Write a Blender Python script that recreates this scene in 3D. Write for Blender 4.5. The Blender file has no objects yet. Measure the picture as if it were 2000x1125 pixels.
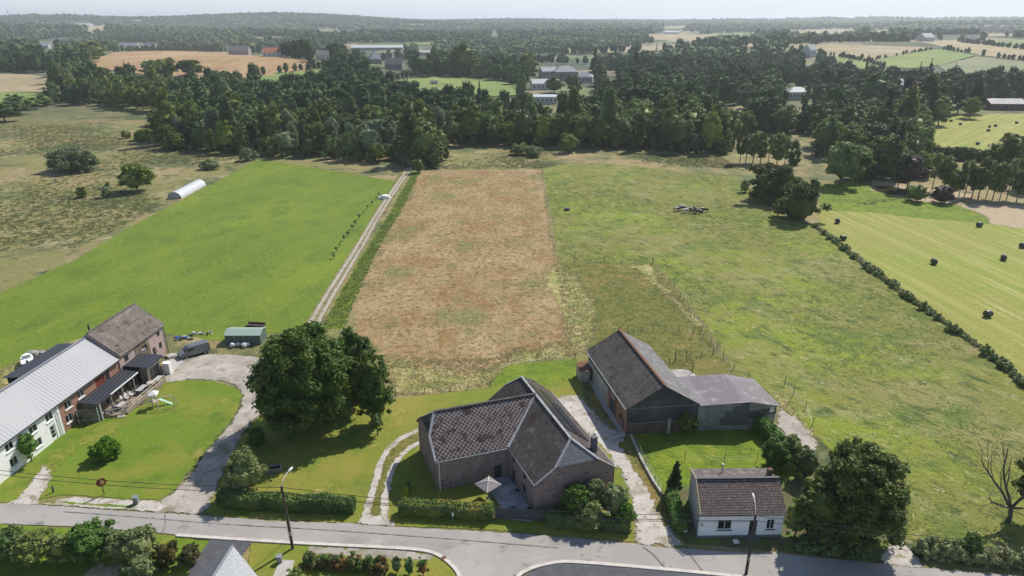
import bpy, bmesh, math, random
import numpy as np
from mathutils import Vector
from mathutils.geometry import delaunay_2d_cdt
C = bpy.context.scene
COL = C.collection
R = math.radians
random.seed(7)
RNG = np.random.default_rng(11)

# ------------------------------------------------------------------ camera
CAMH = 55.0; F = 1333.0
PITCH = math.atan((562.5 - 35) / F)
cp, sp = math.cos(PITCH), math.sin(PITCH)
cam = bpy.data.cameras.new('camera'); camo = bpy.data.objects.new('camera', cam); COL.objects.link(camo)
camo.location = (0, 0, CAMH); camo.rotation_euler = (math.pi / 2 - PITCH, 0, 0)
cam.sensor_width = 36; cam.lens = F / 2000 * 36; cam.clip_start = 0.5; cam.clip_end = 40000
C.camera = camo
C.render.resolution_x = 1024; C.render.resolution_y = 576
# ------------------------------------------------------------------ light
SUN_AZ = R(40); SUN_EL = R(47)
w = bpy.data.worlds.new('World'); C.world = w; w.use_nodes = True
nt = w.node_tree
sky = nt.nodes.new('ShaderNodeTexSky'); sky.sky_type = 'NISHITA'; sky.sun_disc = False
sky.sun_elevation = SUN_EL; sky.sun_rotation = SUN_AZ; sky.altitude = 100; sky.air_density = 1.0; sky.dust_density = 0.6; sky.ozone_density = 1.0
# pale milky band low in the sky, blended into the sky texture by height above the horizon
_tc = nt.nodes.new('ShaderNodeTexCoord'); _sx = nt.nodes.new('ShaderNodeSeparateXYZ'); nt.links.new(_tc.outputs['Generated'], _sx.inputs[0])
_mr = nt.nodes.new('ShaderNodeMapRange'); _mr.inputs[1].default_value = 0.0; _mr.inputs[2].default_value = 0.30; _mr.inputs[3].default_value = 0.85; _mr.inputs[4].default_value = 0.0; _mr.interpolation_type = 'SMOOTHSTEP'
nt.links.new(_sx.outputs['Z'], _mr.inputs[0])
_mx = nt.nodes.new('ShaderNodeMix'); _mx.data_type = 'RGBA'; nt.links.new(_mr.outputs[0], _mx.inputs[0]); nt.links.new(sky.outputs[0], _mx.inputs[6]); _mx.inputs[7].default_value = (5.6, 6.3, 7.1, 1)
nt.links.new(_mx.outputs[2], nt.nodes['Background'].inputs[0]); nt.nodes['Background'].inputs[1].default_value = 0.115
sl = bpy.data.lights.new('sun', 'SUN'); sl.energy = 4.5; sl.angle = R(0.53); sl.color = (1.0, 0.945, 0.85)
so = bpy.data.objects.new('sun', sl); COL.objects.link(so)
sd = Vector((math.sin(SUN_AZ) * math.cos(SUN_EL), math.cos(SUN_AZ) * math.cos(SUN_EL), math.sin(SUN_EL)))
so.rotation_euler = sd.to_track_quat('Z', 'Y').to_euler(); so.location = sd * 300
C.view_settings.view_transform = 'Standard'; C.view_settings.look = 'None'; C.view_settings.exposure = 0.22; C.view_settings.gamma = 1
C.cycles.volume_bounces = 1; C.cycles.transparent_max_bounces = 12; C.cycles.max_bounces = 6

# ------------------------------------------------------------------ terrain
def sst(a, b, x):
    t = np.clip((x - a) / (b - a), 0, 1); return t * t * (3 - 2 * t)
def hgt(x, y):
    x = np.asarray(x, float); y = np.asarray(y, float); r = np.hypot(x, y)
    s = sst(540, 1000, r)
    h = s * (7 * np.sin(x / 310 + 1) * np.cos(y / 420) + 4 * np.sin((x + y) / 190) - 3)
    h += sst(1100, 1900, r) * 10 * np.sin(y / 260 + x / 900) 
    h += 24 * np.exp(-((x - 620) / 420) ** 2 - ((y - 1250) / 420) ** 2)
    h += 16 * np.exp(-((x + 260) / 200) ** 2 - ((y - 830) / 170) ** 2)
    h += sst(1600, 3200, r) * (9 * np.sin(x / 700 + 2) * np.sin(y / 560) + 6)
    h += 22 * sst(3000, 7000, r)
    h += 60 * np.exp(-((x + 1350) / 620) ** 2 - ((y - 4600) / 420) ** 2)
    h += 36 * np.exp(-((x + 2600) / 900) ** 2 - ((y - 4300) / 500) ** 2)
    h += 20 * np.exp(-((x - 3600) / 1500) ** 2 - ((y - 6200) / 700) ** 2)
    return h
def dirp(px, py):
    u = (px - 1000) / F; v = (py - 562.5) / F
    return u, cp - v * sp, -(sp + v * cp)
def P(px, py, z=0.0):                      # point where the view line meets the level z
    u, a, b = dirp(px, py); t = (z - CAMH) / b
    return (u * t, a * t)
def G(px, py):                             # point where the view line meets the land
    u, a, b = dirp(px, py)
    t = np.arange(60, 9000, 2.0)
    d = CAMH + b * t - hgt(u * t, a * t)
    k = np.argmax(d < 0) if (d < 0).any() else len(t) - 1
    return (float(u * t[k]), float(a * t[k]))
def Q(x, y, z):
    dz = z - CAMH; f = y * cp - dz * sp; up = y * sp + dz * cp
    return 1000 + F * x / f, 562.5 - F * up / f
def htop(base, py):
    u, a, b = dirp(0, py); return CAMH + b * base[1] / a
def H0(x, y): return float(hgt(x, y))

# ------------------------------------------------------------------ node helpers
def newmat(name):
    m = bpy.data.materials.new(name); m.use_nodes = True
    return m, m.node_tree, m.node_tree.nodes['Principled BSDF']
def lk(t, a, b): t.links.new(a, b)
def nnoise(t, vec, scale, detail=4, rough=.6, dist=0):
    n = t.nodes.new('ShaderNodeTexNoise'); n.inputs['Scale'].default_value = scale; n.inputs['Detail'].default_value = detail
    n.inputs['Roughness'].default_value = rough; n.inputs['Distortion'].default_value = dist; lk(t, vec, n.inputs['Vector']); return n.outputs['Fac']
def nmap(t, fac, lo, hi, a=0., b=1.):
    n = t.nodes.new('ShaderNodeMapRange'); n.inputs[1].default_value = lo; n.inputs[2].default_value = hi
    n.inputs[3].default_value = a; n.inputs[4].default_value = b; lk(t, fac, n.inputs[0]); return n.outputs[0]
def nmix(t, fac, a, b, blend='MIX'):
    n = t.nodes.new('ShaderNodeMix'); n.data_type = 'RGBA'; n.blend_type = blend
    for s, v in ((n.inputs[0], fac), (n.inputs[6], a), (n.inputs[7], b)):
        if isinstance(v, (int, float)): s.default_value = v
        elif isinstance(v, (tuple, list)): s.default_value = (*v, 1)
        else: lk(t, v, s)
    return n.outputs[2]
def nmath(t, op, a, b):
    n = t.nodes.new('ShaderNodeMath'); n.operation = op
    for s, v in ((n.inputs[0], a), (n.inputs[1], b)):
        if isinstance(v, (int, float)): s.default_value = v
        else: lk(t, v, s)
    return n.outputs[0]
def nvec(t, uv=False, scale=(1, 1, 1), rot=0):
    tc = t.nodes.new('ShaderNodeTexCoord'); mp = t.nodes.new('ShaderNodeMapping'); src = tc.outputs['UV' if uv else 'Object']
    if rot:
        m0 = t.nodes.new('ShaderNodeMapping'); m0.inputs['Rotation'].default_value = (0, 0, rot); lk(t, src, m0.inputs[0]); src = m0.outputs[0]
    mp.inputs['Scale'].default_value = scale; lk(t, src, mp.inputs[0]); return mp.outputs[0]
def nbump(t, bs, h, strength=.5, dist=.1, prev=None):
    n = t.nodes.new('ShaderNodeBump'); n.inputs['Strength'].default_value = strength; n.inputs['Distance'].default_value = dist
    lk(t, h, n.inputs['Height'])
    if prev: lk(t, prev, n.inputs['Normal'])
    lk(t, n.outputs[0], bs.inputs['Normal']); return n.outputs[0]

MC = {}
def mat(name, base, rough=.85, layers=(), pattern=None, bump=None, uv=False, metal=0., spec=.3, edge=False, grain=None):
    """base colour, noise layers (colour, scale, lo, hi[, stretch, rotation, strength]), pattern, bump (scale, strength, distance)"""
    if name in MC: return MC[name]
    m, t, bs = newmat(name); MC[name] = m
    col = base; hgtout = None
    if pattern and pattern[0] == 'brick':
        _, c2, mort, bw, bh, ms = pattern[:6]; rot = pattern[6] if len(pattern) > 6 else 0
        b = t.nodes.new('ShaderNodeTexBrick'); lk(t, nvec(t, True, rot=rot), b.inputs['Vector'])
        b.inputs['Color1'].default_value = (*base, 1); b.inputs['Color2'].default_value = (*c2, 1); b.inputs['Mortar'].default_value = (*mort, 1)
        b.inputs['Scale'].default_value = 1; b.inputs['Brick Width'].default_value = bw; b.inputs['Row Height'].default_value = bh
        b.inputs['Mortar Size'].default_value = ms; b.inputs['Mortar Smooth'].default_value = .3; b.inputs['Bias'].default_value = 0
        if len(pattern) > 7: b.offset = pattern[7]
        col = b.outputs['Color']; hgtout = nmath(t, 'SUBTRACT', 1., b.outputs['Fac'])
    if pattern and pattern[0] == 'wave':           # corrugation / standing seams: spacing, contrast, rotation
        _, sc, c2, rot = pattern[:4]
        wv = t.nodes.new('ShaderNodeTexWave'); wv.wave_type = 'BANDS'; wv.bands_direction = 'X'; wv.inputs['Scale'].default_value = sc
        wv.inputs['Distortion'].default_value = pattern[4] if len(pattern) > 4 else 0
        lk(t, nvec(t, uv, rot=rot), wv.inputs['Vector']); col = nmix(t, wv.outputs['Fac'], c2, base); hgtout = wv.outputs['Fac']
    for L in layers:
        c, s, lo, hi = L[:4]; st = L[4] if len(L) > 4 else (1, 1, 1); ro = L[5] if len(L) > 5 else 0; amt = L[6] if len(L) > 6 else 1.
        f = nmap(t, nnoise(t, nvec(t, uv, st, ro), s, 5, .62), lo, hi, 0, amt)
        col = nmix(t, f, col, c)
    if grain:
        f = nmap(t, nnoise(t, nvec(t, uv), grain[0], 3, .7), .3, .7, 1 - grain[1], 1 + grain[1])
        n = t.nodes.new('ShaderNodeVectorMath'); n.operation = 'SCALE'
        if isinstance(col, tuple): n.inputs[0].default_value = col
        else: lk(t, col, n.inputs[0])
        lk(t, f, n.inputs['Scale']); col = n.outputs[0]
    if isinstance(col, tuple): bs.inputs['Base Color'].default_value = (*col, 1)
    else: lk(t, col, bs.inputs['Base Color'])
    bs.inputs['Roughness'].default_value = rough; bs.inputs['Metallic'].default_value = metal; bs.inputs['Specular IOR Level'].default_value = spec
    prev = None
    if hgtout is not None: prev = nbump(t, bs, hgtout, .6, .03)
    if bump: nbump(t, bs, nnoise(t, nvec(t, uv), bump[0], 5, .65), bump[1], bump[2], prev)
    if edge:
        at = t.nodes.new('ShaderNodeAttribute'); at.attribute_name = 'edge'
        n1 = nnoise(t, nvec(t), .9, 5, .75)
        f = nmath(t, 'ADD', at.outputs['Fac'], nmap(t, n1, .25, .75, -.5, .5)); f = nmap(t, f, .44, .56)
        tr = t.nodes.new('ShaderNodeBsdfTransparent'); mx = t.nodes.new('ShaderNodeMixShader')
        lk(t, f, mx.inputs[0]); lk(t, tr.outputs[0], mx.inputs[1]); lk(t, bs.outputs[0], mx.inputs[2])
        lk(t, mx.outputs[0], t.nodes['Material Output'].inputs['Surface'])
    return m

def leafmat(name, c1, c2, c3=None, transl=.28, hue=.17, patch=None):
    if name in MC: return MC[name]
    m, t, bs = newmat(name); MC[name] = m
    g = t.nodes.new('ShaderNodeNewGeometry'); oi = t.nodes.new('ShaderNodeObjectInfo')
    col = nmix(t, g.outputs['Random Per Island'], c1, c2)
    if c3:
        f = nmap(t, nnoise(t, nvec(t), .35, 3, .6), .5, .68); col = nmix(t, f, col, c3)
    if patch:
        f = nmap(t, g.outputs['Random Per Island'], patch[1], patch[1] + .01); col = nmix(t, f, col, patch[0])
    f = nmap(t, oi.outputs['Random'], 0, 1, 1 - hue * 2, 1 + hue * 2)
    n = t.nodes.new('ShaderNodeVectorMath'); n.operation = 'SCALE'; lk(t, col, n.inputs[0]); lk(t, f, n.inputs['Scale'])
    hs = t.nodes.new('ShaderNodeHueSaturation'); lk(t, n.outputs[0], hs.inputs['Color'])
    fr = nmath(t, 'FRACT', nmath(t, 'MULTIPLY', oi.outputs['Random'], 17.3), 0)
    lk(t, nmap(t, fr, 0, 1, .5 - hue * .14, .5 + hue * .12), hs.inputs['Hue']); lk(t, nmap(t, fr, 0, 1, 1.1, .82), hs.inputs['Saturation'])
    lk(t, hs.outputs[0], bs.inputs['Base Color']); bs.inputs['Roughness'].default_value = .55; bs.inputs['Specular IOR Level'].default_value = .25
    tl = t.nodes.new('ShaderNodeBsdfTranslucent'); lk(t, hs.outputs[0], tl.inputs[0]); mx = t.nodes.new('ShaderNodeMixShader'); mx.inputs[0].default_value = transl
    lk(t, bs.outputs[0], mx.inputs[1]); lk(t, tl.outputs[0], mx.inputs[2]); lk(t, mx.outputs[0], t.nodes['Material Output'].inputs['Surface'])
    return m

# ------------------------------------------------------------------ object helpers
ORG = {}
def tag(o, label=None, cat=None, group=None, kind=None):
    if label: o['label'] = label
    if cat: o['category'] = cat
    if group: o['group'] = group
    if kind: o['kind'] = kind
    return o
def thing(name, label, cat, loc, group=None):
    o = bpy.data.objects.new(name, None); COL.objects.link(o); o.empty_display_size = .3
    L = (loc[0], loc[1], loc[2] if len(loc) > 2 else 0.); o.location = L; ORG[o.name] = L
    return tag(o, label, cat, group)
def link(name, me, parent=None, mats=None):
    o = bpy.data.objects.new(name, me); COL.objects.link(o)
    if mats:
        for m in (mats if isinstance(mats, (list, tuple)) else [mats]): me.materials.append(m)
    if parent: o.parent = parent
    return o
def kids(o): return [c for c in bpy.data.objects if c.parent == o]
def copy_tree(o, ch, parent=None):
    c = o.copy(); COL.objects.link(c); c.parent = parent
    for k in ch: copy_tree(k[0], k[1], c)
    return c
def tree_of(o): return [(k, tree_of(k)) for k in kids(o)]

class MB:
    def __init__(s): s.v = []; s.f = []; s.m = []
    def face(s, pts, m=0):
        i = len(s.v); s.v += [tuple(map(float, p)) for p in pts]; s.f.append(tuple(range(i, i + len(pts)))); s.m.append(m); return s
    def box(s, c, d, rz=0, m=0, ax=None):
        cx, cy, cz = c; hx, hy, hz = d[0] / 2, d[1] / 2, d[2] / 2; ca, sa = math.cos(rz), math.sin(rz)
        q = [(cx + x * ca - y * sa, cy + x * sa + y * ca, cz + z) for z in (-hz, hz) for x, y in ((-hx, -hy), (hx, -hy), (hx, hy), (-hx, hy))]
        for a in ((0, 3, 2, 1), (4, 5, 6, 7), (0, 1, 5, 4), (1, 2, 6, 5), (2, 3, 7, 6), (3, 0, 4, 7)): s.face([q[k] for k in a], m)
        return s
    def prism(s, poly, z0, z1, m=0):
        n = len(poly); s.face([(x, y, z1) for x, y in poly], m); s.face([(x, y, z0) for x, y in reversed(poly)], m)
        for i in range(n):
            a, b = poly[i], poly[(i + 1) % n]; s.face([(a[0], a[1], z0), (b[0], b[1], z0), (b[0], b[1], z1), (a[0], a[1], z1)], m)
        return s
    def slab(s, pts, th, m=0):
        n = len(pts); lo = [(p[0], p[1], p[2] - th) for p in pts]; s.face(pts, m); s.face(lo[::-1], m)
        for i in range(n):
            j = (i + 1) % n; s.face([lo[i], lo[j], pts[j], pts[i]], m)
        return s
    def bar(s, a, b, w, h=None, m=0):
        a = Vector(a); b = Vector(b); d = (b - a)
        if d.length < 1e-6: return s
        h = h or w; d.normalize(); u = d.cross(Vector((0, 0, 1)))
        if u.length < .05: u = Vector((1, 0, 0))
        u.normalize(); v = u.cross(d); u *= w / 2; v *= h / 2
        A = [a - u - v, a + u - v, a + u + v, a - u + v]; B = [b - u - v, b + u - v, b + u + v, b - u + v]
        s.face(A, m); s.face(B[::-1], m)
        for i in range(4):
            j = (i + 1) % 4; s.face([A[j], A[i], B[i], B[j]], m)
        return s
    def tube(s, path, r, n=6, m=0):
        path = [Vector(p) for p in path]; rr = r if isinstance(r, (list, tuple)) else [r] * len(path); rings = []
        for i, p in enumerate(path):
            d = (path[min(i + 1, len(path) - 1)] - path[max(i - 1, 0)]).normalized(); u = d.cross(Vector((0, 0, 1)))
            if u.length < .05: u = Vector((1, 0, 0))
            u.normalize(); v = u.cross(d)
            rings.append([p + (u * math.cos(2 * math.pi * k / n) + v * math.sin(2 * math.pi * k / n)) * rr[i] for k in range(n)])
        for i in range(len(path) - 1):
            for k in range(n):
                j = (k + 1) % n; s.face([rings[i][j], rings[i][k], rings[i + 1][k], rings[i + 1][j]], m)
        s.face(rings[0], m); s.face(rings[-1][::-1], m); return s
    def lathe(s, c, prof, n=12, m=0, ax='z'):
        cx, cy, cz = c; rings = [[(cx + r * math.cos(2 * math.pi * k / n), cy + r * math.sin(2 * math.pi * k / n), cz + z) for k in range(n)] for r, z in prof]
        for i in range(len(prof) - 1):
            for k in range(n):
                j = (k + 1) % n; s.face([rings[i][k], rings[i][j], rings[i + 1][j], rings[i + 1][k]], m)
        s.face(rings[0][::-1], m); s.face(rings[-1], m); return s
    def wall(s, p0, p1, z0, z1, ops=(), m=0, mr=None, depth=.14):
        """outside is on the right going p0 -> p1; ops (s0,s1,za,zb) are real recesses"""
        dx, dy = p1[0] - p0[0], p1[1] - p0[1]; L = math.hypot(dx, dy); ux, uy = dx / L, dy / L; nx, ny = uy, -ux
        X = sorted(set([0, L] + [v for o in ops for v in o[:2]])); Z = sorted(set([z0, z1] + [v for o in ops for v in o[2:4]]))
        pt = lambda a, z, d=0: (p0[0] + ux * a - nx * d, p0[1] + uy * a - ny * d, z)
        for i in range(len(X) - 1):
            for j in range(len(Z) - 1):
                mx, mz = (X[i] + X[i + 1]) / 2, (Z[j] + Z[j + 1]) / 2
                if any(o[0] < mx < o[1] and o[2] < mz < o[3] for o in ops): continue
                s.face([pt(X[i], Z[j]), pt(X[i + 1], Z[j]), pt(X[i + 1], Z[j + 1]), pt(X[i], Z[j + 1])], m)
        for a, b, c, d in [o[:4] for o in ops]:
            for q in (((a, c), (b, c)), ((b, c), (b, d)), ((b, d), (a, d)), ((a, d), (a, c))):
                s.face([pt(*q[0]), pt(*q[1]), pt(*q[1], depth), pt(*q[0], depth)], m)
            s.face([pt(a, c, depth), pt(b, c, depth), pt(b, d, depth), pt(a, d, depth)], m if mr is None else mr)
        return s
    def build(s, name, mats, parent=None, smooth=False):
        L = (0, 0, 0)
        if parent:
            q = parent
            while q.parent: q = q.parent
            L = ORG.get(q.name, (0, 0, 0))
        me = bpy.data.meshes.new(name); v = [(a - L[0], b - L[1], c - L[2]) for a, b, c in s.v]
        me.from_pydata(v, [], s.f); me.polygons.foreach_set('material_index', s.m)
        uvl = me.uv_layers.new(name='UVMap'); uv = []
        for f in s.f:
            p = [Vector(s.v[k]) for k in f]; n = Vector((0, 0, 0))
            for k in range(len(p)):
                a, b = p[k], p[(k + 1) % len(p)]; n += Vector(((a.y - b.y) * (a.z + b.z), (a.z - b.z) * (a.x + b.x), (a.x - b.x) * (a.y + b.y)))
            if n.length < 1e-9: n = Vector((0, 0, 1))
            n.normalize()
            if abs(n.z) > .995: T, B = Vector((1, 0, 0)), Vector((0, 1, 0))
            else: T = Vector((0, 0, 1)).cross(n).normalized(); B = n.cross(T)
            for q in p: uv += [q.dot(T), q.dot(B)]
        uvl.data.foreach_set('uv', uv)
        if smooth: me.polygons.foreach_set('use_smooth', [True] * len(s.f))
        me.update(); return link(name, me, parent, mats)

def merge_top(o):   # top-level mesh stays at the world origin
    return o

# ------------------------------------------------------------------ fast quad meshes (numpy)
def qmesh(name, V, Fq, mi=None, smooth=False):
    me = bpy.data.meshes.new(name); n = len(Fq)
    me.vertices.add(len(V)); me.vertices.foreach_set('co', np.ascontiguousarray(V, np.float32).ravel())
    me.loops.add(n * 4); me.loops.foreach_set('vertex_index', np.ascontiguousarray(Fq, np.int32).ravel())
    me.polygons.add(n); me.polygons.foreach_set('loop_start', np.arange(0, n * 4, 4, dtype=np.int32)); me.polygons.foreach_set('loop_total', np.full(n, 4, np.int32))
    if mi is not None: me.polygons.foreach_set('material_index', np.asarray(mi, np.int32))
    if smooth: me.polygons.foreach_set('use_smooth', np.ones(n, bool))
    me.update(calc_edges=True); return me
def unit(a): return a / np.maximum(np.linalg.norm(a, axis=-1, keepdims=True), 1e-9)
def cube_sphere(k=2):
    V = []; Fs = []
    for ax in range(3):
        for sg in (-1, 1):
            b = len(V); g = np.linspace(-1, 1, k + 1)
            for i in g:
                for j in g:
                    p = [0, 0, 0]; p[ax] = sg; p[(ax + 1) % 3] = i; p[(ax + 2) % 3] = j; V.append(p)
            for i in range(k):
                for j in range(k):
                    q = [b + i * (k + 1) + j, b + (i + 1) * (k + 1) + j, b + (i + 1) * (k + 1) + j + 1, b + i * (k + 1) + j + 1]
                    Fs.append(q if sg > 0 else q[::-1])
    return unit(np.array(V, float)), np.array(Fs)
CS2 = cube_sphere(2); CS3 = cube_sphere(3)
def leaves(rng, cen, rad, leaf, dens, cull=None, droop=0., flat=.5, shell=(.62, 1.28)):
    """leaf faces scattered over the surfaces of many clumps"""
    rad = np.asarray(rad, float)
    if rad.ndim == 1: rad = np.repeat(rad[:, None], 3, 1)
    dens = dens * 1.35
    cnt = np.maximum(3, (dens * 4 * np.pi * rad.mean(1) ** 2 / leaf ** 2).astype(int)); idx = np.repeat(np.arange(len(cen)), cnt); n = len(idx)
    d = unit(rng.normal(size=(n, 3))); d[:, 2] = np.where(d[:, 2] < -.55, -d[:, 2], d[:, 2])
    p = cen[idx] + d * rad[idx] * rng.uniform(*shell, (n, 1))
    if cull is not None: k = cull(p); p, d = p[k], d[k]; n = len(p)
    nm = unit(d * flat + rng.normal(size=(n, 3)) * .5 + np.array([0, 0, .25 - droop]))
    t = unit(np.cross(nm, rng.normal(size=(n, 3)))); b = np.cross(nm, t)
    a = leaf * rng.uniform(.55, 1.0, (n, 1)); t = t * a; b = b * a * rng.uniform(.5, .8, (n, 1))
    V = np.stack([p - t, p - b * .8, p + t, p + b], 1).reshape(-1, 3)
    return V, np.arange(n * 4).reshape(-1, 4)
def cores(rng, cen, rad, k=.8, cs=CS2):
    rad = np.asarray(rad, float)
    if rad.ndim == 1: rad = np.repeat(rad[:, None], 3, 1)
    sv, sf = cs; V = cen[:, None, :] + sv[None] * rad[:, None, :] * k * rng.uniform(.85, 1.12, (len(cen), len(sv), 1))
    return V.reshape(-1, 3), (sf[None] + (np.arange(len(cen)) * len(sv))[:, None, None]).reshape(-1, 4)
def tubes_q(paths, n=6):
    Vs = []; Fs = []; o = 0
    for path, rr in paths:
        path = np.array(path, float)
        for i in range(len(path)):
            d = unit(path[min(i + 1, len(path) - 1)] - path[max(i - 1, 0)]); u = np.cross(d, [0, 0, 1.])
            u = unit(u) if np.linalg.norm(u) > .05 else np.array([1., 0, 0]); v = np.cross(u, d)
            a = np.arange(n) * 2 * np.pi / n; Vs.append(path[i] + (np.cos(a)[:, None] * u + np.sin(a)[:, None] * v) * rr[i])
        for i in range(len(path) - 1):
            for k in range(n): j = (k + 1) % n; Fs.append([o + i * n + j, o + i * n + k, o + (i + 1) * n + k, o + (i + 1) * n + j])
        o += len(path) * n
    return np.concatenate(Vs), np.array(Fs)
def join(parts):
    Vs, Fs, o = [], [], 0
    for V, Fq in parts: Vs.append(V); Fs.append(Fq + o); o += len(V)
    return np.concatenate(Vs), np.concatenate(Fs)

def crown(seed, kind, wd, ht, leaf, nc, dens=1.0, z0=None, lump=.16, core=.68):
    """a crown of many leaf clumps; base of the trunk is at the origin"""
    rng = np.random.default_rng(seed); a = wd / 2
    if kind == 'conifer':
        t = rng.uniform(0, 1, nc) ** .75; z = (z0 or ht * .1) + t * (ht * .93 - (z0 or ht * .1)); rr = a * (1 - t * .93) * rng.uniform(.45, .85, nc)
        an = rng.uniform(0, 2 * np.pi, nc); cen = np.stack([np.cos(an) * rr, np.sin(an) * rr, z], 1)
        r = a * (.32 * (1 - t) + .1); rad = np.stack([r, r, r * .75], 1); dr = .2
    elif kind == 'tall':
        z0 = z0 or ht * .07; t = rng.uniform(0, 1, nc); z = z0 + t * (ht - z0) * .95; pr = np.sin(np.pi * np.clip(t * .85 + .12, 0, 1)) ** .7
        an = rng.uniform(0, 2 * np.pi, nc); rr = a * pr * rng.uniform(.3, .8, nc); cen = np.stack([np.cos(an) * rr, np.sin(an) * rr, z], 1)
        r = a * .38 * rng.uniform(.7, 1.2, nc); rad = np.stack([r, r, r * 1.3], 1); dr = 0
    else:
        z0 = ht * .12 if z0 is None else z0; hz = (ht - z0) / 2; d = unit(rng.normal(size=(nc, 3)))
        d[:, 2] = np.where(d[:, 2] < -.75, -d[:, 2], d[:, 2])
        ph = rng.uniform(0, 6.28, 6); az = np.arctan2(d[:, 1], d[:, 0])
        lm = 1 + lump * (np.sin(az * 2 + ph[0]) * .5 + np.sin(az * 3 + ph[1] + d[:, 2] * 3) * .5 + np.sin(d[:, 2] * 5 + ph[2]) * .4)
        k = rng.uniform(.62, .86, nc) * lm; wid = np.where(d[:, 2] < 0, np.clip(1 - d[:, 2] ** 2, .25, 1) ** -.38, 1.) * (1 - .1 * np.clip(-d[:, 2], 0, 1))
        cen = np.stack([d[:, 0] * a * k * wid, d[:, 1] * a * k * wid, z0 + hz + d[:, 2] * hz * k], 1)
        r = a * rng.uniform(.15, .27, nc) * (24 / max(nc, 24)) ** .22; rad = np.stack([r, r, r * .8], 1); dr = 0
    def cull(p):
        if kind in ('conifer', 'tall'): return np.ones(len(p), bool)
        hz = (ht - z0) / 2; q = (p - np.array([0, 0, z0 + hz])) / np.array([a, a, hz]); return (np.linalg.norm(q, axis=1) > .6) & (p[:, 2] > .05)
    L = leaves(rng, cen, rad, leaf, dens, cull, dr)
    parts = [L, cores(rng, cen, rad, core)]
    if kind not in ('conifer', 'tall'):
        hz = (ht - z0) / 2; parts.append(cores(rng, np.array([[0, 0, z0 + hz]]), np.array([[a * .64, a * .64, hz * .74]]), 1., CS3))
    return join(parts), cen
def trunk(seed, ht, wd, cen, r0, z1, nb=7):
    rng = np.random.default_rng(seed + 999); paths = [([(0, 0, -.2), (.1, 0, z1 * .5), (0, .1, z1), (0, 0, ht * .8)], [r0 * 1.25, r0, r0 * .8, r0 * .2])]
    for i in rng.choice(len(cen), min(nb, len(cen)), replace=False):
        c = cen[i]; s = np.array([0, 0, min(z1 * rng.uniform(.7, 1.2), c[2] * .9)]); paths.append(([s, (s + c) / 2 + [0, 0, -.2], c], [r0 * .45, r0 * .28, r0 * .08]))
    return tubes_q(paths)

# leaf and bark materials
LM = {
 'broad': leafmat('leaves dark broadleaf', (0.054, 0.097, 0.019), (0.146, 0.208, 0.042), (0.198, 0.246, 0.053)),
 'mid': leafmat('leaves mid green', (0.074, 0.121, 0.023), (0.172, 0.233, 0.048), (0.232, 0.279, 0.061)),
 'silver': leafmat('leaves grey green', (0.121, 0.162, 0.081), (0.243, 0.293, 0.151)),
 'conifer': leafmat('needles', (0.025, 0.055, 0.022), (0.059, 0.099, 0.038)),
 'copper': leafmat('leaves copper', (0.045, 0.036, 0.036), (0.121, 0.085, 0.081)),
 'chestnut': leafmat('leaves chestnut', (0.042, 0.092, 0.020), (0.113, 0.194, 0.038), (0.181, 0.194, 0.048), hue=.02),
 'hedge': leafmat('leaves hedge', (0.052, 0.113, 0.020), (0.138, 0.242, 0.043), (0.227, 0.288, 0.057), hue=.03),
 'bright': leafmat('leaves bright green', (0.061, 0.150, 0.017), (0.149, 0.288, 0.033), hue=.03),
 'yellow': leafmat('leaves yellow', (0.300, 0.320, 0.030), (0.450, 0.420, 0.050), hue=.02),
 'goldhedge': leafmat('leaves golden hedge', (0.081, 0.162, 0.027), (0.203, 0.270, 0.047), (0.351, 0.324, 0.054), hue=.02),
 'red': leafmat('leaves red tips', (0.061, 0.170, 0.039), (0.122, 0.204, 0.058), (0.228, 0.119, 0.039), hue=.05, patch=((0.243, 0.119, 0.046), .82)),
 'redbrown': leafmat('leaves bronze', (0.060, 0.085, 0.025), (0.150, 0.120, 0.045), (0.170, 0.085, 0.045), hue=.05),
 'olive': leafmat('leaves olive', (0.121, 0.169, 0.054), (0.292, 0.340, 0.118), (0.365, 0.363, 0.149), hue=.04),
}
BARK = mat('bark', (.10, .085, .065), .95, [((.19, .17, .14), 3, .45, .6, (1, 1, .3))], bump=(8, .6, .05))
BARKL = mat('bark pale', (.24, .21, .17), .95, [((.12, .10, .08), 3, .45, .6, (1, 1, .3))], bump=(8, .6, .05))
BARKG = mat('bark dead grey', (0.128, 0.112, 0.094), .95, [((0.315, 0.300, 0.270), 1.2, .56, .66), ((0.053, 0.045, 0.038), 3, .5, .65, (1, 1, .3))], bump=(8, .6, .05))

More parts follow.
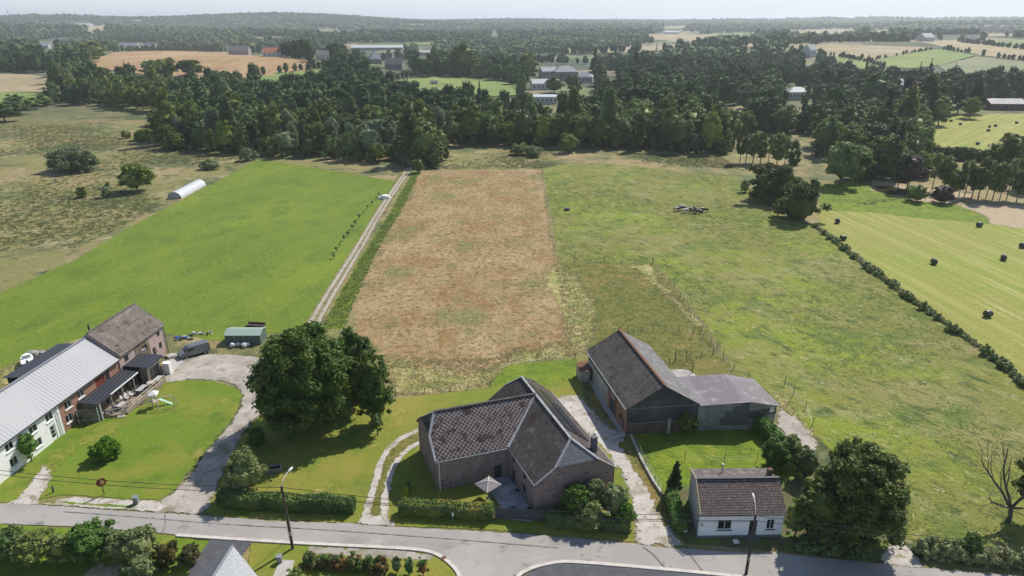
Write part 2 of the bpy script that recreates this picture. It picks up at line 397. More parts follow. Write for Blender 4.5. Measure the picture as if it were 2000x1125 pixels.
NF = ('tree', 'trees')
def plant(name, label, cat, xy, kind, lm, wd, ht, leaf, nc, seed, z0=None, dens=1., r0=None, bark=None, group=None, z1=None, lump=.16, nb=7, crownname='crown', core=.68, rot=0, off=(0, 0)):
    z = H0(*xy); o = thing(name, label, cat, (xy[0], xy[1], z), group)
    (V, Fq), cen = crown(seed, kind, wd, ht, leaf, nc, dens, z0, lump, core)
    V = V + np.array([off[0], off[1], 0]); cen = cen + np.array([off[0], off[1], 0])
    link(crownname, qmesh(crownname, V, Fq), o, LM[lm])
    r0 = r0 or max(.06, ht * .022); TV, TF = trunk(seed, ht, wd, cen, r0, z1 or ht * .3, nb)
    link('trunk', qmesh('trunk', TV, TF, smooth=True), o, bark or BARK); o.rotation_euler.z = rot
    return o
def boxhedge(name, label, path, wd, ht, leaf, lm, rng, cat, group):
    org = np.array([path[0][0], path[0][1], 0.]); o = thing(name, label, cat, tuple(org), group); c = np.array(densify(smoothp(path, 1, False), .45, 0, None, False)); tg = unit(np.gradient(c, axis=0)); nn = np.stack([tg[:, 1], -tg[:, 0]], 1)
    hh = ht * (1 + .07 * np.sin(np.arange(len(c)) * .5 + rng.random() * 6) + rng.normal(size=len(c)) * .025); ww = wd * (1 + .08 * np.sin(np.arange(len(c)) * .37) + rng.normal(size=len(c)) * .03)
    cs = np.array([(-.5, 0), (-.5, .45), (-.48, .85), (-.34, .97), (0, 1.0), (.34, .97), (.48, .85), (.5, .45), (.5, 0)]); K = len(cs)
    S = lambda f, sh: np.array([[c[i][0] + nn[i][0] * cs[k][0] * ww[i] * f, c[i][1] + nn[i][1] * cs[k][0] * ww[i] * f, cs[k][1] * hh[i] * sh] for i in range(len(c)) for k in range(K)])
    V0 = S(.86, .93) - org; V0 = V0 + rng.normal(size=V0.shape) * .04; Fc = [[i * K + k, (i + 1) * K + k, (i + 1) * K + k + 1, i * K + k + 1] for i in range(len(c) - 1) for k in range(K - 1)]
    for e in (0, (len(c) - 1) * K): Fc += [[e, e + 1, e + 7, e + 8], [e + 1, e + 2, e + 6, e + 7], [e + 2, e + 3, e + 5, e + 6]]
    L = len(c) * .45; n = int((2 * ht + wd) * L / leaf ** 2 * 2.2); u = rng.random(n) * (len(c) - 1.001); i = u.astype(int); f = (u - i)[:, None]
    pr = rng.random(n) * (K - 1.001); k = pr.astype(int); g = (pr - k)[:, None]; Pn = S(1, 1) - org; Pn = Pn.reshape(len(c), K, 3)
    A = Pn[i, k] * (1 - f) + Pn[i + 1, k] * f; B_ = Pn[i, k + 1] * (1 - f) + Pn[i + 1, k + 1] * f; p = A * (1 - g) + B_ * g
    m_ = rng.random(n) < .08; p[m_, :2] = (Pn[i, 4] * (1 - f) + Pn[i + 1, 4] * f)[m_, :2] * .0 + p[m_, :2]
    ce = np.concatenate([c[i] - org[:2], (hh[i] * .5)[:, None]], 1); d = unit((p - ce) * np.array([1, 1, 1.0])); p = p + d * rng.normal(size=(n, 1)) * .09
    ec = rng.random(n) < .07; en = rng.integers(0, 2, n); ei = np.where(en == 0, 0, len(c) - 1); q = rng.uniform(-.5, .5, n); zz = rng.random(n)
    endp = np.stack([c[ei, 0] - org[0] + nn[ei, 0] * q * wd + tg[ei, 0] * np.where(en == 0, -.05, .05), c[ei, 1] - org[1] + nn[ei, 1] * q * wd + tg[ei, 1] * np.where(en == 0, -.05, .05), zz * ht * .97], 1); p = np.where(ec[:, None], endp, p)
    nm = unit(d * .5 + rng.normal(size=(n, 3)) * .5 + np.array([0, 0, .25])); t_ = unit(np.cross(nm, rng.normal(size=(n, 3)))); b = np.cross(nm, t_); a = leaf * rng.uniform(.5, .95, (n, 1))
    V1 = np.stack([p - t_ * a, p - b * a * .6, p + t_ * a, p + b * a * .6], 1).reshape(-1, 3); V, Fq = join([(V1, np.arange(n * 4).reshape(-1, 4)), (V0, np.array(Fc))])
    link('foliage', qmesh('foliage', V, Fq), o, LM[lm]); ps = [([(c[j][0] - org[0], c[j][1] - org[1], -.1), (c[j][0] - org[0], c[j][1] - org[1], ht * .7)], [.05, .03]) for j in range(1, len(c), 4)]
    TV, TF = tubes_q(ps, 5); link('stem', qmesh('stem', TV, TF), o, BARK); return o
def hedge(name, label, path, wd, ht, leaf, lm, seed, cat='hedge', dens=1.3, rag=.12, group=None, base=0.0, lump=1.):
    """trimmed or loose hedge following a ground path"""
    rng = np.random.default_rng(seed); cen = []; rad = []
    for (a, b) in zip(path[:-1], path[1:]):
        a = np.array(a); b = np.array(b); L = np.linalg.norm(b - a); n = max(2, int(L / (wd * .24))); tdir = (b - a) / L; nd = np.array([tdir[1], -tdir[0]])
        for i in range(n):
            for k in range(4):
                for zz in (.25, .55, .82) if ht > .9 else (.4, .75):
                    if rng.random() < .75:
                        r = ht * .24 * rng.uniform(.7, 1.2) * lump; off = rng.uniform(-.5, .5) * (wd - r)
                        q = a + tdir * L * (i + rng.random()) / n + nd * off; cen.append([q[0], q[1], base + ht * zz * (1 + rng.normal() * rag) - r * .3]); rad.append(r)
    if rag < .2 and ht < 3:
        return boxhedge(name, label, path, wd, ht, leaf, lm, rng, cat, group)
    cen = np.array(cen); rad = np.array(rad); org = np.array([path[0][0], path[0][1], 0]); cen = cen - org
    o = thing(name, label, cat, (org[0], org[1], 0), group)
    V, Fq = join([leaves(rng, cen, rad, leaf, dens * .55, lambda p: p[:, 2] > .02), cores(rng, cen, rad, .85)])
    link('foliage', qmesh('foliage', V, Fq), o, LM[lm])
    paths = []
    for i in rng.choice(len(cen), min(14, len(cen)), replace=False):
        c = cen[i]; paths.append(([(c[0], c[1], -.1), (c[0] + .05, c[1], c[2] * .6), tuple(c)], [.05, .035, .015]))
    TV, TF = tubes_q(paths, 5); link('stem', qmesh('stem', TV, TF), o, BARK)
    return o

# ------------------------------------------------------------------ ground sheets
LAY = [0]
def densify(pts, step, jit, rng, closed=True):
    out = []; n = len(pts); rngi = range(n) if closed else range(n - 1)
    for i in rngi:
        a = np.array(pts[i]); b = np.array(pts[(i + 1) % n]); L = np.linalg.norm(b - a); k = max(1, min(400, int(L / step))); d = (b - a) / max(L, 1e-6); nn = np.array([-d[1], d[0]])
        for j in range(k):
            q = a + (b - a) * j / k
            if jit and j: q = q + nn * rng.normal() * jit
            out.append(q)
    if not closed: out.append(np.array(pts[-1]))
    return out
def smoothp(pts, it=2, closed=True):
    pts = [np.array(p, float) for p in pts]
    for _ in range(it):
        out = []; n = len(pts)
        if not closed: out.append(pts[0])
        for i in range(n if closed else n - 1):
            a, b = pts[i], pts[(i + 1) % n]; out += [a * .75 + b * .25, a * .25 + b * .75]
        if not closed: out.append(pts[-1])
        pts = out
    return pts
def sheet(name, px, m, wd=.5, step=1.2, jit=.08, smooth=0, world=False, label=None, raise_=0.):
    """a flat ground surface with a ragged edge; px are picture positions of its corners on the ground"""
    rng = np.random.default_rng(len(bpy.data.objects)); LAY[0] += 1; z = .0025 * LAY[0] + .004 + raise_
    pts = [np.array(p if world else P(*p)) for p in px]
    ar = sum(pts[i][0] * pts[(i + 1) % len(pts)][1] - pts[(i + 1) % len(pts)][0] * pts[i][1] for i in range(len(pts)))
    if ar < 0: pts = pts[::-1]
    if smooth: pts = smoothp(pts, smooth)
    pts = densify(pts, step, jit, rng); n = len(pts); P_ = np.array(pts)
    tg = unit(np.roll(P_, -1, 0) - np.roll(P_, 1, 0)); nr = np.stack([-tg[:, 1], tg[:, 0]], 1); P_ = P_ - nr * wd * .3
    def dist(q):
        A = P_; B = np.roll(P_, -1, 0); D = B - A; out = np.empty(len(q))
        for s0 in range(0, len(q), 400):
            qq = q[s0:s0 + 400, None, :]; t = np.clip(((qq - A) * D).sum(2) / np.maximum((D * D).sum(1), 1e-9), 0, 1)
            out[s0:s0 + 400] = np.linalg.norm(qq - A - D * t[..., None], axis=2).min(1)
        return out
    def inside(q):
        r = np.zeros(len(q), bool); A = P_; B = np.roll(P_, -1, 0)
        for (x1, y1), (x2, y2) in zip(A, B):
            c = ((y1 > q[:, 1]) != (y2 > q[:, 1])); r ^= c & (q[:, 0] < (x2 - x1) * (q[:, 1] - y1) / (y2 - y1 + 1e-12) + x1)
        return r
    cand = np.concatenate([P_ + nr * wd * 1.02, P_ + nr * wd * .5]); cand = cand[inside(cand)]; dc = dist(cand); cand = cand[dc > wd * .3]
    keep = []; seen = set()
    for q in cand:
        k_ = (int(q[0] / (wd * .45 + .1)), int(q[1] / (wd * .45 + .1)))
        if k_ not in seen: seen.add(k_); keep.append(q)
    allp = [Vector(p) for p in P_] + [Vector(q) for q in keep]
    vo, eo, fo, _, _, _ = delaunay_2d_cdt(allp, [(k, (k + 1) % n) for k in range(n)], [], 1, 1e-4)
    vv = np.array([(q.x, q.y) for q in vo]); at_ = np.minimum(1, dist(vv) / wd)
    me = bpy.data.meshes.new(name); me.from_pydata([(q[0], q[1], z) for q in vv], [], [f if (vv[f[1]][0]-vv[f[0]][0])*(vv[f[2]][1]-vv[f[0]][1])-(vv[f[1]][1]-vv[f[0]][1])*(vv[f[2]][0]-vv[f[0]][0]) > 0 else f[::-1] for f in fo])
    at = me.attributes.new('edge', 'FLOAT', 'POINT'); at.data.foreach_set('value', at_)
    ob = link(name, me, None, m); tag(ob, kind='structure'); 
    if label: ob['label'] = label
    return ob
def ribbon(name, px, width, m, wd=.3, jit=.08, world=False, sm=2):
    c = smoothp([P(*p) if not world else p for p in px], sm, False); c = densify(c, 1.0, 0, None, False); c = np.array(c)
    tg = unit(np.gradient(c, axis=0)); nr = np.stack([-tg[:, 1], tg[:, 0]], 1)
    w_ = width if not callable(width) else 0
    L = [tuple(c[i] + nr[i] * w_ / 2) for i in range(len(c))]; Rr = [tuple(c[i] - nr[i] * w_ / 2) for i in range(len(c))]
    return sheet(name, Rr + L[::-1], m, wd, 1.0, jit, 0, True)
def farsheet(name, px, m, cell=22, lift=.7):
    pts = [G(*p) for p in px]; bm = bmesh.new(); f = bm.faces.new([bm.verts.new((p[0], p[1], 0)) for p in pts])
    xs = [p[0] for p in pts]; ys = [p[1] for p in pts]
    for ax, (lo, hi) in enumerate(((min(xs), max(xs)), (min(ys), max(ys)))):
        c = max(cell, (hi - lo) / 60); v = lo + c
        while v < hi:
            co = [0, 0, 0]; co[ax] = v; no = [0, 0, 0]; no[ax] = 1
            bmesh.ops.bisect_plane(bm, geom=bm.verts[:] + bm.edges[:] + bm.faces[:], plane_co=co, plane_no=no); v += c
    for v in bm.verts: v.co.z = H0(v.co.x, v.co.y) + lift
    bmesh.ops.recalc_face_normals(bm, faces=bm.faces)
    if sum(f.normal.z for f in bm.faces) < 0: bmesh.ops.reverse_faces(bm, faces=bm.faces)
    me = bpy.data.meshes.new(name); bm.to_mesh(me); bm.free(); ob = link(name, me, None, m); tag(ob, kind='structure'); return ob

# ================================================================== THE LAND
g_base = mat('ground rough grass', (.14, .165, .045), .95, [((.25, .20, .085), .018, .45, .62), ((.085, .12, .035), .03, .5, .66), ((.30, .25, .13), .09, .56, .7), ((.07, .095, .03), .25, .58, .7, (1, 1.5, 1)), ((.21, .215, .075), .6, .5, .7)], bump=(1.6, .9, .35), grain=(5, .25))
# the base land: one sheet to the horizon
na, nr_ = 300, 300
ang = np.linspace(0, 2 * np.pi, na, endpoint=False); rad_ = np.concatenate([[3.], np.geomspace(8, 15000, nr_ - 1)])
X = rad_[:, None] * np.cos(ang); Y = rad_[:, None] * np.sin(ang); Zz = hgt(X, Y)
V = np.stack([X, Y, Zz], 2).reshape(-1, 3); ii, jj = np.meshgrid(np.arange(nr_ - 1), np.arange(na), indexing='ij'); j2 = (jj + 1) % na
Fq = np.stack([ii * na + jj, (ii + 1) * na + jj, (ii + 1) * na + j2, ii * na + j2], 2).reshape(-1, 4)
V = np.concatenate([V]); me = qmesh('ground', V, Fq, smooth=True)
g_far = mat('ground far land', (.060, .080, .035), .95, [((.17, .155, .075), .0035, .55, .6), ((.10, .13, .05), .006, .52, .6), ((.03, .045, .02), .03, .5, .7)], bump=(.05, 1., 6.))
# near and far land are one surface: blend of the two materials by distance from the farm
def ground_mat():
    m, t, bs = newmat('ground'); 
    def layers(base, Ls):
        col = base
        for c, s, lo, hi in Ls: col = nmix(t, nmap(t, nnoise(t, nvec(t), s, 5, .62), lo, hi), col, c)
        return col
    a = layers((.20, .185, .055), [((.31, .225, .10), .02, .46, .60), ((.095, .115, .035), .030, .50, .60), ((.33, .27, .14), .09, .54, .66), ((.050, .070, .025), .16, .56, .66), ((.24, .23, .09), .45, .54, .68), ((.05, .07, .025), 1.1, .58, .70)])
    b = layers((.060, .080, .036), [((.26, .215, .12), .0034, .52, .56), ((.13, .18, .06), .005, .54, .58), ((.025, .04, .02), .03, .5, .7)])
    g = t.nodes.new('ShaderNodeNewGeometry'); ln = t.nodes.new('ShaderNodeVectorMath'); ln.operation = 'LENGTH'; lk(t, g.outputs['Position'], ln.inputs[0])
    col = nmix(t, nmap(t, ln.outputs['Value'], 420, 620), a, b); lk(t, col, bs.inputs['Base Color']); bs.inputs['Roughness'].default_value = .95
    nbump(t, bs, nnoise(t, nvec(t), 1.3, 5, .7), .9, .35); return m
link('ground', me, None, ground_mat()); tag(bpy.data.objects['ground'], kind='structure')

m_meadow = mat('grass bright meadow', (0.125, 0.187, 0.014), .9, [((0.173, 0.227, 0.018), .05, .45, .65, (1, .5, 1), .3), ((0.092, 0.150, 0.012), .14, .48, .68, (1, .6, 1), .3), ((0.159, 0.203, 0.020), .55, .54, .66, (1, .06, 1), -.42, .6), ((0.201, 0.260, 0.026), .5, .58, .75), ((0.068, 0.116, 0.011), .9, .56, .68), ((0.210, 0.251, 0.033), 1.8, .6, .72)], edge=True, bump=(1.6, .9, .22), grain=(3, .25))
m_brown = mat('hay stubble brown', (0.320, 0.214, 0.099), .95, [((0.368, 0.314, 0.163), .5, .55, .68, (1, .08, 1), .12, .6), ((0.388, 0.285, 0.146), .06, .44, .64), ((0.271, 0.162, 0.064), .12, .46, .64, (1, .6, 1)), ((0.174, 0.180, 0.056), .055, .54, .66), ((0.194, 0.190, 0.061), .16, .56, .70), ((0.484, 0.370, 0.206), .7, .54, .74), ((0.165, 0.109, 0.043), .8, .54, .66), ((0.145, 0.162, 0.052), .35, .60, .70), ((0.504, 0.399, 0.240), 1.8, .60, .70), ((0.116, 0.085, 0.034), 2.2, .62, .70)], edge=True, bump=(2.2, .9, .3), grain=(4, .28))
m_pale = mat('tall pale grass', (0.405, 0.343, 0.135), .95, [((0.255, 0.280, 0.068), .16, .45, .62), ((0.630, 0.504, 0.270), .45, .5, .7), ((0.180, 0.224, 0.061), .9, .53, .7), ((0.750, 0.602, 0.351), 1.6, .6, .74)], edge=True, bump=(2, 1., .5), grain=(4, .3))
m_past = mat('pasture', (0.188, 0.193, 0.035), .93, [((0.204, 0.249, 0.020), .028, .48, .60), ((0.244, 0.220, 0.079), .05, .5, .66), ((0.113, 0.159, 0.025), .11, .5, .66), ((0.275, 0.272, 0.108), .22, .55, .7, (1, .45, 1), -.6), ((0.066, 0.099, 0.019), .5, .54, .66, (1, .5, 1), -.6), ((0.367, 0.338, 0.158), .9, .58, .70, (1, .5, 1), -.6), ((0.056, 0.085, 0.016), 1.8, .58, .68)], edge=True, bump=(1.3, 1., .35), grain=(3, .25))
m_padd = mat('paddock grass', (0.168, 0.161, 0.035), .95, [((0.273, 0.193, 0.065), .06, .48, .62), ((0.116, 0.138, 0.025), .2, .48, .66), ((0.336, 0.248, 0.101), .5, .56, .72), ((0.074, 0.087, 0.019), 1., .55, .68), ((0.378, 0.285, 0.130), 2.0, .6, .7)], edge=True, bump=(1.8, 1., .35), grain=(4, .25))
m_lush = mat('lush grass', (0.131, 0.202, 0.012), .93, [((0.194, 0.244, 0.018), .12, .45, .62), ((0.085, 0.141, 0.011), .4, .48, .66), ((0.239, 0.254, 0.036), .9, .54, .7)], edge=True, bump=(1.5, 1., .3), grain=(4, .2))
m_lawn = mat('mown lawn', (0.122, 0.194, 0.014), .93, [((0.202, 0.208, 0.028), .07, .46, .62), ((0.090, 0.154, 0.012), .2, .5, .68), ((0.318, 0.242, 0.063), .16, .60, .72), ((0.233, 0.213, 0.050), 1.2, .58, .72)], edge=True, bump=(3, .5, .08), grain=(5, .18))
m_lawn2 = mat('mown lawn dry', (0.163, 0.198, 0.022), .93, [((0.237, 0.217, 0.038), .09, .42, .62), ((0.099, 0.157, 0.014), .16, .5, .68), ((0.375, 0.306, 0.095), .22, .62, .74), ((0.276, 0.247, 0.069), 1.2, .58, .72)], edge=True, bump=(3, .5, .08), grain=(5, .18))
def stripes(name, rot, base=(.235, .24, .045), edge=True):
    return mat(name, base, .93, [((.20, .25, .035), .03, .5, .62), ((.33, .31, .09), .35, .50, .62, (.03, 1, 1), rot, .8), ((.20, .24, .035), .5, .52, .62, (.02, 1, 1), rot, .8), ((.44, .40, .16), 1.0, .56, .66, (.03, 1, 1), rot, .8), ((.34, .32, .09), .9,   .5, .75)], edge=edge, bump=(1.5, .6, .15), grain=(3, .18))
m_bale = stripes('mown hay field', R(83)); m_bale2 = stripes('mown hay field far', R(-42), edge=False)
m_marsh = mat('rushes', (.095, .125, .035), .95, [((.16, .175, .055), .06, .46, .62), ((.055, .08, .025), .15, .5, .66), ((.12, .16, .04), .5, .5, .7)], edge=True, bump=(1.2, 1., .5), grain=(2, .3))
m_road = mat('asphalt road', (.315, .295, .275), .9, [((.37, .345, .32), .12, .45, .65), ((.25, .235, .225), .09, .56, .68, (1, 2.5, 1)), ((.40, .37, .34), .5, .62, .75, (.3, 1, 1)), ((.20, .19, .185), .35, .60, .68), ((.40, .375, .35), .9, .60, .70, (.15, 1, 1)), ((.13, .125, .12), 1.6, .70, .74)], edge=True, bump=(20, .2, .01), grain=(9, .07))
m_gravel = mat('gravel', (0.352, 0.318, 0.273), .95, [((0.440, 0.400, 0.353), .16, .48, .64), ((0.255, 0.222, 0.176), .3, .5, .64), ((0.185, 0.174, 0.092), .22, .58, .68), ((0.220, 0.196, 0.160), 1.1, .56, .68), ((0.510, 0.470, 0.420), 1.2, .58, .72)], edge=True, bump=(7, .7, .04), grain=(9, .22))
m_white = mat('white gravel', (0.458, 0.418, 0.374), .95, [((0.528, 0.496, 0.459), .4, .45, .64), ((0.299, 0.252, 0.187), .45, .52, .64), ((0.194, 0.183, 0.085), .5, .60, .68), ((0.264, 0.226, 0.170), 1.3, .56, .68)], edge=True, bump=(7, .7, .05), grain=(9, .22))
m_soil = mat('dry soil', (.38, .29, .19), .95, [((.46, .37, .26), .5, .45, .65), ((.20, .20, .07), .5, .56, .68)], edge=True, bump=(3, .8, .1), grain=(6, .2))
m_tar = mat('dark tarmac', (.085, .085, .095), .9, [((.12, .12, .13), .8, .5, .7)], edge=False, bump=(20, .3, .01), grain=(12, .25))
m_patio = mat('patio slabs', (.44, .44, .45), .85, [((.50, .50, .51), .6, .45, .65)], pattern=('brick', (.42, .42, .43), (.30, .30, .30), .8, .8, .012, 0, 0.))
m_conc = mat('concrete', (.43, .41, .38), .9, [((.33, .31, .28), 1.2, .5, .68), ((.52, .50, .47), 3, .58, .7)], bump=(8, .3, .01), grain=(9, .1))
m_kerb = mat('kerb concrete', (.56, .52, .47), .9, [((.44, .40, .35), 1.1, .5, .68)], grain=(6, .1))

# far land first
m_f_brown = mat('far stubble', (.34, .215, .105), .95, [((.40, .27, .14), .01, .45, .6), ((.29, .175, .08), .05, .5, .66, (1, .3, 1))], grain=(.3, .15))
m_f_tan = mat('far tan field', (.32, .255, .145), .95, [((.38, .31, .19), .02, .45, .6), ((.22, .20, .10), .03, .55, .7)], grain=(.3, .15))
m_f_green = mat('far green field', (.17, .24, .06), .95, [((.24, .27, .08), .015, .45, .6), ((.14, .19, .05), .04, .5, .68)], grain=(.3, .15))
m_f_grey = mat('far grey green field', (.19, .215, .11), .95, [((.24, .24, .13), .015, .45, .6)], grain=(.3, .15))
FAR = [
 ('field', m_f_tan, [(1290, 52), (1340, 51), (1350, 55), (1300, 56)]), ('field', m_f_green, [(620, 62), (700, 60), (705, 65), (630, 67)]), ('field', m_f_green, [(790, 84), (850, 82), (850, 87), (800, 89)]),
 ('field', m_f_tan, [(1600, 74), (1700, 74), (1690, 79), (1610, 80)]), ('field', m_f_grey, [(1700, 76), (1800, 74), (1810, 78), (1720, 81)]), ('field', m_f_tan, [(940, 92), (985, 91), (985, 95), (945, 96)]),
 ('field', m_f_tan, [(1900, 66), (1990, 66), (2040, 72), (1920, 71)]), ('field', m_f_green, [(1480, 78), (1570, 76), (1580, 82), (1500, 85)]), ('field', m_f_tan, [(1440, 84), (1500, 88), (1480, 94), (1420, 90)]),
 ('field', m_f_brown, [(165, 123), (225, 103), (330, 100), (480, 104), (545, 112), (600, 118), (612, 136), (560, 146), (470, 156), (380, 158), (300, 150), (180, 135)]),
 ('field', m_f_tan, [(375, 137), (440, 137), (460, 152), (400, 156)]),
 ('field', m_f_green, [(495, 150), (560, 140), (640, 135), (655, 144), (600, 158), (520, 168)]),
 ('field', m_f_green, [(745, 160), (870, 150), (960, 157), (1010, 168), (1030, 186), (940, 192), (820, 180)]),
 ('field', m_f_tan, [(-80, 142), (60, 147), (105, 155), (104, 182), (-80, 182)]),
 ('field', m_f_green, [(-80, 180), (95, 184), (60, 206), (-80, 206)]),
 ('field', m_f_tan, [(1255, 68), (1340, 64), (1425, 72), (1350, 80), (1270, 78)]),
 ('field', m_f_tan, [(1100, 97), (1250, 92), (1380, 84), (1405, 89), (1250, 103), (1110, 103)]),
 ('field', m_f_tan, [(1520, 87), (1700, 90), (1830, 94), (1760, 108), (1700, 119), (1590, 108)]),
 ('field', m_f_green, [(1702, 119), (1830, 97), (1905, 109), (1840, 128), (1780, 135), (1725, 131)]),
 ('field', m_f_green, [(1630, 110), (1690, 121), (1722, 131), (1690, 140), (1640, 135)]),
 ('field', m_f_grey, [(1832, 130), (1908, 112), (2040, 127), (2040, 152), (1880, 158)]),
 ('field', m_f_tan, [(1910, 108), (1840, 93), (1760, 80), (1870, 79), (2060, 98), (2060, 126)]),
 ('field', m_f_green, [(1895, 82), (2040, 80), (2040, 98), (1960, 94)]),
 ('field', m_f_tan, [(1530, 62), (1580, 58), (1660, 57), (1680, 62), (1640, 70), (1560, 70)]),
 ('field', m_f_tan, [(1690, 62), (1730, 58), (1760, 64), (1700, 72)]),
 ('field', m_f_green, [(1380, 66), (1480, 64), (1475, 72), (1400, 74)]),
 ('field', m_f_tan, [(1300, 77), (1400, 76), (1380, 81), (1310, 83)]),
 ('field', m_f_tan, [(168, 52), (215, 49), (205, 62), (170, 67)]),
 ('field', m_f_tan, [(780, 47), (845, 47), (840, 51), (785, 51)]),
 ('field', m_f_tan, [(1400, 222), (1450, 210), (1452, 242), (1420, 250)]),
 ('field', m_f_green, [(955, 205), (1040, 200), (1045, 222), (960, 226)]),
]
for nm, m, px in FAR[:]: farsheet(nm, px, m)
# near fields
sheet('field', [(-120, 640), (0, 572), (150, 505), (250, 445), (340, 397), (430, 350), (500, 314), (520, 309), (640, 314), (740, 320), (802, 325), (797, 337), (762, 385), (702, 470), (652, 550), (598, 640), (520, 655), (430, 668), (335, 655), (235, 640), (60, 695), (0, 722), (-160, 800)], m_meadow, 1.0, 1.5, .18)
sheet('field', [(866, 284), (1000, 283), (1110, 290), (1300, 300), (1420, 303), (1450, 330), (1330, 326), (1240, 318), (1110, 318), (1060, 331), (822, 333), (845, 318)], m_marsh, 3, 2, .5)
sheet('field', [(1418, 285), (1440, 262), (1560, 285), (1600, 305), (1690, 330), (1620, 360), (1590, 400), (1520, 360), (1470, 330), (1430, 310)], m_lush, 3, 2, .5)
sheet('field', [(818, 333), (1060, 330), (1068, 380), (1090, 515), (1105, 570), (1118, 640), (1150, 690), (1125, 697), (990, 710), (930, 725), (955, 755), (880, 766), (772, 774), (735, 700), (690, 640), (684, 605), (735, 490), (790, 400)], m_brown, 3.0, 1.5, .5)
sheet('field', [(1060, 330), (1110, 320), (1250, 317), (1440, 332), (1470, 380), (1530, 430), (1592, 436), (1680, 505), (1780, 580), (1870, 650), (2000, 752), (2200, 900), (2400, 1150), (2040, 1110), (1830, 1098), (1760, 1040), (1600, 860), (1520, 790), (1440, 735), (1380, 640), (1280, 515), (1090, 515)], m_past, .8, 1.5, .15)
sheet('field', [(1090, 513), (1280, 513), (1320, 560), (1372, 625), (1440, 735), (1420, 800), (1140, 800), (1150, 690), (1118, 640), (1100, 560)], m_padd, 2.5, 1.5, .3)
sheet('field', [(1600, 410), (1690, 412), (1800, 425), (1930, 436), (2100, 452), (2300, 700), (2300, 960), (2000, 748), (1870, 648), (1780, 578), (1680, 502), (1596, 436)], m_bale, 1.5, 1.5, .2)
sheet('field', [(1600, 412), (1600, 360), (1680, 352), (1760, 380), (1860, 395), (1930, 425), (1935, 438), (1800, 427), (1690, 414)], m_lush, 1.5, 1.5, .3)
farsheet('field', [(1795, 252), (1815, 240), (1850, 226), (1930, 223), (2080, 222), (2080, 305), (1900, 300), (1800, 296)], m_bale2, 12, .04)
sheet('field', [(1860, 398), (1960, 400), (2080, 405), (2080, 452), (1990, 447), (1940, 440), (1915, 418)], m_soil, 3, 2, .5)
sheet('bare_ground', [(1700, 350), (1790, 365), (1905, 380), (1860, 400), (1780, 392), (1700, 372)], m_soil, 1.5, 1.5, .3)
sheet('pond', [(1698, 362), (1740, 364), (1790, 374), (1775, 384), (1735, 380), (1706, 372)], mat('pond water', (.05, .045, .025), .12, spec=.5, bump=(1.5, .08, .02)), .2, 1.5, .1, 1)
# soft transitions inside the fields (uncut grass and weeds have their own extents)
sheet('long_grass', [(772, 776), (880, 768), (955, 757), (990, 712), (1125, 699), (1100, 670), (1000, 690), (960, 715), (900, 728), (830, 715), (740, 690), (745, 730)], m_pale, 3.2, 1.5, .3)
sheet('long_grass', [(1085, 520), (1130, 540), (1165, 590), (1165, 650), (1150, 688), (1110, 690), (1100, 640), (1085, 590), (1060, 540)], m_pale, 3.0, 1.5, .3)
sheet('long_grass', [(1290, 545), (1330, 590), (1385, 640), (1395, 655), (1360, 640), (1300, 580), (1240, 525), (1180, 520), (1270, 516)], m_pale, 2., 1.5, .3)
sheet('long_grass', [(1500, 765), (1530, 770), (1570, 820), (1600, 862), (1590, 880), (1560, 840), (1530, 800)], m_pale, 1.5, 1., .2)
sheet('long_grass', [(0, 725), (60, 697), (130, 668), (170, 655), (140, 700), (40, 745), (0, 760)], m_pale, 1.5, 1., .2)
sheet('weed_strip', [(804, 335), (822, 333), (790, 400), (735, 490), (684, 605), (672, 645), (630, 640), (665, 570), (712, 490), (760, 415), (790, 365)], m_lush, .8, 1.2, .2)
sheet('verge', [(780, 335), (800, 330), (762, 400), (702, 490), (640, 590), (612, 640), (596, 640), (650, 548), (700, 468), (755, 385)], m_padd, 1.2, 1.2, .2)
# lawns
sheet('lawn', [(-60, 970), (0, 940), (75, 872), (135, 832), (220, 812), (300, 785), (318, 748), (363, 742), (420, 744), (470, 762), (474, 776), (459, 815), (401, 883), (344, 956), (310, 978), (120, 968), (60, 980), (-60, 985)], m_lawn, .5, .8, .08, 0)
sheet('dry_lawn', [(40, 960), (95, 890), (180, 830), (235, 818), (265, 815), (230, 850), (150, 880), (110, 930), (70, 965)], m_lawn2, 3, .8, .2)
sheet('lawn', [(400, 1004), (432, 937), (470, 857), (515, 800), (580, 790), (740, 780), (830, 772), (960, 757), (1000, 712), (1128, 700), (1140, 770), (1180, 850), (1235, 960), (1240, 1060), (1015, 1041), (900, 1034), (775, 1028), (550, 1017), (450, 1011)], m_lawn2, .4, .8, .08)
sheet('cut_grass', [(990, 712), (1128, 700), (1140, 742), (1060, 752), (985, 757), (950, 755)], m_lush, 1., .8, .1)
sheet('lawn', [(1232, 850), (1290, 830), (1480, 830), (1560, 860), (1580, 960), (1500, 960), (1340, 950), (1310, 960), (1290, 965), (1258, 910)], m_lush, .4, .8, .08)
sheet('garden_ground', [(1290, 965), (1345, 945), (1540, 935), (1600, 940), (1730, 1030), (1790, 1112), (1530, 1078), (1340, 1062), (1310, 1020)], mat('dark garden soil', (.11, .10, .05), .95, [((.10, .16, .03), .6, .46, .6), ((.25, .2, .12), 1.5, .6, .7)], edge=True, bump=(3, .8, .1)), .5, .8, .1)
sheet('verge', [(-200, 1020), (0, 1024), (150, 1031), (310, 1043), (345, 1047), (415, 1056), (395, 1125), (380, 1170), (-200, 1170)], m_lawn, .5, .8, .08)
sheet('dry_lawn', [(180, 1090), (240, 1098), (255, 1110), (230, 1140), (150, 1150), (170, 1110)], m_soil, 2, .8, .2)
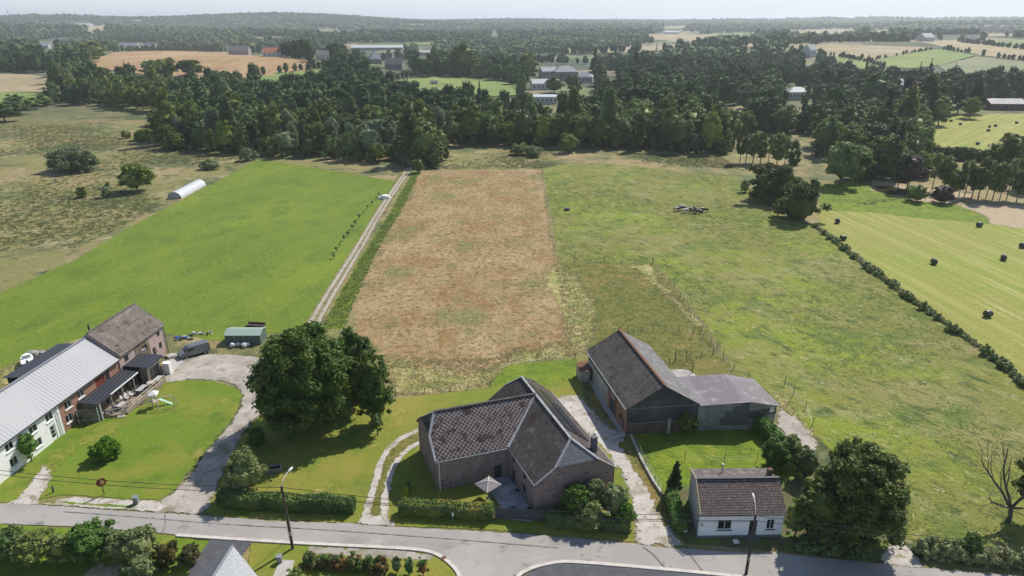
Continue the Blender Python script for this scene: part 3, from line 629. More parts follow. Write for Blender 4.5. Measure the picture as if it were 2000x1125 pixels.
sheet('verge', [(490, 1056), (572, 1062), (650, 1066), (775, 1072), (837, 1078), (862, 1088), (885, 1112), (895, 1130), (895, 1180), (470, 1180)], m_lawn2, .3, .8, .05)
sheet('gravel_verge', [(600, 1066), (650, 1067), (775, 1073), (835, 1079), (858, 1088), (840, 1096), (760, 1094), (640, 1085), (600, 1076)], m_gravel, .8, .6, .1)
# roads and tracks
sheet('road', [(-300, 975), (0, 984), (120, 989), (230, 998), (340, 1003), (450, 1012), (550, 1019), (675, 1022), (775, 1030), (850, 1033), (1015, 1043), (1070, 1047), (1235, 1062), (1290, 1069), (1400, 1076), (1530, 1082), (1700, 1100), (1800, 1109), (2000, 1126), (2300, 1160), (2300, 1250), (2000, 1200), (1500, 1150), (1300, 1112), (1111, 1097), (1040, 1107), (1004, 1126), (960, 1180), (925, 1180), (900, 1126), (887, 1107), (862, 1086), (837, 1076), (775, 1071), (650, 1065), (572, 1061), (400, 1050), (345, 1046), (310, 1042), (150, 1030), (0, 1024), (-300, 1015)], m_road, .22, .6, .05)
sheet('gravel_drive', [(270, 1002), (313, 981), (344, 956), (375, 922), (401, 883), (432, 849), (459, 815), (474, 776), (470, 761), (451, 750), (420, 744), (363, 742), (325, 750), (318, 742), (322, 715), (328, 700), (352, 702), (413, 690), (459, 693), (508, 697), (560, 710), (600, 640), (612, 640), (575, 740), (530, 800), (497, 818), (470, 857), (447, 903), (432, 937), (417, 971), (408, 996), (405, 1006), (340, 1005)], m_gravel, 1.0, .7, .12, 1)
sheet('gravel_verge', [(100, 988), (110, 975), (150, 970), (250, 977), (310, 978), (330, 990), (300, 1001), (230, 997), (120, 988)], m_white, .5, .6, .08)
sheet('gravel_patch', [(-60, 988), (0, 985), (30, 975), (62, 940), (85, 905), (100, 912), (105, 930), (95, 950), (80, 975), (110, 988), (0, 987)], m_white, 1.2, .6, .1)
sheet('verge', [(118, 979), (175, 984), (270, 988), (258, 994), (200, 990), (130, 985)], m_lawn, .3, .5, .06)
sheet('concrete_path', [(-60, 985), (0, 930), (76, 872), (86, 874), (5, 940), (-40, 990)], m_conc, .1, .6, .02)
sheet('paved_yard', [(318, 722), (330, 695), (356, 690), (362, 702), (345, 720), (325, 732)], m_conc, .1, .6, .02)
sheet('gravel_drive', [(1235, 1064), (1240, 1035), (1232, 985), (1222, 950), (1200, 905), (1150, 850), (1080, 800), (1070, 785), (1095, 774), (1130, 768), (1152, 790), (1185, 830), (1226, 850), (1255, 912), (1288, 965), (1300, 1000), (1320, 1040), (1335, 1062), (1340, 1072), (1290, 1071)], m_white, 1.6, .7, .15, 1)
sheet('bare_ground', [(1222, 852), (1232, 852), (1288, 962), (1306, 1010), (1320, 1046), (1300, 1045), (1262, 960), (1225, 900), (1205, 870)], m_padd, 1.2, .6, .15)
sheet('concrete_apron', [(1150, 745), (1160, 742), (1232, 850), (1215, 852), (1180, 800)], m_conc, .2, .6, .03)
sheet('gravel_drive', [(1515, 830), (1520, 795), (1560, 820), (1600, 870), (1590, 890), (1560, 880)], m_gravel, .9, .7, .1)
sheet('gravel_drive', [(1748, 1030), (1770, 1060), (1800, 1098), (1812, 1112), (1790, 1112), (1725, 1104), (1715, 1092), (1735, 1060)], m_white, .8, .6, .1)
m_rut = mat('track stones', (.40, .35, .29), .95, [((.30, .25, .19), .4, .5, .64), ((.50, .45, .39), .8, .54, .66)], edge=True, bump=(5, .7, .05), grain=(9, .2))
ribbon('farm_track', [(604, 645), (650, 566), (700, 486), (745, 408), (782, 355), (802, 326)], 2.9, mat('track earth', (.24, .20, .12), .95, [((.15, .16, .05), .5, .48, .6), ((.34, .28, .19), .9, .55, .66)], edge=True, bump=(3, .8, .1), grain=(6, .2)), .4, .06)
ribbon('wheel_track', [(597, 645), (645, 564), (696, 485), (741, 408), (779, 355), (799, 326)], .9, m_rut, .6, .08)
ribbon('wheel_track', [(613, 645), (657, 566), (705, 486), (749, 408), (785, 355), (805, 326)], .9, m_rut, .6, .08)
ribbon('driveway', [(728, 1026), (735, 983), (745, 944), (755, 909), (770, 882), (790, 866), (822, 852)], 2.6, m_padd, .3, .08)
ribbon('wheel_track', [(709, 1024), (721, 983), (733, 944), (741, 909), (758, 878), (787, 854), (825, 838)], 1.1, m_white, .7, .08)
ribbon('wheel_track', [(752, 1024), (750, 979), (758, 944), (768, 913), (784, 889), (808, 870), (838, 858)], 1.1, m_white, .7, .08)
sheet('gravel_patch', [(690, 1024), (715, 1005), (755, 1005), (770, 1020), (775, 1031), (735, 1028)], m_white, .8, .5, .1)
sheet('driveway', [(412, 1054), (494, 1059), (474, 1084), (470, 1180), (360, 1180), (372, 1110), (385, 1093)], m_tar, .03, .8, 0)
sheet('footpath', [(548, 1095), (576, 1096), (566, 1126), (560, 1160), (515, 1160), (532, 1130)], m_conc, .03, .8, 0)
sheet('pavement', [(1050, 1112), (1088, 1103), (1111, 1102), (1235, 1112), (1400, 1127), (1600, 1150), (1600, 1220), (1000, 1220), (1012, 1135)], m_tar, .03, .8, 0)
m_patch = mat('asphalt repair', (.215, .205, .195), .9, [((.27, .255, .24), .6, .5, .66)], edge=True, bump=(18, .3, .01), grain=(9, .1))
m_scuff = mat('asphalt wear', (.255, .24, .225), .9, [((.31, .29, .27), .5, .46, .6), ((.19, .18, .17), 1.5, .56, .66)], edge=True, grain=(9, .1))
ribbon('road_crack', [(1255, 1069), (1275, 1082), (1290, 1100), (1300, 1110)], .16, m_patch, .06, .05)
ribbon('road_crack', [(1338, 1072), (1352, 1090), (1366, 1108), (1372, 1116)], .14, m_patch, .06, .05)
ribbon('road_crack', [(322, 1004), (325, 1020), (318, 1044)], .14, m_patch, .06, .05)
ribbon('road_crack', [(120, 1000), (260, 1010), (420, 1024), (640, 1036), (860, 1052), (1100, 1072)], .12, m_patch, .08, .12)
def kerb(name, px, width=.32, ht=.1, z0=.0):
    c = np.array(densify(smoothp([P(*p) for p in px], 2, False), 1.0, 0, None, False)); tg = unit(np.gradient(c, axis=0)); nn = np.stack([-tg[:, 1], tg[:, 0]], 1) * width / 2
    mb = MB()
    for i in range(len(c) - 1):
        a, b = c[i], c[i + 1]; na_, nb_ = nn[i], nn[i + 1]; z = ht + z0
        A = [(a + na_), (b + nb_), (b - nb_), (a - na_)]
        mb.face([(q[0], q[1], z) for q in A][::-1]); mb.face([(A[0][0], A[0][1], 0), (A[1][0], A[1][1], 0), (A[1][0], A[1][1], z), (A[0][0], A[0][1], z)]); mb.face([(A[2][0], A[2][1], 0), (A[3][0], A[3][1], 0), (A[3][0], A[3][1], z), (A[2][0], A[2][1], z)])
    o = mb.build(name, m_kerb); tag(o, kind='structure'); return o
LZ = .0025 * LAY[0]
kerb('kerb', [(345, 1047), (400, 1051), (572, 1062), (650, 1066), (775, 1072), (837, 1077), (865, 1090), (888, 1110), (899, 1128), (905, 1180)], .42, .07, LZ)
kerb('kerb', [(990, 1170), (1006, 1128), (1042, 1109), (1084, 1100), (1111, 1098), (1235, 1108), (1400, 1123), (1600, 1146)], .42, .07, LZ)
tag(MB().box((*P(867, 1092), LZ + .075), (.5, .5, .01), .6).build('drain_cover', mat('rusty iron', (.16, .09, .06), .8, metal=.3, grain=(30, .3))), 'small rusty drain grate set in the kerb at the side street corner', 'drain')

# ================================================================== BUILDING MATERIALS
b_dark = mat('weathered purple brick', (.225, .135, .115), .9, [((.34, .27, .25), .8, .52, .68), ((.11, .075, .07), 1.6, .56, .7), ((.42, .34, .32), 2.2, .56, .64, (.5, 1.8, 1)), ((.09, .05, .05), 2.4, .58, .66, (.5, 1.8, 1))], ('brick', (.29, .18, .155), (.33, .28, .26), .24, .085, .016), uv=True, bump=(9, .5, .02))
b_red = mat('red brick', (.29, .125, .075), .9, [((.36, .19, .125), .7, .5, .68), ((.17, .085, .06), 1.5, .56, .7)], ('brick', (.36, .17, .105), (.36, .30, .25), .24, .085, .014), uv=True, bump=(9, .4, .02))
b_pink = mat('pale pink brick', (.40, .28, .25), .9, [((.50, .40, .36), .7, .5, .68), ((.26, .18, .16), 1.5, .56, .7)], ('brick', (.48, .34, .30), (.48, .43, .40), .26, .09, .014), uv=True, bump=(9, .4, .02))
b_white = mat('white painted brick', (.90, .89, .88), .85, [((.74, .72, .70), .6, .56, .7)], ('brick', (.92, .91, .90), (.85, .84, .83), .24, .085, .012), uv=True, bump=(9, .4, .02))
b_block = mat('grey concrete block', (.26, .255, .245), .9, [((.34, .335, .31), .25, .5, .54), ((.19, .185, .18), 1.2, .56, .7)], ('brick', (.29, .285, .27), (.21, .205, .20), .45, .2, .012), uv=True)
b_render = mat('old pale render', (.36, .35, .32), .92, [((.46, .45, .42), .5, .48, .64), ((.22, .20, .18), .9, .54, .7)], uv=True, bump=(6, .5, .02), grain=(5, .15))
s_dark = mat('dark corrugated cladding', (.075, .080, .085), .75, [((.13, .135, .14), .35, .5, .7)], ('wave', 1.6, (.050, .053, .058), 0), uv=True, bump=(4, .3, .02))
s_wood = mat('weathered board cladding', (.22, .195, .155), .9, [((.33, .30, .25), .8, .5, .68), ((.12, .105, .085), 1.4, .54, .7, (3, .4, 1))], ('wave', 2.2, (.12, .105, .085), 0), uv=True)
s_woodbr = mat('brown timber cladding', (.20, .155, .10), .85, [((.30, .25, .17), .8, .5, .68)], ('wave', 2.4, (.11, .085, .055), 0), uv=True)
r_slate = mat('diamond slates with lichen', (0.050, 0.035, 0.037), .85, [((0.270, 0.242, 0.229), .35, .60, .72, (1, 1, 1), 0, .45), ((0.027, 0.019, 0.018), .8, .5, .62), ((0.297, 0.273, 0.255), 4.5, .62, .70), ((0.117, 0.075, 0.053), .55, .6, .7)], ('brick', (0.068, 0.044, 0.044), (0.306, 0.282, 0.264), .42, .42, .042, R(45), 0.), uv=True, bump=(6, .5, .03))
r_tile = mat('weathered grey brown tiles', (0.089, 0.072, 0.066), .9, [((0.047, 0.034, 0.031), .5, .5, .66), ((0.162, 0.139, 0.127), .7, .54, .7), ((0.340, 0.312, 0.279), 5.5, .66, .72), ((0.255, 0.221, 0.197), 2.8, .64, .70)], ('brick', (0.123, 0.102, 0.094), (0.030, 0.025, 0.023), .34, .26, .035), uv=True, bump=(7, .6, .03))
r_tile2 = mat('mottled purple grey tiles', (0.162, 0.124, 0.119), .9, [((0.097, 0.070, 0.067), .6, .5, .66), ((0.324, 0.280, 0.257), 3.0, .58, .68), ((0.454, 0.399, 0.352), 6, .64, .70), ((0.054, 0.039, 0.038), 2.2, .58, .68)], ('brick', (0.216, 0.169, 0.157), (0.038, 0.030, 0.028), .33, .30, .045), uv=True, bump=(7, .6, .03))
r_slab = mat('mossy fibre cement slabs', (0.140, 0.119, 0.100), .92, [((0.204, 0.176, 0.152), .5, .48, .64), ((0.072, 0.059, 0.048), .9, .5, .66), ((0.281, 0.254, 0.224), 3, .62, .7), ((0.119, 0.115, 0.056), 1.1, .6, .7)], ('brick', (0.170, 0.143, 0.124), (0.064, 0.053, 0.044), 1.1, 1.5, .03), uv=True, bump=(5, .8, .04))
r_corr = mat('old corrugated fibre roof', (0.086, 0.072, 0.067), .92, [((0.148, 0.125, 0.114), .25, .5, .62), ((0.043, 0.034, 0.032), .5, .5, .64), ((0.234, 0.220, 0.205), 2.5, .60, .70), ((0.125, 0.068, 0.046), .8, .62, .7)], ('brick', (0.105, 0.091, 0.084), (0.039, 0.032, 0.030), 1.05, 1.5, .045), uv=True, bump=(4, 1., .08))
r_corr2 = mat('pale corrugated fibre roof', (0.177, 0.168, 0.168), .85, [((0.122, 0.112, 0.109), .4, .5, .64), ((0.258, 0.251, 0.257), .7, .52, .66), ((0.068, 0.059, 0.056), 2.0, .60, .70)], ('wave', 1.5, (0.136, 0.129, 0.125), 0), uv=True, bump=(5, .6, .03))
r_purp = mat('purple grey sheet roof', (.235, .215, .225), .75, [((.175, .155, .165), .16, .5, .54, (1, .2, 1)), ((.31, .28, .28), .5, .56, .68), ((.15, .10, .09), 1.5, .66, .72)], ('wave', 1.7, (.19, .175, .185), 0), uv=True)
r_grey = mat('light grey metal sheet roof', (.29, .295, .315), .55, [((.27, .275, .29), .08, .48, .62)], ('wave', .55, (.20, .205, .225), 0), uv=True, metal=.15)
r_black = mat('anthracite metal roof', (.075, .080, .095), .5, [], ('wave', .5, (.022, .025, .032), 0), uv=True, metal=.2)
r_hip = mat('light grey hip tiles', (.30, .31, .33), .7, [((.42, .42, .42), 3, .5, .65), ((.2, .2, .2), 1.5, .55, .68)], ('brick', (.34, .35, .37), (.14, .14, .15), .4, .4, .02), uv=True)
r_eave = mat('dark grey slates and roof shade', (.13, .135, .145), .65, [((.20, .20, .21), 2.5, .56, .7)], ('brick', (.165, .17, .18), (.05, .05, .055), .5, .35, .02), uv=True)  # also paints the shade on the bottom house's left slope
r_light = mat('pale grey slates', (0.310, 0.322, 0.335), .5, [((0.360, 0.372, 0.384), 3, .5, .65)], ('brick', (0.347, 0.360, 0.372), (0.223, 0.236, 0.248), .3, .3, .02, R(45), 0.), uv=True)
p_white = mat('white paint', (.78, .78, .76), .6, [((.64, .63, .60), 1.5, .56, .72)])
p_zinc = mat('zinc', (.36, .38, .40), .45, metal=.5, grain=(3, .12))
p_dark = mat('dark grey paint', (.055, .058, .065), .55, grain=(4, .15))
p_rust = mat('rust', (.17, .085, .05), .9, grain=(6, .35))
p_redwood = mat('red painted wood', (.24, .05, .035), .8, [((.15, .035, .025), 2, .5, .7)], ('wave', 3, (.14, .03, .02), 0), uv=True)
p_glass = mat('dark window glass', (.018, .022, .028), .08, spec=.6)
p_hole = mat('dark interior', (.012, .011, .010), .9)
p_wood = mat('weathered fence wood', (.13, .11, .09), .95, [((.22, .20, .17), 3, .5, .65)])
p_plank = mat('deck planks', (.36, .29, .22), .85, [((.26, .20, .15), 1.5, .5, .68)], ('wave', 3.2, (.22, .17, .125), R(90)), uv=True)
p_pale = mat('pale timber', (.46, .41, .34), .85, grain=(6, .2))
p_brick_ch = mat('dark chimney slate', (.11, .12, .14), .7, grain=(6, .2))
p_solar = mat('solar panels', (.020, .022, .028), .25, spec=.5, pattern=('brick', (.024, .026, .033), (.09, .09, .10), 1.0, 1.65, .03, 0, 0.), uv=True)
def lerp(a, b, t): return tuple(a[i] + (b[i] - a[i]) * t for i in range(len(a)))
def off2(p, d): return (p[0] + d[0], p[1] + d[1])

def window(par, p0, p1, s0, s1, za, zb, fm, name='window', bars=(1, 0), sill=None, pane=None, open_=False, t=.06, depth=.14):
    """a real window set into a wall recess"""
    dx, dy = p1[0] - p0[0], p1[1] - p0[1]; L = math.hypot(dx, dy); ux, uy = dx / L, dy / L; nx, ny = uy, -ux; rz = math.atan2(uy, ux)
    pt = lambda a, z, d: (p0[0] + ux * a + nx * d, p0[1] + uy * a + ny * d, z)
    mb = MB(); W, Hh = s1 - s0, zb - za; d = -depth + .05
    for z in (za + t / 2 + .003, zb - t / 2 - .003): mb.box(pt((s0 + s1) / 2, z, d), (W - .006, .07, t), rz)
    for a in [s0 + t / 2 + .003, s1 - t / 2 - .003]: mb.box(pt(a, (za + zb) / 2, d), (t, .07, Hh - 2 * t - .008), rz)
    for k in range(bars[0]): mb.box(pt(s0 + W * (k + 1) / (bars[0] + 1), (za + zb) / 2, d), (t * .8, .06, Hh - 2 * t - .01), rz)
    for k in range(bars[1]): mb.box(pt((s0 + s1) / 2, za + Hh * (k + 1) / (bars[1] + 1), d + .004), (W - 2 * t - .01, .05, t * .6), rz)
    f = mb.build(name, fm, par)
    MB().box(pt((s0 + s1) / 2, (za + zb) / 2, d - .015), (W - 2 * t + .01, .012, Hh - 2 * t + .01), rz).build('pane', pane or p_glass, f)
    if sill: MB().box(pt((s0 + s1) / 2, za - .045, .04), (W + .16, .2, .085), rz).build('sill', sill, f)
    return f
def door(par, p0, p1, s0, s1, za, zb, m, name='door', handle=True, depth=.14, panes=0):
    dx, dy = p1[0] - p0[0], p1[1] - p0[1]; L = math.hypot(dx, dy); ux, uy = dx / L, dy / L; nx, ny = uy, -ux; rz = math.atan2(uy, ux)
    pt = lambda a, z, d: (p0[0] + ux * a + nx * d, p0[1] + uy * a + ny * d, z)
    o = MB().box(pt((s0 + s1) / 2, (za + zb) / 2, -depth + .035), (s1 - s0 - .02, .05, zb - za - .02), rz).build(name, m, par)
    if panes:
        mb = MB()
        for k in range(panes): mb.box(pt((s0 + s1) / 2, za + .5 + (zb - za - .7) * (k + .5) / panes, -depth + .066), ((s1 - s0) * .62, .012, (zb - za - .7) / panes - .08), rz)
        mb.build('pane', p_glass, o)
    if handle: MB().box(pt(s1 - .13, za + 1.0, -depth + .085), (.03, .05, .14), rz).build('handle', p_zinc, o)
    return o

# ================================================================== BRICK L-SHAPED HOUSE
A = (-12.6, 78.6); B = (-9.2, 70.0); Cc = (-.4, 72.9); D = (2.8, 65.5); E_ = (12.4, 68.6); Fb = (5.6, 86.3); Gb = (-3.2, 84.0); K = (-2.5, 81.3)
hz = thing('brick_house', 'L-shaped purple brick house with diamond slate roof and solar panels beside the road', 'house', (0, 74, 0))
ez = 4.6; rl = 8.5; rr_ = 8.4
MA = lerp(A, B, .5); ML = (-9.9, 74.7); J = (3.15, 79.2); RF = (7.0, 68.9); RB = (1.35, 83.9)
MF = lerp(D, E_, .5); MBk = lerp(Gb, Fb, .5)
wb_ = MB()
wd1 = [(7.3, 8.35, 0, 2.15)]
wb_.wall(B, Cc, -.1, ez, wd1, depth=.3); wb_.wall(A, B, -.1, ez)
oC = [(1.0, 2.0, 0, 2.1), (1.1, 1.9, 3.1, 4.1), (4.4, 5.2, .9, 2.1), (4.4, 5.2, 3.0, 4.1)]
wb_.wall(Cc, D, -.1, ez, oC); wb_.wall(D, E_, -.1, ez); wb_.wall(E_, Fb, -.1, ez, [(4, 5, 1, 2.2), (9, 11.6, 0, 2.6), (14, 15, 1, 2.2)]); wb_.wall(Fb, Gb, -.1, ez, [(3.5, 4.7, 1, 2.2)]); wb_.wall(Gb, K, -.1, ez); wb_.wall(K, A, -.1, ez, [(2.5, 3.7, 1, 2.2), (6, 6.9, 0, 2.1)])
zh = 6.55
def hipend(P0, P1, z0, zr, zh):           # trapezoid of wall under a half hip
    f = (zh - z0) / (zr - z0) * .5
    a = lerp(P0, P1, f); b = lerp(P1, P0, f); return a, b
la, lb = hipend(A, B, ez, rl, zh); wb_.face([(*A, ez), (*B, ez), (*lb, zh), (*la, zh)])
fa, fb_ = hipend(D, E_, ez, rr_, 6.3); wb_.face([(*D, ez), (*E_, ez), (*fb_, 6.3), (*fa, 6.3)])
ba, bb = hipend(Fb, Gb, ez, rr_, 6.6); wb_.face([(*Fb, ez), (*Gb, ez), (*bb, 6.6), (*ba, 6.6)])
wb_.build('wall', b_dark, hz)
up = .12; o3 = lambda p, z: (p[0], p[1], z + up)
def out(p, q, d): v = (p[0] - q[0], p[1] - q[1]); L = math.hypot(*v); return (p[0] + v[0] / L * d, p[1] + v[1] / L * d)
dl = unit(np.array([Cc[0] - B[0], Cc[1] - B[1]])); dn = np.array([dl[1], -dl[0]])       # along and outward of the near eave
Ae = (A[0] - dl[0] * .2 - dn[0] * .2, A[1] - dl[1] * .2 - dn[1] * .2); Be = (B[0] - dl[0] * .2 + dn[0] * .2, B[1] - dl[1] * .2 + dn[1] * .2); Ce = (Cc[0] + dn[0] * .2 - .15, Cc[1] + dn[1] * .2)
la2 = off2(la, -dl * .22); lb2 = off2(lb, -dl * .22)
roofL = MB().slab([o3(Be, ez - .15), o3(Ce, ez - .15), o3(J, rr_), o3(ML, rl), o3(lb2, zh - .02)], .12)
roofL.slab([o3(J, rr_), o3(K, ez), o3(Ae, ez - .15), o3(la2, zh - .02), o3(ML, rl)], .12)
rf = roofL.build('roof', r_slate, hz); rf['label'] = 'dark diamond slate roof spotted with lichen'
MB().slab([o3(la2, zh), o3(lb2, zh), o3(ML, rl + .01)], .1).build('hip_end', r_slate, rf)
dr = unit(np.array([D[0] - Cc[0], D[1] - Cc[1]])); dm = np.array([dr[1], -dr[0]])
De = off2(D, dr * .2 + dm * .2); Ce2 = (Ce[0], Ce[1]); Gbe = off2(Gb, -dr * .2 + dm * .25); dE = unit(np.array([Fb[0] - E_[0], Fb[1] - E_[1]])); dEn = np.array([dE[1], -dE[0]])
Ee = off2(E_, -dE * .2 + dEn * .2); Fe = off2(Fb, dE * .2 + dEn * .2)
fa2 = off2(fa, dr * .2); fb2 = off2(fb_, -dE * .2); ba2 = off2(ba, dE * .2); bb2 = off2(bb, -dr * .2)
rR = MB().slab([o3(Ce2, ez - .15), o3(De, ez - .15), o3(fa2, 6.28), o3(RF, rr_), o3(J, rr_)], .12)
rR.slab([o3(J, rr_), o3(RB, rr_), o3(bb2, 6.58), o3(Gbe, ez - .15), o3(K, ez)], .12)
rR.slab([o3(Ee, ez - .15), o3(Fe, ez - .15), o3(ba2, 6.58), o3(RB, rr_), o3(RF, rr_), o3(fb2, 6.28)], .12)
rf2 = rR.build('roof', r_tile, hz); rf2['label'] = 'grey brown tiled roof of the wing facing the gravel drive'
MB().slab([o3(fa2, 6.3), o3(fb2, 6.3), o3(RF, rr_ + .01)], .1).build('hip_end', r_eave, rf2); MB().slab([o3(ba2, 6.6), o3(bb2, 6.6), o3(RB, rr_ + .01)], .1).build('hip_end', r_eave, rf2)
# smooth slate margins along the eaves and verges
def pl(o, x, y, z, n=.02): return (x, y, z + n)
def strip(mb, a, b, w, h=.06): mb.bar((a[0], a[1], a[2] + .13), (b[0], b[1], b[2] + .13), w, h)
hc = MB()
for a, b, wv_ in (((*la2, zh), (*ML, rl), .3), ((*lb2, zh), (*ML, rl), .3), ((*Ce, ez - .1), (*J, rr_), .34), ((*fa2, 6.28), (*RF, rr_), .3), ((*fb2, 6.28), (*RF, rr_), .3), ((*bb2, 6.6), (*RB, rr_), .3), ((*ba2, 6.6), (*RB, rr_), .3), ((*RF, rr_), (*RB, rr_), .3), ((*lb2, zh), (*Be, ez - .12), .26), ((*la2, zh), (*Ae, ez - .12), .22), ((*fa2, 6.28), (*De, ez - .12), .22), ((*fb2, 6.28), (*Ee, ez - .12), .22)): strip(MBH := MB(), a, b, wv_); MBH.build('hip_cap', r_hip, hz)
pass
MB().bar((*ML, rl + .15), (*J, rr_ + .17), .36, .12).build('ridge_cap', r_tile, hz)
# panels on the drive side slope
pE = lambda t, f: tuple(np.array(lerp((*Ee, ez - .15), (*Fe, ez - .15), t)) * (1 - f) + np.array(lerp((*RF, rr_), (*RB, rr_), (t - .07) / .80)) * f + np.array([0, 0, up + .1]))
for (f0, f1) in ((.30, .56), (.60, .86)):
    MB().slab([pE(.22, f0), pE(.84, f0), pE(.84, f1), pE(.22, f1)], .05).build('solar_panel', p_solar, hz)
ch = MB().box((9.9, 69.75, 7.0), (.62, .62, 2.5), .3); ch.build('chimney', p_brick_ch, hz)
k = kids(hz)[-1]; MB().box((9.9, 69.75, 8.3), (.82, .82, .12), .3).box((9.9, 69.75, 8.42), (.5, .5, .12), .3).build('chimney_cap', m_conc, k); MB().lathe((9.9, 69.75, 8.48), [(.17, 0), (.17, .03)], 10).build('flue', p_hole, k)
# gutters and downpipes
def gut(a, b, r=.07): return MB().tube([a, b], r, 6)
gut((Be[0] + dn[0] * .08, Be[1] + dn[1] * .08, ez - .16), (Ce[0] + dn[0] * .08, Ce[1] + dn[1] * .08, ez - .16)).build('gutter', p_zinc, hz)
gut((Ce[0] + .1, Ce[1] - .3, ez - .16), (De[0] + dm[0] * .08, De[1] + dm[1] * .08, ez - .16)).build('gutter', p_zinc, hz)
gut((Ee[0] + .08, Ee[1], ez - .16), (Fe[0] + .08, Fe[1], ez - .16)).build('gutter', p_zinc, hz)
MB().tube([(B[0] + .25, B[1] - .06, ez - .2), (B[0] + .25, B[1] - .06, 0)], .055, 6).build('downpipe', p_white, hz)
MB().tube([(A[0] + .12, A[1] - .6, ez - .2), (A[0] + .12, A[1] - .6, 0)], .05, 6).build('downpipe', p_zinc, hz)
door(hz, B, Cc, 7.3, 8.35, 0, 2.15, p_dark, depth=.3)
door(hz, Cc, D, 1.0, 2.0, 0, 2.1, p_dark)
for o in oC[1:]: window(hz, Cc, D, *o, p_dark, sill=r_hip)
window(hz, E_, Fb, 4, 5, 1, 2.2, p_dark, sill=r_hip); window(hz, E_, Fb, 14, 15, 1, 2.2, p_dark, sill=r_hip); door(hz, E_, Fb, 9, 11.6, 0, 2.6, p_dark, 'garage_door')
window(hz, Fb, Gb, 3.5, 4.7, 1, 2.2, p_dark, sill=r_hip); window(hz, K, A, 2.5, 3.7, 1, 2.2, p_dark, sill=r_hip); door(hz, K, A, 6, 6.9, 0, 2.1, p_dark)
# patio, parasol, fire bowl, gate panel
sheet('patio', [(-3.1, 72.0), (-.45, 72.85), (2.75, 65.5), (2.2, 64.2), (-1.2, 64.9), (-1.3, 66.8), (-3.0, 70.3)], m_patio, .02, 1, 0, 0, True)
pa = P(952, 975); pa = (-2.9, 68.6)
t = thing('parasol', 'square pale grey parasol standing at the edge of the slab patio', 'parasol', (*pa, 0))
def pyr(c, w_, z0, z1, rz=.3):
    mb = MB(); q = [(c[0] + math.cos(rz + math.pi / 4 + k * math.pi / 2) * w_ * .707, c[1] + math.sin(rz + math.pi / 4 + k * math.pi / 2) * w_ * .707, z0) for k in range(4)]
    for k in range(4):
        a, b = q[k], q[(k + 1) % 4]; mb.face([a, b, (*c[:2], z1)]); mb.face([(a[0], a[1], z0 - .15), (b[0], b[1], z0 - .15), b, a]); mb.face([(c[0], c[1], z1 - .04), (b[0], b[1], z0 - .04), (a[0], a[1], z0 - .04)])
    return mb, q
mb, q4 = pyr(pa, 2.3, 2.1, 2.65, .75); mb.build('canopy', mat('grey beige canvas', (.24, .215, .21), .9, [((.18, .165, .16), 2, .5, .66)]), t)
mb = MB()
for q in q4: mb.bar((pa[0], pa[1], 2.69), (q[0], q[1], 2.14), .05, .03)
mb.build('rib', p_white, t); MB().tube([(*pa, 0), (*pa, 2.68)], .03, 8).build('pole', p_zinc, t); MB().lathe((*pa, 0.02), [(.32, 0), (.32, .06), (.08, .12), (.04, .3)], 14).build('base', p_dark, t)
fbp = (.05, 66.3); t = thing('fire_bowl', 'round dark metal fire bowl on the grey patio', 'fire bowl', (*fbp, 0))
MB().lathe((*fbp, .2), [(.06, -.02), (.25, .02), (.42, .16), (.44, .18), (.38, .15), (.2, .06), (.02, .04)], 16).build('bowl', p_dark, t); MB().lathe((*fbp, 0.03), [(.22, 0), (.22, .04), (.08, .06), (.08, .2)], 12).build('stand', p_dark, t)
t = thing('doormat', 'black doormat on the patio before the door', 'doormat', (.7, 70.0, 0)); MB().box((.7, 70.0, .62), (.01, .01, .01)); 
MB().box((.75, 69.9, LAY[0] * .0025 + .03), (.75, .5, .02), -.4).build('mat', p_dark, t)
t = thing('planter_box', 'small low grey planter at the patio corner by the brick wall', 'planter', (2.1, 66.1, 0)); MB().box((2.1, 66.3, .2), (.7, .3, .3), -1.1).build('box', p_dark, t); MB().box((2.1, 66.3, .36), (.6, .22, .02), -1.1).build('soil', p_hole, t)
ga, gb = P(966, 1012), P(1064, 1019)
t = thing('garden_fence', 'dark grey smooth panel fence between the golden hedge and the shrubs', 'fence', (*ga, 0))
for k in range(3):
    a = lerp(ga, gb, k / 3 + .012); b = lerp(ga, gb, (k + 1) / 3 - .012); MB().bar((*a, .8), (*b, .8), .05, 1.5).build('panel', mat('anthracite fence panel', (.085, .088, .10), .6, pattern=('wave', 1.2, (.07, .072, .085), R(90)), uv=True), t)
for k in range(4): a = lerp(ga, gb, k / 3); MB().box((*a, .8), (.09, .09, 1.65)).build('post', p_dark, t)

# ================================================================== THE BARN
N1 = (16.2, 82.3); N2 = (26.2, 83.5); F2 = (22.4, 101.3); F1 = (12.5, 99.6)
bt = thing('barn', 'large old barn with dark mossy corrugated roof and black clad gable beside the gravel drive', 'barn', (19, 92, 0))
ez, rz_ = 4.5, 7.7; MN = lerp(N1, N2, .5); MFa = lerp(F1, F2, .5)
mbw = MB(); opl = [(1.2, 2.0, .9, 1.9), (3.6, 5.4, 0, 2.7), (6.4, 7.4, 1.2, 2.2), (14.2, 16.2, 0, 2.4)]
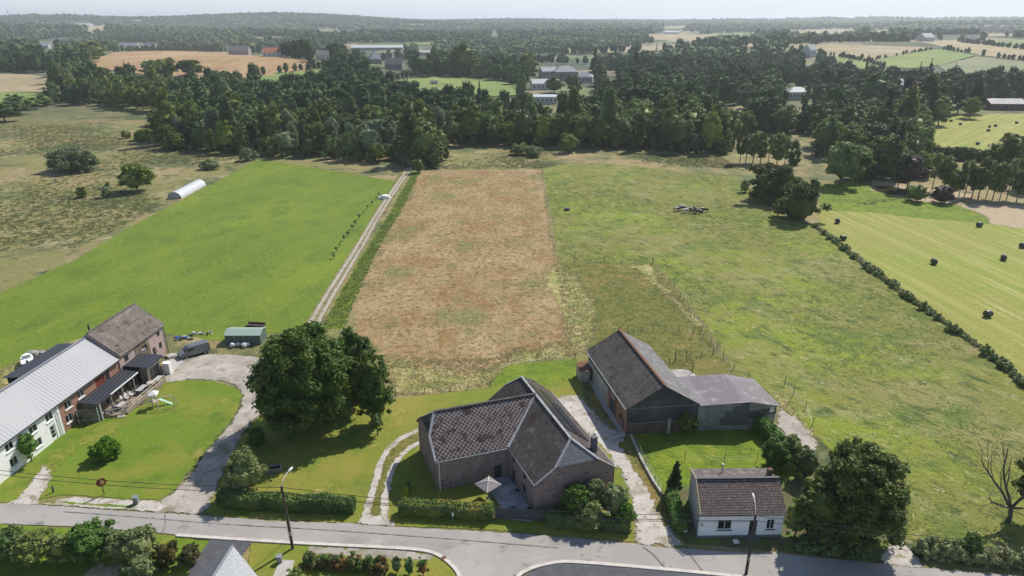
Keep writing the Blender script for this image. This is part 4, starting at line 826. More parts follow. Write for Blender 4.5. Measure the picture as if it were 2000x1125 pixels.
# long left wall runs F1 -> N1 (outside to the west): brick near, render far
def seg(p, q, a, b): L = math.hypot(q[0] - p[0], q[1] - p[1]); return lerp(p, q, a / L), lerp(p, q, b / L)
LL = math.hypot(N1[0] - F1[0], N1[1] - F1[1])
s1, s2 = seg(F1, N1, 0, 9.4); s3, s4 = seg(F1, N1, 9.4, 13.2); s5, s6 = seg(F1, N1, 13.2, LL)
MB().wall(s1, s2, -.1, 3.0, [(1.0, 2.6, 0, 2.3)]).build('wall', b_render, bt); kids(bt)[-1]['label'] = 'pale rendered part of the long wall'
MB().wall(s1, s2, 3.0, ez).wall(s3, s4, 2.4, ez).build('cladding', s_wood, bt)
MB().wall(s3, s4, -.1, 2.4, [(1.2, 3.2, 0, 2.2)]).wall(s5, s6, -.1, ez, [(1.4, 2.3, 1.0, 2.0), (2.6, 3.3, .1, 1.9)]).build('wall', b_red, bt); kids(bt)[-1]['label'] = 'red brick part of the long wall'
door(bt, s3, s4, 1.2, 3.2, 0, 2.2, p_dark, 'door'); door(bt, s1, s2, 1.0, 2.6, 0, 2.3, s_wood, 'door'); window(bt, s5, s6, 1.4, 2.3, 1.0, 2.0, p_dark); door(bt, s5, s6, 2.6, 3.3, .1, 1.9, p_dark, 'door')
MB().wall(N1, N2, -.1, 1.9, [(2.3, 2.7, .7, 1.05), (6.3, 7.6, .3, 1.6)], mr=0).build('plinth', mat('dark old brick', (.14, .085, .065), .9, [((.20, .17, .15), .9, .5, .68), ((.07, .05, .045), 1.4, .5, .66)], ('brick', (.18, .11, .085), (.2, .17, .15), .24, .085, .014), uv=True), bt)
mbg = MB().wall(N1, N2, 1.9, ez); mbg.face([(*N1, ez), (*N2, ez), (*MN, rz_)]); mbg.build('cladding', s_dark, bt)
dN = (0.0, -.04)
MB().bar((N1[0] + .15, N1[1] - .05, 1.9), (N2[0] - .1, N2[1] - .05, 1.9), .06, .07).bar((N1[0] + .15, N1[1] - .05, 4.3), (N2[0] - .1, N2[1] - .05, 4.3), .05, .06).build('rail', p_zinc, bt)
mbb = MB().wall(N2, F2, -.1, ez).wall(F2, F1, -.1, ez); mbb.face([(*F2, ez), (*F1, ez), (*MFa, rz_)]); mbb.build('wall', b_red, bt)
n1e, n2e, f2e, f1e = (15.85, 81.85), (26.5, 83.15), (22.75, 101.75), (12.15, 99.95); mne, mfe = lerp(n1e, n2e, .5), lerp(f1e, f2e, .5)
q = MB().slab([(*n1e, ez), (*mne, rz_ + .12), (*mfe, rz_ + .12), (*f1e, ez)][::-1] if False else [(*n1e, ez), (*mne, rz_ + .12), (*mfe, rz_ + .12), (*f1e, ez)], .09).build('roof', r_corr, bt); q['label'] = 'dark mossy west slope of the barn roof'
# the east slope has a half hip at its far end
fq = lerp(mfe, mne, .16); hq = lerp(mfe, f2e, .5)
q = MB().slab([(*n2e, ez), (*f2e, ez), (*hq, 6.15), (*fq, rz_ + .1), (*mne, rz_ + .12)], .09).slab([(*hq, 6.15), (*mfe, rz_ + .12), (*fq, rz_ + .1)], .08).build('roof', r_corr2, bt); q['label'] = 'paler grey east slope of the barn roof'
MB().bar((*mne, rz_ + .2), (*mfe, rz_ + .2), .35, .09).build('ridge_cap', p_rust, bt)
MB().tube([(n1e[0] - .08, n1e[1], ez - .08), (f1e[0] - .08, f1e[1], ez - .08)], .07, 6).build('gutter', p_zinc, bt)
MB().tube([(s5[0] - .08, s5[1], ez - .1), (s5[0] - .08, s5[1], 0)], .05, 6).build('downpipe', p_dark, bt)
MB().tube([(N1[0] - .06, N1[1] - .08, ez - .1), (N1[0] - .06, N1[1] - .08, 0)], .06, 6).build('downpipe', p_rust, bt)
MB().box((N1[0] + 6.0, N1[1] + .5, 1.2), (.35, .5, 2.4), .12).build('buttress', b_render, bt)
# lean-to joined to the barn
et = thing('lean_to_barn', 'lower grey block extension with purple grey sheet roof joined to the barn', 'barn', (31, 86, 0))
X1 = (26.3, 83.4); X2 = (33.6, 83.55); X3 = (38.0, 84.9); X4 = (36.9, 92.3); X5 = (32.1, 91.0); X6 = (25.0, 91.0)
mbe = MB().wall(X1, X2, -.1, 4.3, [(8 - 2.6, 6.6, 0, 2.2)]).wall(X2, X3, -.1, 3.1); mbe.face([(*X2, 3.1), (*X3, 3.1), (*X2, 4.3 + .3)]); mbe.wall(X3, X4, -.1, 3.1).wall(X4, X5, -.1, 3.1).wall(X5, X6, -.1, 4.2)
mbe.build('wall', b_block, et)
MB().face([(29.6, 83.40, .9), (33.58, 83.48, .9), (33.58, 83.48, 4.2), (31.2, 83.43, 3.9), (31.2, 83.43, 3.2), (30.2, 83.41, 3.2), (30.2, 83.41, 2.1), (29.6, 83.40, 2.1)]).build('dark_panel', mat('dark grey block', (.12, .12, .125), .9, grain=(5, .2)), et)
MB().wall((X2[0], X2[1] - .05), (X3[0] + .02, X3[1] - .05), 2.0, 3.1).build('cladding', s_dark, et)
e1, e2, e3, e4, e5, e6 = (26.3, 83.0), (33.75, 83.1), (38.5, 84.6), (37.2, 92.6), (32.1, 91.3), (24.9, 91.3)
MB().slab([(*e1, 4.35), (*e2, 4.9), (*e5, 4.9), (*e6, 4.35)], .08).build('roof', r_purp, et)
MB().slab([(*e2, 4.88), (*e3, 3.3), (*e4, 3.3), (*e5, 4.88)], .08).build('roof', r_purp, et)
MB().box((37.3, 84.62, 2.75), (.8, .04, .8), .3).build('sign_board', p_white, et); k = kids(et)[-1]
MB().tube([(37.3 + .28 * math.cos(a) - 0.0, 84.585 + .28 * math.cos(a) * .31, 2.7 + .25 * math.sin(a)) for a in np.linspace(.2, 3.6, 9)], .035, 5).build('emblem', p_dark, k)
MB().tube([(35.5, 84.02, 3.2), (35.5, 84.02, 0)], .04, 6).build('downpipe', p_zinc, et)
# low outbuilding and pen gate by the barn
t = thing('stone_outhouse', 'small low brick outhouse against the far corner of the barn', 'shed', (11.9, 98.0, 0)); MB().wall((10.6, 99.6), (11.1, 97.2), -.1, 2.1).wall((11.1, 97.2), (12.6, 97.4), -.1, 2.1).wall((12.1, 100), (10.6, 99.6), -.1, 2.1).build('wall', b_render, t)
MB().slab([(10.4, 99.9, 2.2), (10.9, 97.0, 2.2), (12.7, 97.3, 2.5), (12.3, 100.2, 2.5)], .1).build('roof', p_rust, t)
sheet('concrete_apron', [(1308, 724), (1340, 722), (1365, 738), (1330, 745), (1300, 742)], m_conc, .1, .6, .02)
t = thing('cattle_gate', 'rusty tubular cattle pen gate standing behind the low barn extension', 'gate', (*P(1330, 725), 0)); g0, g1, g2 = P(1306, 722), P(1352, 730), P(1340, 708)
for a, b in ((g0, g1), (g1, g2), (g2, P(1318, 705))):
    for p in (a, b): MB().tube([(*p, 0), (*p, 2.2)], .06, 6).build('post', p_rust, t)
    mb = MB()
    for z in (.6, 1.3, 2.0): mb.tube([(*a, z), (*b, z)], .035, 5)
    mb.build('rail', p_rust, t)

# ================================================================== WHITE COTTAGE
a1 = (21.05, 61.7); a2 = (30.6, 61.9); a3 = (30.5, 68.2); a4 = (21.5, 68.0); ct = thing('white_cottage', 'small white cottage with mottled tile roof standing at the roadside', 'house', (26, 65, 0))
ez = 3.4; rg = 5.55; r1 = (21.3, 64.9); r2 = (30.6, 65.1)
op = [(2.15, 3.75, 1.15, 2.5), (5.75, 6.65, .35, 2.4), (7.7, 8.6, 1.15, 2.5)]
MB().wall(a1, a2, .35, ez, op).build('wall', p_white if False else mat('white render', (.85, .85, .85), .85, [((.74, .73, .72), .5, .56, .7), ((.80, .79, .78), 2, .5, .7)], bump=(5, .3, .02)), ct)
mbs = MB().wall(a2, a3, .35, ez).wall(a3, a4, .35, ez).wall(a4, a1, .35, ez, [(3.2, 4.0, 1.2, 2.2)])
mbs.face([(*a2, ez), (*a3, ez), (a3[0], a3[1], 4.55), (*r2, rg)]); mbs.face([(*a4, ez), (*a1, ez), (*r1, rg), (a4[0], a4[1], 4.55)]); mbs.wall(a3, a4, ez, 4.55)
mbs.build('wall', b_render, ct)
MB().prism([(a1[0] - .06, a1[1] - .08), (a2[0] + .06, a2[1] - .08), (a3[0] + .06, a3[1] + .05), (a4[0] - .06, a4[1] + .05)], -.1, .352).build('plinth', mat('grey plinth', (.16, .165, .18), .8, grain=(5, .15)), ct)
MB().slab([(a1[0] - .15, a1[1] - .3, ez + .03), (a2[0] + .15, a2[1] - .3, ez + .03), (r2[0] + .15, r2[1], rg + .16), (r1[0] - .15, r1[1], rg + .16)], .12).build('roof', r_tile2, ct)
MB().slab([(r1[0] - .15, r1[1], rg + .02), (r2[0] + .15, r2[1], rg + .02), (a3[0] + .15, a3[1] + .3, 4.6), (a4[0] - .15, a4[1] + .3, 4.6)], .1).build('roof', mat('brown fibre sheets', (.14, .12, .11), .9, [((.24, .21, .19), 1, .5, .66)], ('wave', 1.4, (.09, .075, .07), 0), uv=True), ct)
MB().bar((r1[0] - .17, r1[1], rg + .24), (r2[0] + .17, r2[1], rg + .24), .3, .12).build('ridge_cap', p_dark, ct)
window(ct, a1, a2, *op[0], p_white, sill=mat('blue stone sill', (.12, .13, .15), .7), bars=(1, 0)); window(ct, a1, a2, *op[2], p_white, sill=MC['blue stone sill'], bars=(1, 0))
d_ = door(ct, a1, a2, *op[1], p_dark, panes=2); window(ct, a4, a1, 3.2, 4.0, 1.2, 2.2, p_white)
MB().box((a1[0] + 6.2, a1[1] - .28, .17), (1.2, .5, .34)).build('doorstep', MC['blue stone sill'], ct)
MB().box((30.15, 66.3, 5.45), (.55, .5, 1.2)).build('chimney', mat('brick chimney', (.16, .12, .11), .9, pattern=('brick', (.20, .15, .13), (.1, .09, .08), .24, .085, .014), uv=True), ct); MB().box((30.15, 66.3, 6.07), (.4, .36, .04)).build('flue', p_rust, kids(ct)[-1])
MB().tube([(24.9, 67.2, 4.6), (24.9, 67.2, 5.8), (24.9, 67.2, 6.1)], [.08, .08, .13], 8).build('flue_pipe', p_zinc, ct)
MB().tube([(20.95, 61.3, ez + .22), (21.15, 64.9, rg + .3), (21.35, 68.2, 4.85)], .07, 6).build('verge_pipe', mat('old yellowish pvc', (.42, .37, .22), .6), ct)
MB().box((a1[0] + .35, a1[1] - .03, 1.9), (.26, .04, .36)).build('meter_hatch', p_zinc, ct)
MB().tube([(a1[0], a1[1] - .38, ez - .02), (a2[0], a2[1] - .38, ez - .02)], .05, 6).build('gutter', p_dark, ct)

# ================================================================== LONG FARMHOUSE (left)
e_ = np.array((.1045, .9945)); n_ = np.array((.9945, -.1045)); O_ = np.array((-62.45, 94.5))
def L2(s, d): q = O_ + e_ * s + n_ * d; return (float(q[0]), float(q[1]))
def L3(s, d, z): return (*L2(s, d), z)
frz = math.atan2(e_[1], e_[0])
fh = thing('farmhouse', 'long farmhouse with light grey metal roof, white painted end and red brick middle', 'house', (*L2(-15, -4), 0))
S0, S1, SW = -40., 1.5, -12.0; ez, rg = 5.0, 8.5
wo = [(SW - S0 - 1.0 - 1.1, SW - S0 - 1.0, .05, 2.5), (SW - S0 - 2.2, SW - S0 - .9, 3.2, 4.4), (SW - S0 - 5.2, SW - S0 - 3.8, 3.2, 4.3), (SW - S0 - 4.9, SW - S0 - 3.7, .9, 2.1), (SW - S0 - 9.2, SW - S0 - 7.9, 3.2, 4.3), (SW - S0 - 9.2, SW - S0 - 7.9, .9, 2.1), (SW - S0 - 13, SW - S0 - 11.9, .05, 2.3), (SW - S0 - 17, SW - S0 - 15.7, .9, 2.1), (SW - S0 - 22, SW - S0 - 20.7, .9, 2.1)]
wo = [w_ for w_ in wo]
pW0, pW1 = L2(S0, 0), L2(SW, 0)
ws = MB().wall(pW0, pW1, -.1, ez, wo); ws.build('wall', b_white, fh); kids(fh)[-1]['label'] = 'white painted brick wall'
pB0, pB1 = L2(SW, 0), L2(S1, 0)
bo = [(1.0, 2.3, 1.0, 2.2), (1.4, 2.7, 3.0, 4.2), (4.1, 5.4, 3.2, 4.4), (8.0, 10.0, 2.6, 4.4), (10.15, 11.1, 2.7, 4.5)]
MB().wall(pB0, pB1, -.1, ez, bo).build('wall', b_red, fh); kids(fh)[-1]['label'] = 'red brick wall'
MB().wall(L2(S1, 0), L2(S1, -9), -.1, ez).wall(L2(S1, -9), L2(S0, -9), -.1, ez).wall(L2(S0, -9), L2(S0, 0), -.1, ez).build('wall', b_red, fh)
MB().box(L3(SW, .06, 2.5), (.35, .12, 5.0), frz).build('corner_pilaster', p_white, fh)
b_ = MB(); b_.face([L3(S0, 0, ez), L3(S0, -9, ez), L3(S0, -4.5, rg)][::-1]); b_.build('gable', b_white, fh)
MB().slab([L3(S0 - .3, .35, ez - .1), L3(S1 + .1, .35, ez - .1), L3(S1 + .1, -4.5, rg), L3(S0 - .3, -4.5, rg)], .12).slab([L3(S1 + .1, -4.5, rg), L3(S1 + .1, -9.3, ez - .1), L3(S0 - .3, -9.3, ez - .1), L3(S0 - .3, -4.5, rg)], .12).build('roof', r_grey, fh)
MB().bar(L3(S0 - .3, -4.5, rg + .06), L3(S1 + .1, -4.5, rg + .06), .4, .1).build('ridge_cap', r_grey, fh)
MB().bar(L3(S0, .42, ez - .2), L3(S1, .42, ez - .2), .12, .12).build('gutter', p_dark, fh)
for i, o in enumerate(wo):
    if i in (0, 6): door(fh, pW0, pW1, *o, p_white, panes=3)
    else: window(fh, pW0, pW1, *o, p_white, sill=p_white)
for o in bo[:3]: window(fh, pB0, pB1, *o, p_white, sill=p_white)
door(fh, pB0, pB1, *bo[3], p_redwood, 'hatch_door', handle=False); window(fh, pB0, pB1, *bo[4], p_dark)
cs = -21.3; MB().box(L3(cs, -2.2, 7.3), (.55, .55, 1.6), frz).build('chimney', p_dark, fh); MB().slab([L3(cs - .6, -1.2, 6.28 - .05), L3(cs + .6, -1.2, 6.28 - .05), L3(cs + .6, -3.0, 7.56), L3(cs - .6, -3.0, 7.56)], .05).build('flashing', p_white, kids(fh)[-1])
MB().tube([L3(-12.4, .12, ez - .3), L3(-12.4, .12, 0)], .06, 6).build('downpipe', p_white, fh)
# slab-roofed stone barn beyond
t = thing('stone_barn', 'pink brick barn with mossy slab roof at the far end of the farmhouse', 'barn', (*L2(8, -4), 0)); ez, rg = 5.5, 9.1; T0, T1 = 1.62, 13.6
MB().wall(L2(T0, .15), L2(5.6, .15), -.1, ez, [(1.2, 2.2, 3.6, 4.7)]).build('wall', b_pink, t); MB().wall(L2(9.3, .15), L2(T1, .15), -.1, ez, [(.5, 1.4, 0, 2.6), (2.4, 3.2, 3.9, 4.8), (2.4, 3.2, 1.6, 2.7)]).wall(L2(T1, .15), L2(T1, -8.8), -.1, ez).wall(L2(T1, -8.8), L2(T0, -8.8), -.1, ez).wall(L2(T0, -8.8), L2(T0, .15), -.1, ez).build('wall', b_pink, t)
mb = MB(); mb.face([L3(T1, .15, ez), L3(T1, -8.8, ez), L3(T1, -4.3, rg)]); mb.face([L3(T0, -8.8, ez), L3(T0, .15, ez), L3(T0, -4.3, rg)]); mb.build('gable', b_pink, t)
MB().wall(L2(5.6, .2), L2(9.3, .2), -.1, ez, [(1.6, 3.0, 3.1, 4.2)]).build('cladding', s_woodbr, t)
window(t, L2(T0, .15), L2(5.6, .15), 1.2, 2.2, 3.6, 4.7, p_dark); pq = (L2(9.3, .15), L2(T1, .15)); door(t, *pq, .5, 1.4, 0, 2.6, p_dark); window(t, *pq, 2.4, 3.2, 3.9, 4.8, p_dark); window(t, *pq, 2.4, 3.2, 1.6, 2.7, p_dark); window(t, L2(5.6, .2), L2(9.3, .2), 1.6, 3.0, 3.1, 4.2, p_dark)
MB().slab([L3(T0 + .1, .5, ez - .15), L3(T1 + .3, .5, ez - .15), L3(T1 + .3, -4.3, rg), L3(T0 + .1, -4.3, rg)], .14).slab([L3(T1 + .3, -4.3, rg), L3(T1 + .3, -9.1, ez - .15), L3(T0 + .1, -9.1, ez - .15), L3(T0 + .1, -4.3, rg)], .14).build('roof', r_slab, t)
MB().bar(L3(T0 + .1, -4.3, rg + .05), L3(T1 + .3, -4.3, rg + .05), .35, .1).build('ridge_cap', r_slab, t)
MB().tube([L3(5, -6.5, 7.2), L3(5, -6.5, 9.0)], .14, 8).build('flue_pipe', p_dark, t); MB().tube([L3(T1 + .05, .28, ez - .2), L3(T1 + .05, .28, 0)], .06, 6).build('downpipe', p_dark, t)
# timber terrace building
t = thing('timber_cafe', 'low timber clad terrace building with flat dark ribbed roof against the farmhouse', 'building', (*L2(-2, 2), 0))
zf = .0
MB().wall(L2(2.3, 4.0), L2(6.3, 4.0), zf, 3.2, [(.5, 3.0, .3, 2.6)]).wall(L2(6.3, 4.0), L2(6.3, .2), zf, 3.2).wall(L2(2.3, 2.75), L2(2.3, 4.0), zf, 3.2).build('wall', s_wood, t); MB().wall(L2(-8.2, .2), L2(-8.2, 3.1), zf, 2.75).build('wall', s_wood, t)
fo = [(.6, 2.2, .5, 2.3), (2.7, 4.3, .5, 2.3), (4.8, 6.3, .5, 2.3), (7.0, 8.2, .45, 2.4), (8.9, 9.8, .45, 2.4)]
MB().wall(L2(-7.9, 2.0), L2(2.3, 2.0), zf, 2.75, fo).build('wall', s_woodbr, t)
for o in fo[:3]: window(t, L2(-7.9, 2.0), L2(2.3, 2.0), *o, p_pale, bars=(1, 0))
for o in fo[3:]: door(t, L2(-7.9, 2.0), L2(2.3, 2.0), *o, p_dark, panes=2)
w2 = window(t, L2(2.3, 4.0), L2(6.3, 4.0), .5, 3.0, .3, 2.6, p_dark, bars=(3, 0))
MB().box(L3(-8.05, 2.95, 1.4), (.12, .7, 2.7), frz).build('end_panel', mat('painted panel', (.62, .62, .60), .8, [((.16, .16, .17), 1.9, .54, .6), ((.8, .8, .8), 3, .6, .66)]), t)
MB().slab([L3(-8.3, .05, 2.95), L3(-8.3, 3.25, 2.8), L3(2.35, 3.0, 2.8), L3(2.35, .05, 2.95)], .1).build('roof', r_black, t)
MB().slab([L3(2.1, -.0 + .22, 3.42), L3(2.1, 4.2, 3.3), L3(6.6, 4.2, 3.3), L3(6.6, .22, 3.42)], .1).build('roof', r_black, t)
MB().bar(L3(-5.4, 3.2, 2.8), L3(1.4, 3.05, 2.8), .12, .14).build('awning_case', p_white, t)
mb = MB()
for s_ in (-5.2, -2.6, 0.2): mb.bar(L3(s_, 2.95, .35), L3(s_, 2.95, 2.7), .09)
mb.build('post', p_pale, t)
for pp, zz in (((L2(-8.24, 2.3)), 1.6), ((L2(5.85, 4.06)), 1.9)):
    MB().tube([(pp[0] - (.03 if zz < 1.7 else 0), pp[1] - (.03 if zz < 1.7 else 0), zz), (pp[0] + (.0 if zz < 1.7 else .04), pp[1] - (.09 if zz < 1.7 else .0), zz)], .3, 16).build('round_sign', mat('yellow sun sign', (.55, .36, .07), .7), t)
MB().box(L3(6.45, 4.6, 1.0), (.9, 1.3, 2.0), frz).build('white_cabinet', p_white, t)
# timber screen
t = thing('timber_screen', 'weathered vertical board fence screen beside the timber terrace building', 'fence', (*L2(-8.6, 1), 0)); sa, sb = L2(-9.2, .3), L2(-8.45, 3.0)
MB().bar((*sa, 1.15), (*sb, 1.15), .05, 2.1).build('boards', s_wood, t); MB().box((*sa, 1.2), (.1, .1, 2.4)).box((*sb, 1.2), (.1, .1, 2.4)).build('post', p_white, t)
# deck with railing
t = thing('timber_deck', 'raised plank terrace deck with timber railing overlooking the lawn', 'deck', (*L2(-2, 4), 0))
MB().prism([L2(-7.4, 2.1), L2(-6.2, 5.9), L2(3.6, 5.9), L2(3.6, 4.1), L2(2.2, 4.1), L2(2.2, 2.1)][::-1] if False else [L2(-7.4, 2.1), L2(-7.2, 4.2), L2(-6.2, 5.9), L2(3.6, 5.9), L2(3.6, 4.15), L2(2.2, 4.15), L2(2.2, 2.15)][::-1], .05, .35).build('floor', p_plank, t)
rp = [L2(-7.2, 4.3), L2(-6.2, 5.85), L2(-3.8, 5.85), L2(-1.4, 5.85), L2(1., 5.85), L2(3.5, 5.85)]
for p in rp: MB().box((*p, .85), (.1, .1, 1.1), frz).build('post', p_pale, t)
for z in (.75, 1.3):
    mb = MB()
    for a, b in zip(rp[1:-1], rp[2:]): mb.bar((*a, z), (*b, z), .05, .12)
    mb.bar((*rp[0], z), (*rp[1], z), .05, .12); mb.build('rail', p_pale, t)
MB().box(L3(-6.9, 5.3, .12), (.9, 1.0, .2), frz + .5).build('step', p_pale, t)
def table(s, d, lab, mt, sz=(1.5, .85), rot=0):
    t = thing('terrace_table', lab, 'table', (*L2(s, d), .35)); c = L2(s, d); rz = frz + rot
    MB().box((*c, 1.08), (sz[0], sz[1], .05), rz).build('tabletop', mt, t)
    for sx in (-1, 1):
        for sy in (-1, 1):
            x = c[0] + (sx * (sz[0] / 2 - .1)) * math.cos(rz) - sy * (sz[1] / 2 - .08) * math.sin(rz); y = c[1] + sx * (sz[0] / 2 - .1) * math.sin(rz) + sy * (sz[1] / 2 - .08) * math.cos(rz); MB().box((x, y, .70), (.06, .06, .7), rz).build('leg', p_dark, t)
    return t
m_tt = mat('grey table top', (.42, .41, .39), .6, grain=(3, .08))
table(-5.2, 4.3, 'grey table with dark chairs nearest the deck steps', m_tt); table(-.3, 4.4, 'long grey table halfway along the terrace', m_tt, (2.0, .85)); table(2.9, 5.1, 'pale grey table at the far end of the terrace rail', m_tt, (1.6, .8))
tt = thing('round_table', 'round wooden table between the two grey tables on the terrace', 'table', (*L2(1.5, 4.8), .35)); MB().lathe(L3(1.5, 4.8, 1.05), [(.6, 0), (.6, .05)], 20).build('tabletop', p_pale, tt); MB().lathe(L3(1.5, 4.8, .35), [(.3, 0), (.3, .05), (.05, .1), (.05, .7)], 12).build('pedestal', p_dark, tt)
def chair(s, d, rot, lab, m_, group=None):
    c = L2(s, d); t = thing('garden_chair', lab, 'chair', (*c, .35), group); ca, sa_ = math.cos(rot), math.sin(rot); f = lambda x, y, z: (c[0] + x * ca - y * sa_, c[1] + x * sa_ + y * ca, z)
    MB().box(f(0, 0, .80), (.46, .46, .05), rot).build('seat', m_, t); MB().slab([f(-.22, .21, .86), f(.22, .21, .86), f(.22, .32, 1.28), f(-.22, .32, 1.28)], .05).build('backrest', m_, t)
    for x in (-.2, .2):
        for y in (-.2, .2): MB().box(f(x, y, .565), (.04, .04, .43), rot).build('leg', p_dark, t)
        MB().bar(f(x * 1.1, -.2, 1.02), f(x * 1.1, .22, 1.02), .04, .04).build('armrest', m_, t)
m_ch = mat('white plastic chair', (.62, .63, .62), .5); m_cd = mat('black chair', (.05, .055, .07), .6)
for i, (s_, d_, r_) in enumerate(((-3.2, 3.2, .3), (-2.9, 3.7, .5), (-2.3, 3.3, .2), (-1.9, 3.8, .4))): chair(s_, d_, r_ + 1.5, ['white plastic chair nearest the deck steps in the cluster before the window', 'white plastic chair at the rail side of the cluster, nearer the steps', 'white plastic chair close to the window, farther from the steps', 'white plastic chair of the cluster nearest the long terrace table'][i], m_ch, 'white terrace chairs')
for i, (s_, d_, r_) in enumerate(((-5.7, 3.5, 1.6), (-4.8, 3.5, 1.5), (-5.6, 5.2, -1.4), (-4.7, 5.2, -1.6))): chair(s_, d_, r_, ['dark chair between near table and window, closer to the steps', 'dark chair between near table and window, farther from the steps', 'dark chair on the rail side of the near table, by the steps', 'dark chair on the rail side of the near table, away from the steps'][i], m_cd, 'dark chairs at the near table')
for i, (s_, d_, r_) in enumerate(((-.9, 3.7, 1.6), (.1, 3.7, 1.5), (-.5, 5.1, -1.4))): chair(s_, d_, r_, ['dark chair on the window side of the long table, nearer end', 'dark chair on the window side of the long table, farther end', 'dark chair on the rail side of the long terrace table'][i], m_cd, 'dark chairs at the long table')
t = thing('bench', 'dark timber bench by the deck steps', 'bench', (*L2(-6.7, 3.2), .35)); MB().box(L3(-6.9, 3.3, .8), (1.4, .35, .05), frz + 1.5).build('seat', p_dark, t)
for k in (-.5, .5): MB().box(L3(-6.9 , 3.3 + k, .56), (.08, .3, .42), frz + 1.5).build('leg', p_dark, t)
# shed, boat etc behind the farmhouse
t = thing('black_shed', 'low black shed with ribbed dark roof behind the farmhouse', 'shed', (*L2(4, -15), 0)); z0 = 2.6
MB().wall(L2(-1.2, -13.2), L2(10.2, -13.2), 0, 2.3).wall(L2(10.2, -13.2), L2(10.2, -17.4), 0, 2.3).wall(L2(10.2, -17.4), L2(-1.2, -17.4), 0, 2.3).wall(L2(-1.2, -17.4), L2(-1.2, -13.2), 0, 2.3, [(.8, 3.2, .05, 1.9)], depth=.8).build('wall', mat('black boards', (.035, .035, .04), .8, pattern=('wave', 2, (.02, .02, .022), 0), uv=True), t)
MB().slab([L3(-1.6, -12.9, 2.75), L3(10.5, -12.9, 2.75), L3(10.5, -17.7, 2.3), L3(-1.6, -17.7, 2.3)], .1).build('roof', r_black, t)
bp = P(56, 712); t = thing('small_boat', 'small white motor boat parked on the grass behind the farmhouse', 'boat', (*bp, 0))
def hull(mb, c, L, W, z0, z1, rz, n=8, m=0):
    ca, sa_ = math.cos(rz), math.sin(rz); top = []; bot = []
    for k in range(n + 1):
        u = k / n; w_ = W / 2 * (1 if u < .5 else math.cos((u - .5) * math.pi) ** .6 if u < 1 else 0.02); top.append((u * L - L / 2, w_)); bot.append((u * L * .92 - L / 2, w_ * .55))
    f = lambda x, y, z: (c[0] + x * ca - y * sa_, c[1] + x * sa_ + y * ca, z)
    for k in range(n):
        for sg in (1, -1): q = [f(bot[k][0], sg * bot[k][1], z0), f(bot[k + 1][0], sg * bot[k + 1][1], z0), f(top[k + 1][0], sg * top[k + 1][1], z1), f(top[k][0], sg * top[k][1], z1)]; mb.face(q if sg < 0 else q[::-1], m)
        mb.face([f(top[k][0], top[k][1], z1 - .02), f(top[k][0], -top[k][1], z1 - .02), f(top[k + 1][0], -top[k + 1][1], z1 - .02), f(top[k + 1][0], top[k + 1][1], z1 - .02)], m)
        mb.face([f(bot[k][0], bot[k][1], z0), f(bot[k + 1][0], bot[k + 1][1], z0), f(bot[k + 1][0], -bot[k + 1][1], z0), f(bot[k][0], -bot[k][1], z0)], m)
    mb.face([f(-L / 2, -W / 2, z1), f(-L / 2, W / 2, z1), f(-L / 2, W * .27, z0), f(-L / 2, -W * .27, z0)], m); return f
mb = MB(); f = hull(mb, bp, 4.6, 1.8, .5, 1.3, 2.2); mb.build('hull', p_white, t); MB().slab([f(-.2, -.7, 1.5), f(1.1, -.5, 1.32), f(1.1, .5, 1.32), f(-.2, .7, 1.5)], .18).build('cabin', p_white, t); MB().slab([f(-.25, -.65, 1.85), f(.25, -.6, 1.5), f(.25, .6, 1.5), f(-.25, .65, 1.85)], .03).build('windscreen', p_glass, t); MB().box(f(-2.4, 0, 1.4), (.4, .35, .7), 2.2).build('outboard_motor', p_dark, t)
mb = MB()
for x in (-1, .6): mb.bar(f(x, -.8, .35), f(x, .8, .35), .1)
mb.bar(f(-1.6, 0, .35), f(3, 0, .35), .1); mb.build('trailer_frame', p_zinc, t)
for sg in (-1, 1):
    q = f(-.4, .85 * sg, .3); MB().tube([(q[0] - .06, q[1], .3), (q[0] + .06, q[1] - .05, .3)], .28, 12).build('wheel', p_dark, t)
bp2 = P(68, 697); t = thing('tarped_heap', 'grey tarp covered heap beside the small boat', 'heap', (*bp2, 0))
(V, Fq) = cores(np.random.default_rng(3), np.array([[0, 0, .5], [1.1, .4, .4], [-.8, .3, .4]]), np.array([[1.1, .9, .8], [.9, .8, .6], [.8, .7, .6]]), 1., CS3); link('cover', qmesh('cover', V, Fq, smooth=True), t, mat('grey tarp', (.30, .29, .28), .7, grain=(2, .3)))
MB().lathe((bp2[0] - .7, bp2[1] - 1, .02), [(.32, 0), (.32, .22), (.16, .24)], 12).build('tyre', p_dark, t)

# ================================================================== TREES AND HEDGES NEAR THE FARM
def TP(name, label, px, by, ty, wpx, kind='broad', lm='broad', leaf=.35, nc=40, seed=1, cat='tree', z0=None, **kw):
    xy = P(px, by); ht = max(.4, htop(xy, ty)); dep = xy[1] * cp + CAMH * sp; wd = wpx * dep / F
    return plant(name, label, cat, xy, kind, lm, wd, ht, leaf, nc, seed, z0=z0, **kw)
TP('chestnut_tree', 'huge dark chestnut tree with a broad rounded crown beside the gravel drive', 604, 836, 636, 212, lm='chestnut', leaf=.33, nc=260, seed=21, z0=-1.2, dens=.8, lump=.08, r0=.5, z1=3, nb=12)
TP('chestnut_tree', 'dark tree standing behind and right of the huge chestnut, its top showing above it', 697, 790, 640, 98, lm='chestnut', leaf=.34, nc=80, seed=22, z0=-.5, dens=.8, r0=.3)
TP('chestnut_tree', 'narrower dark tree at the right edge of the chestnut group', 735, 828, 682, 76, lm='chestnut', leaf=.34, nc=80, seed=23, z0=-.5, dens=.8, r0=.25)
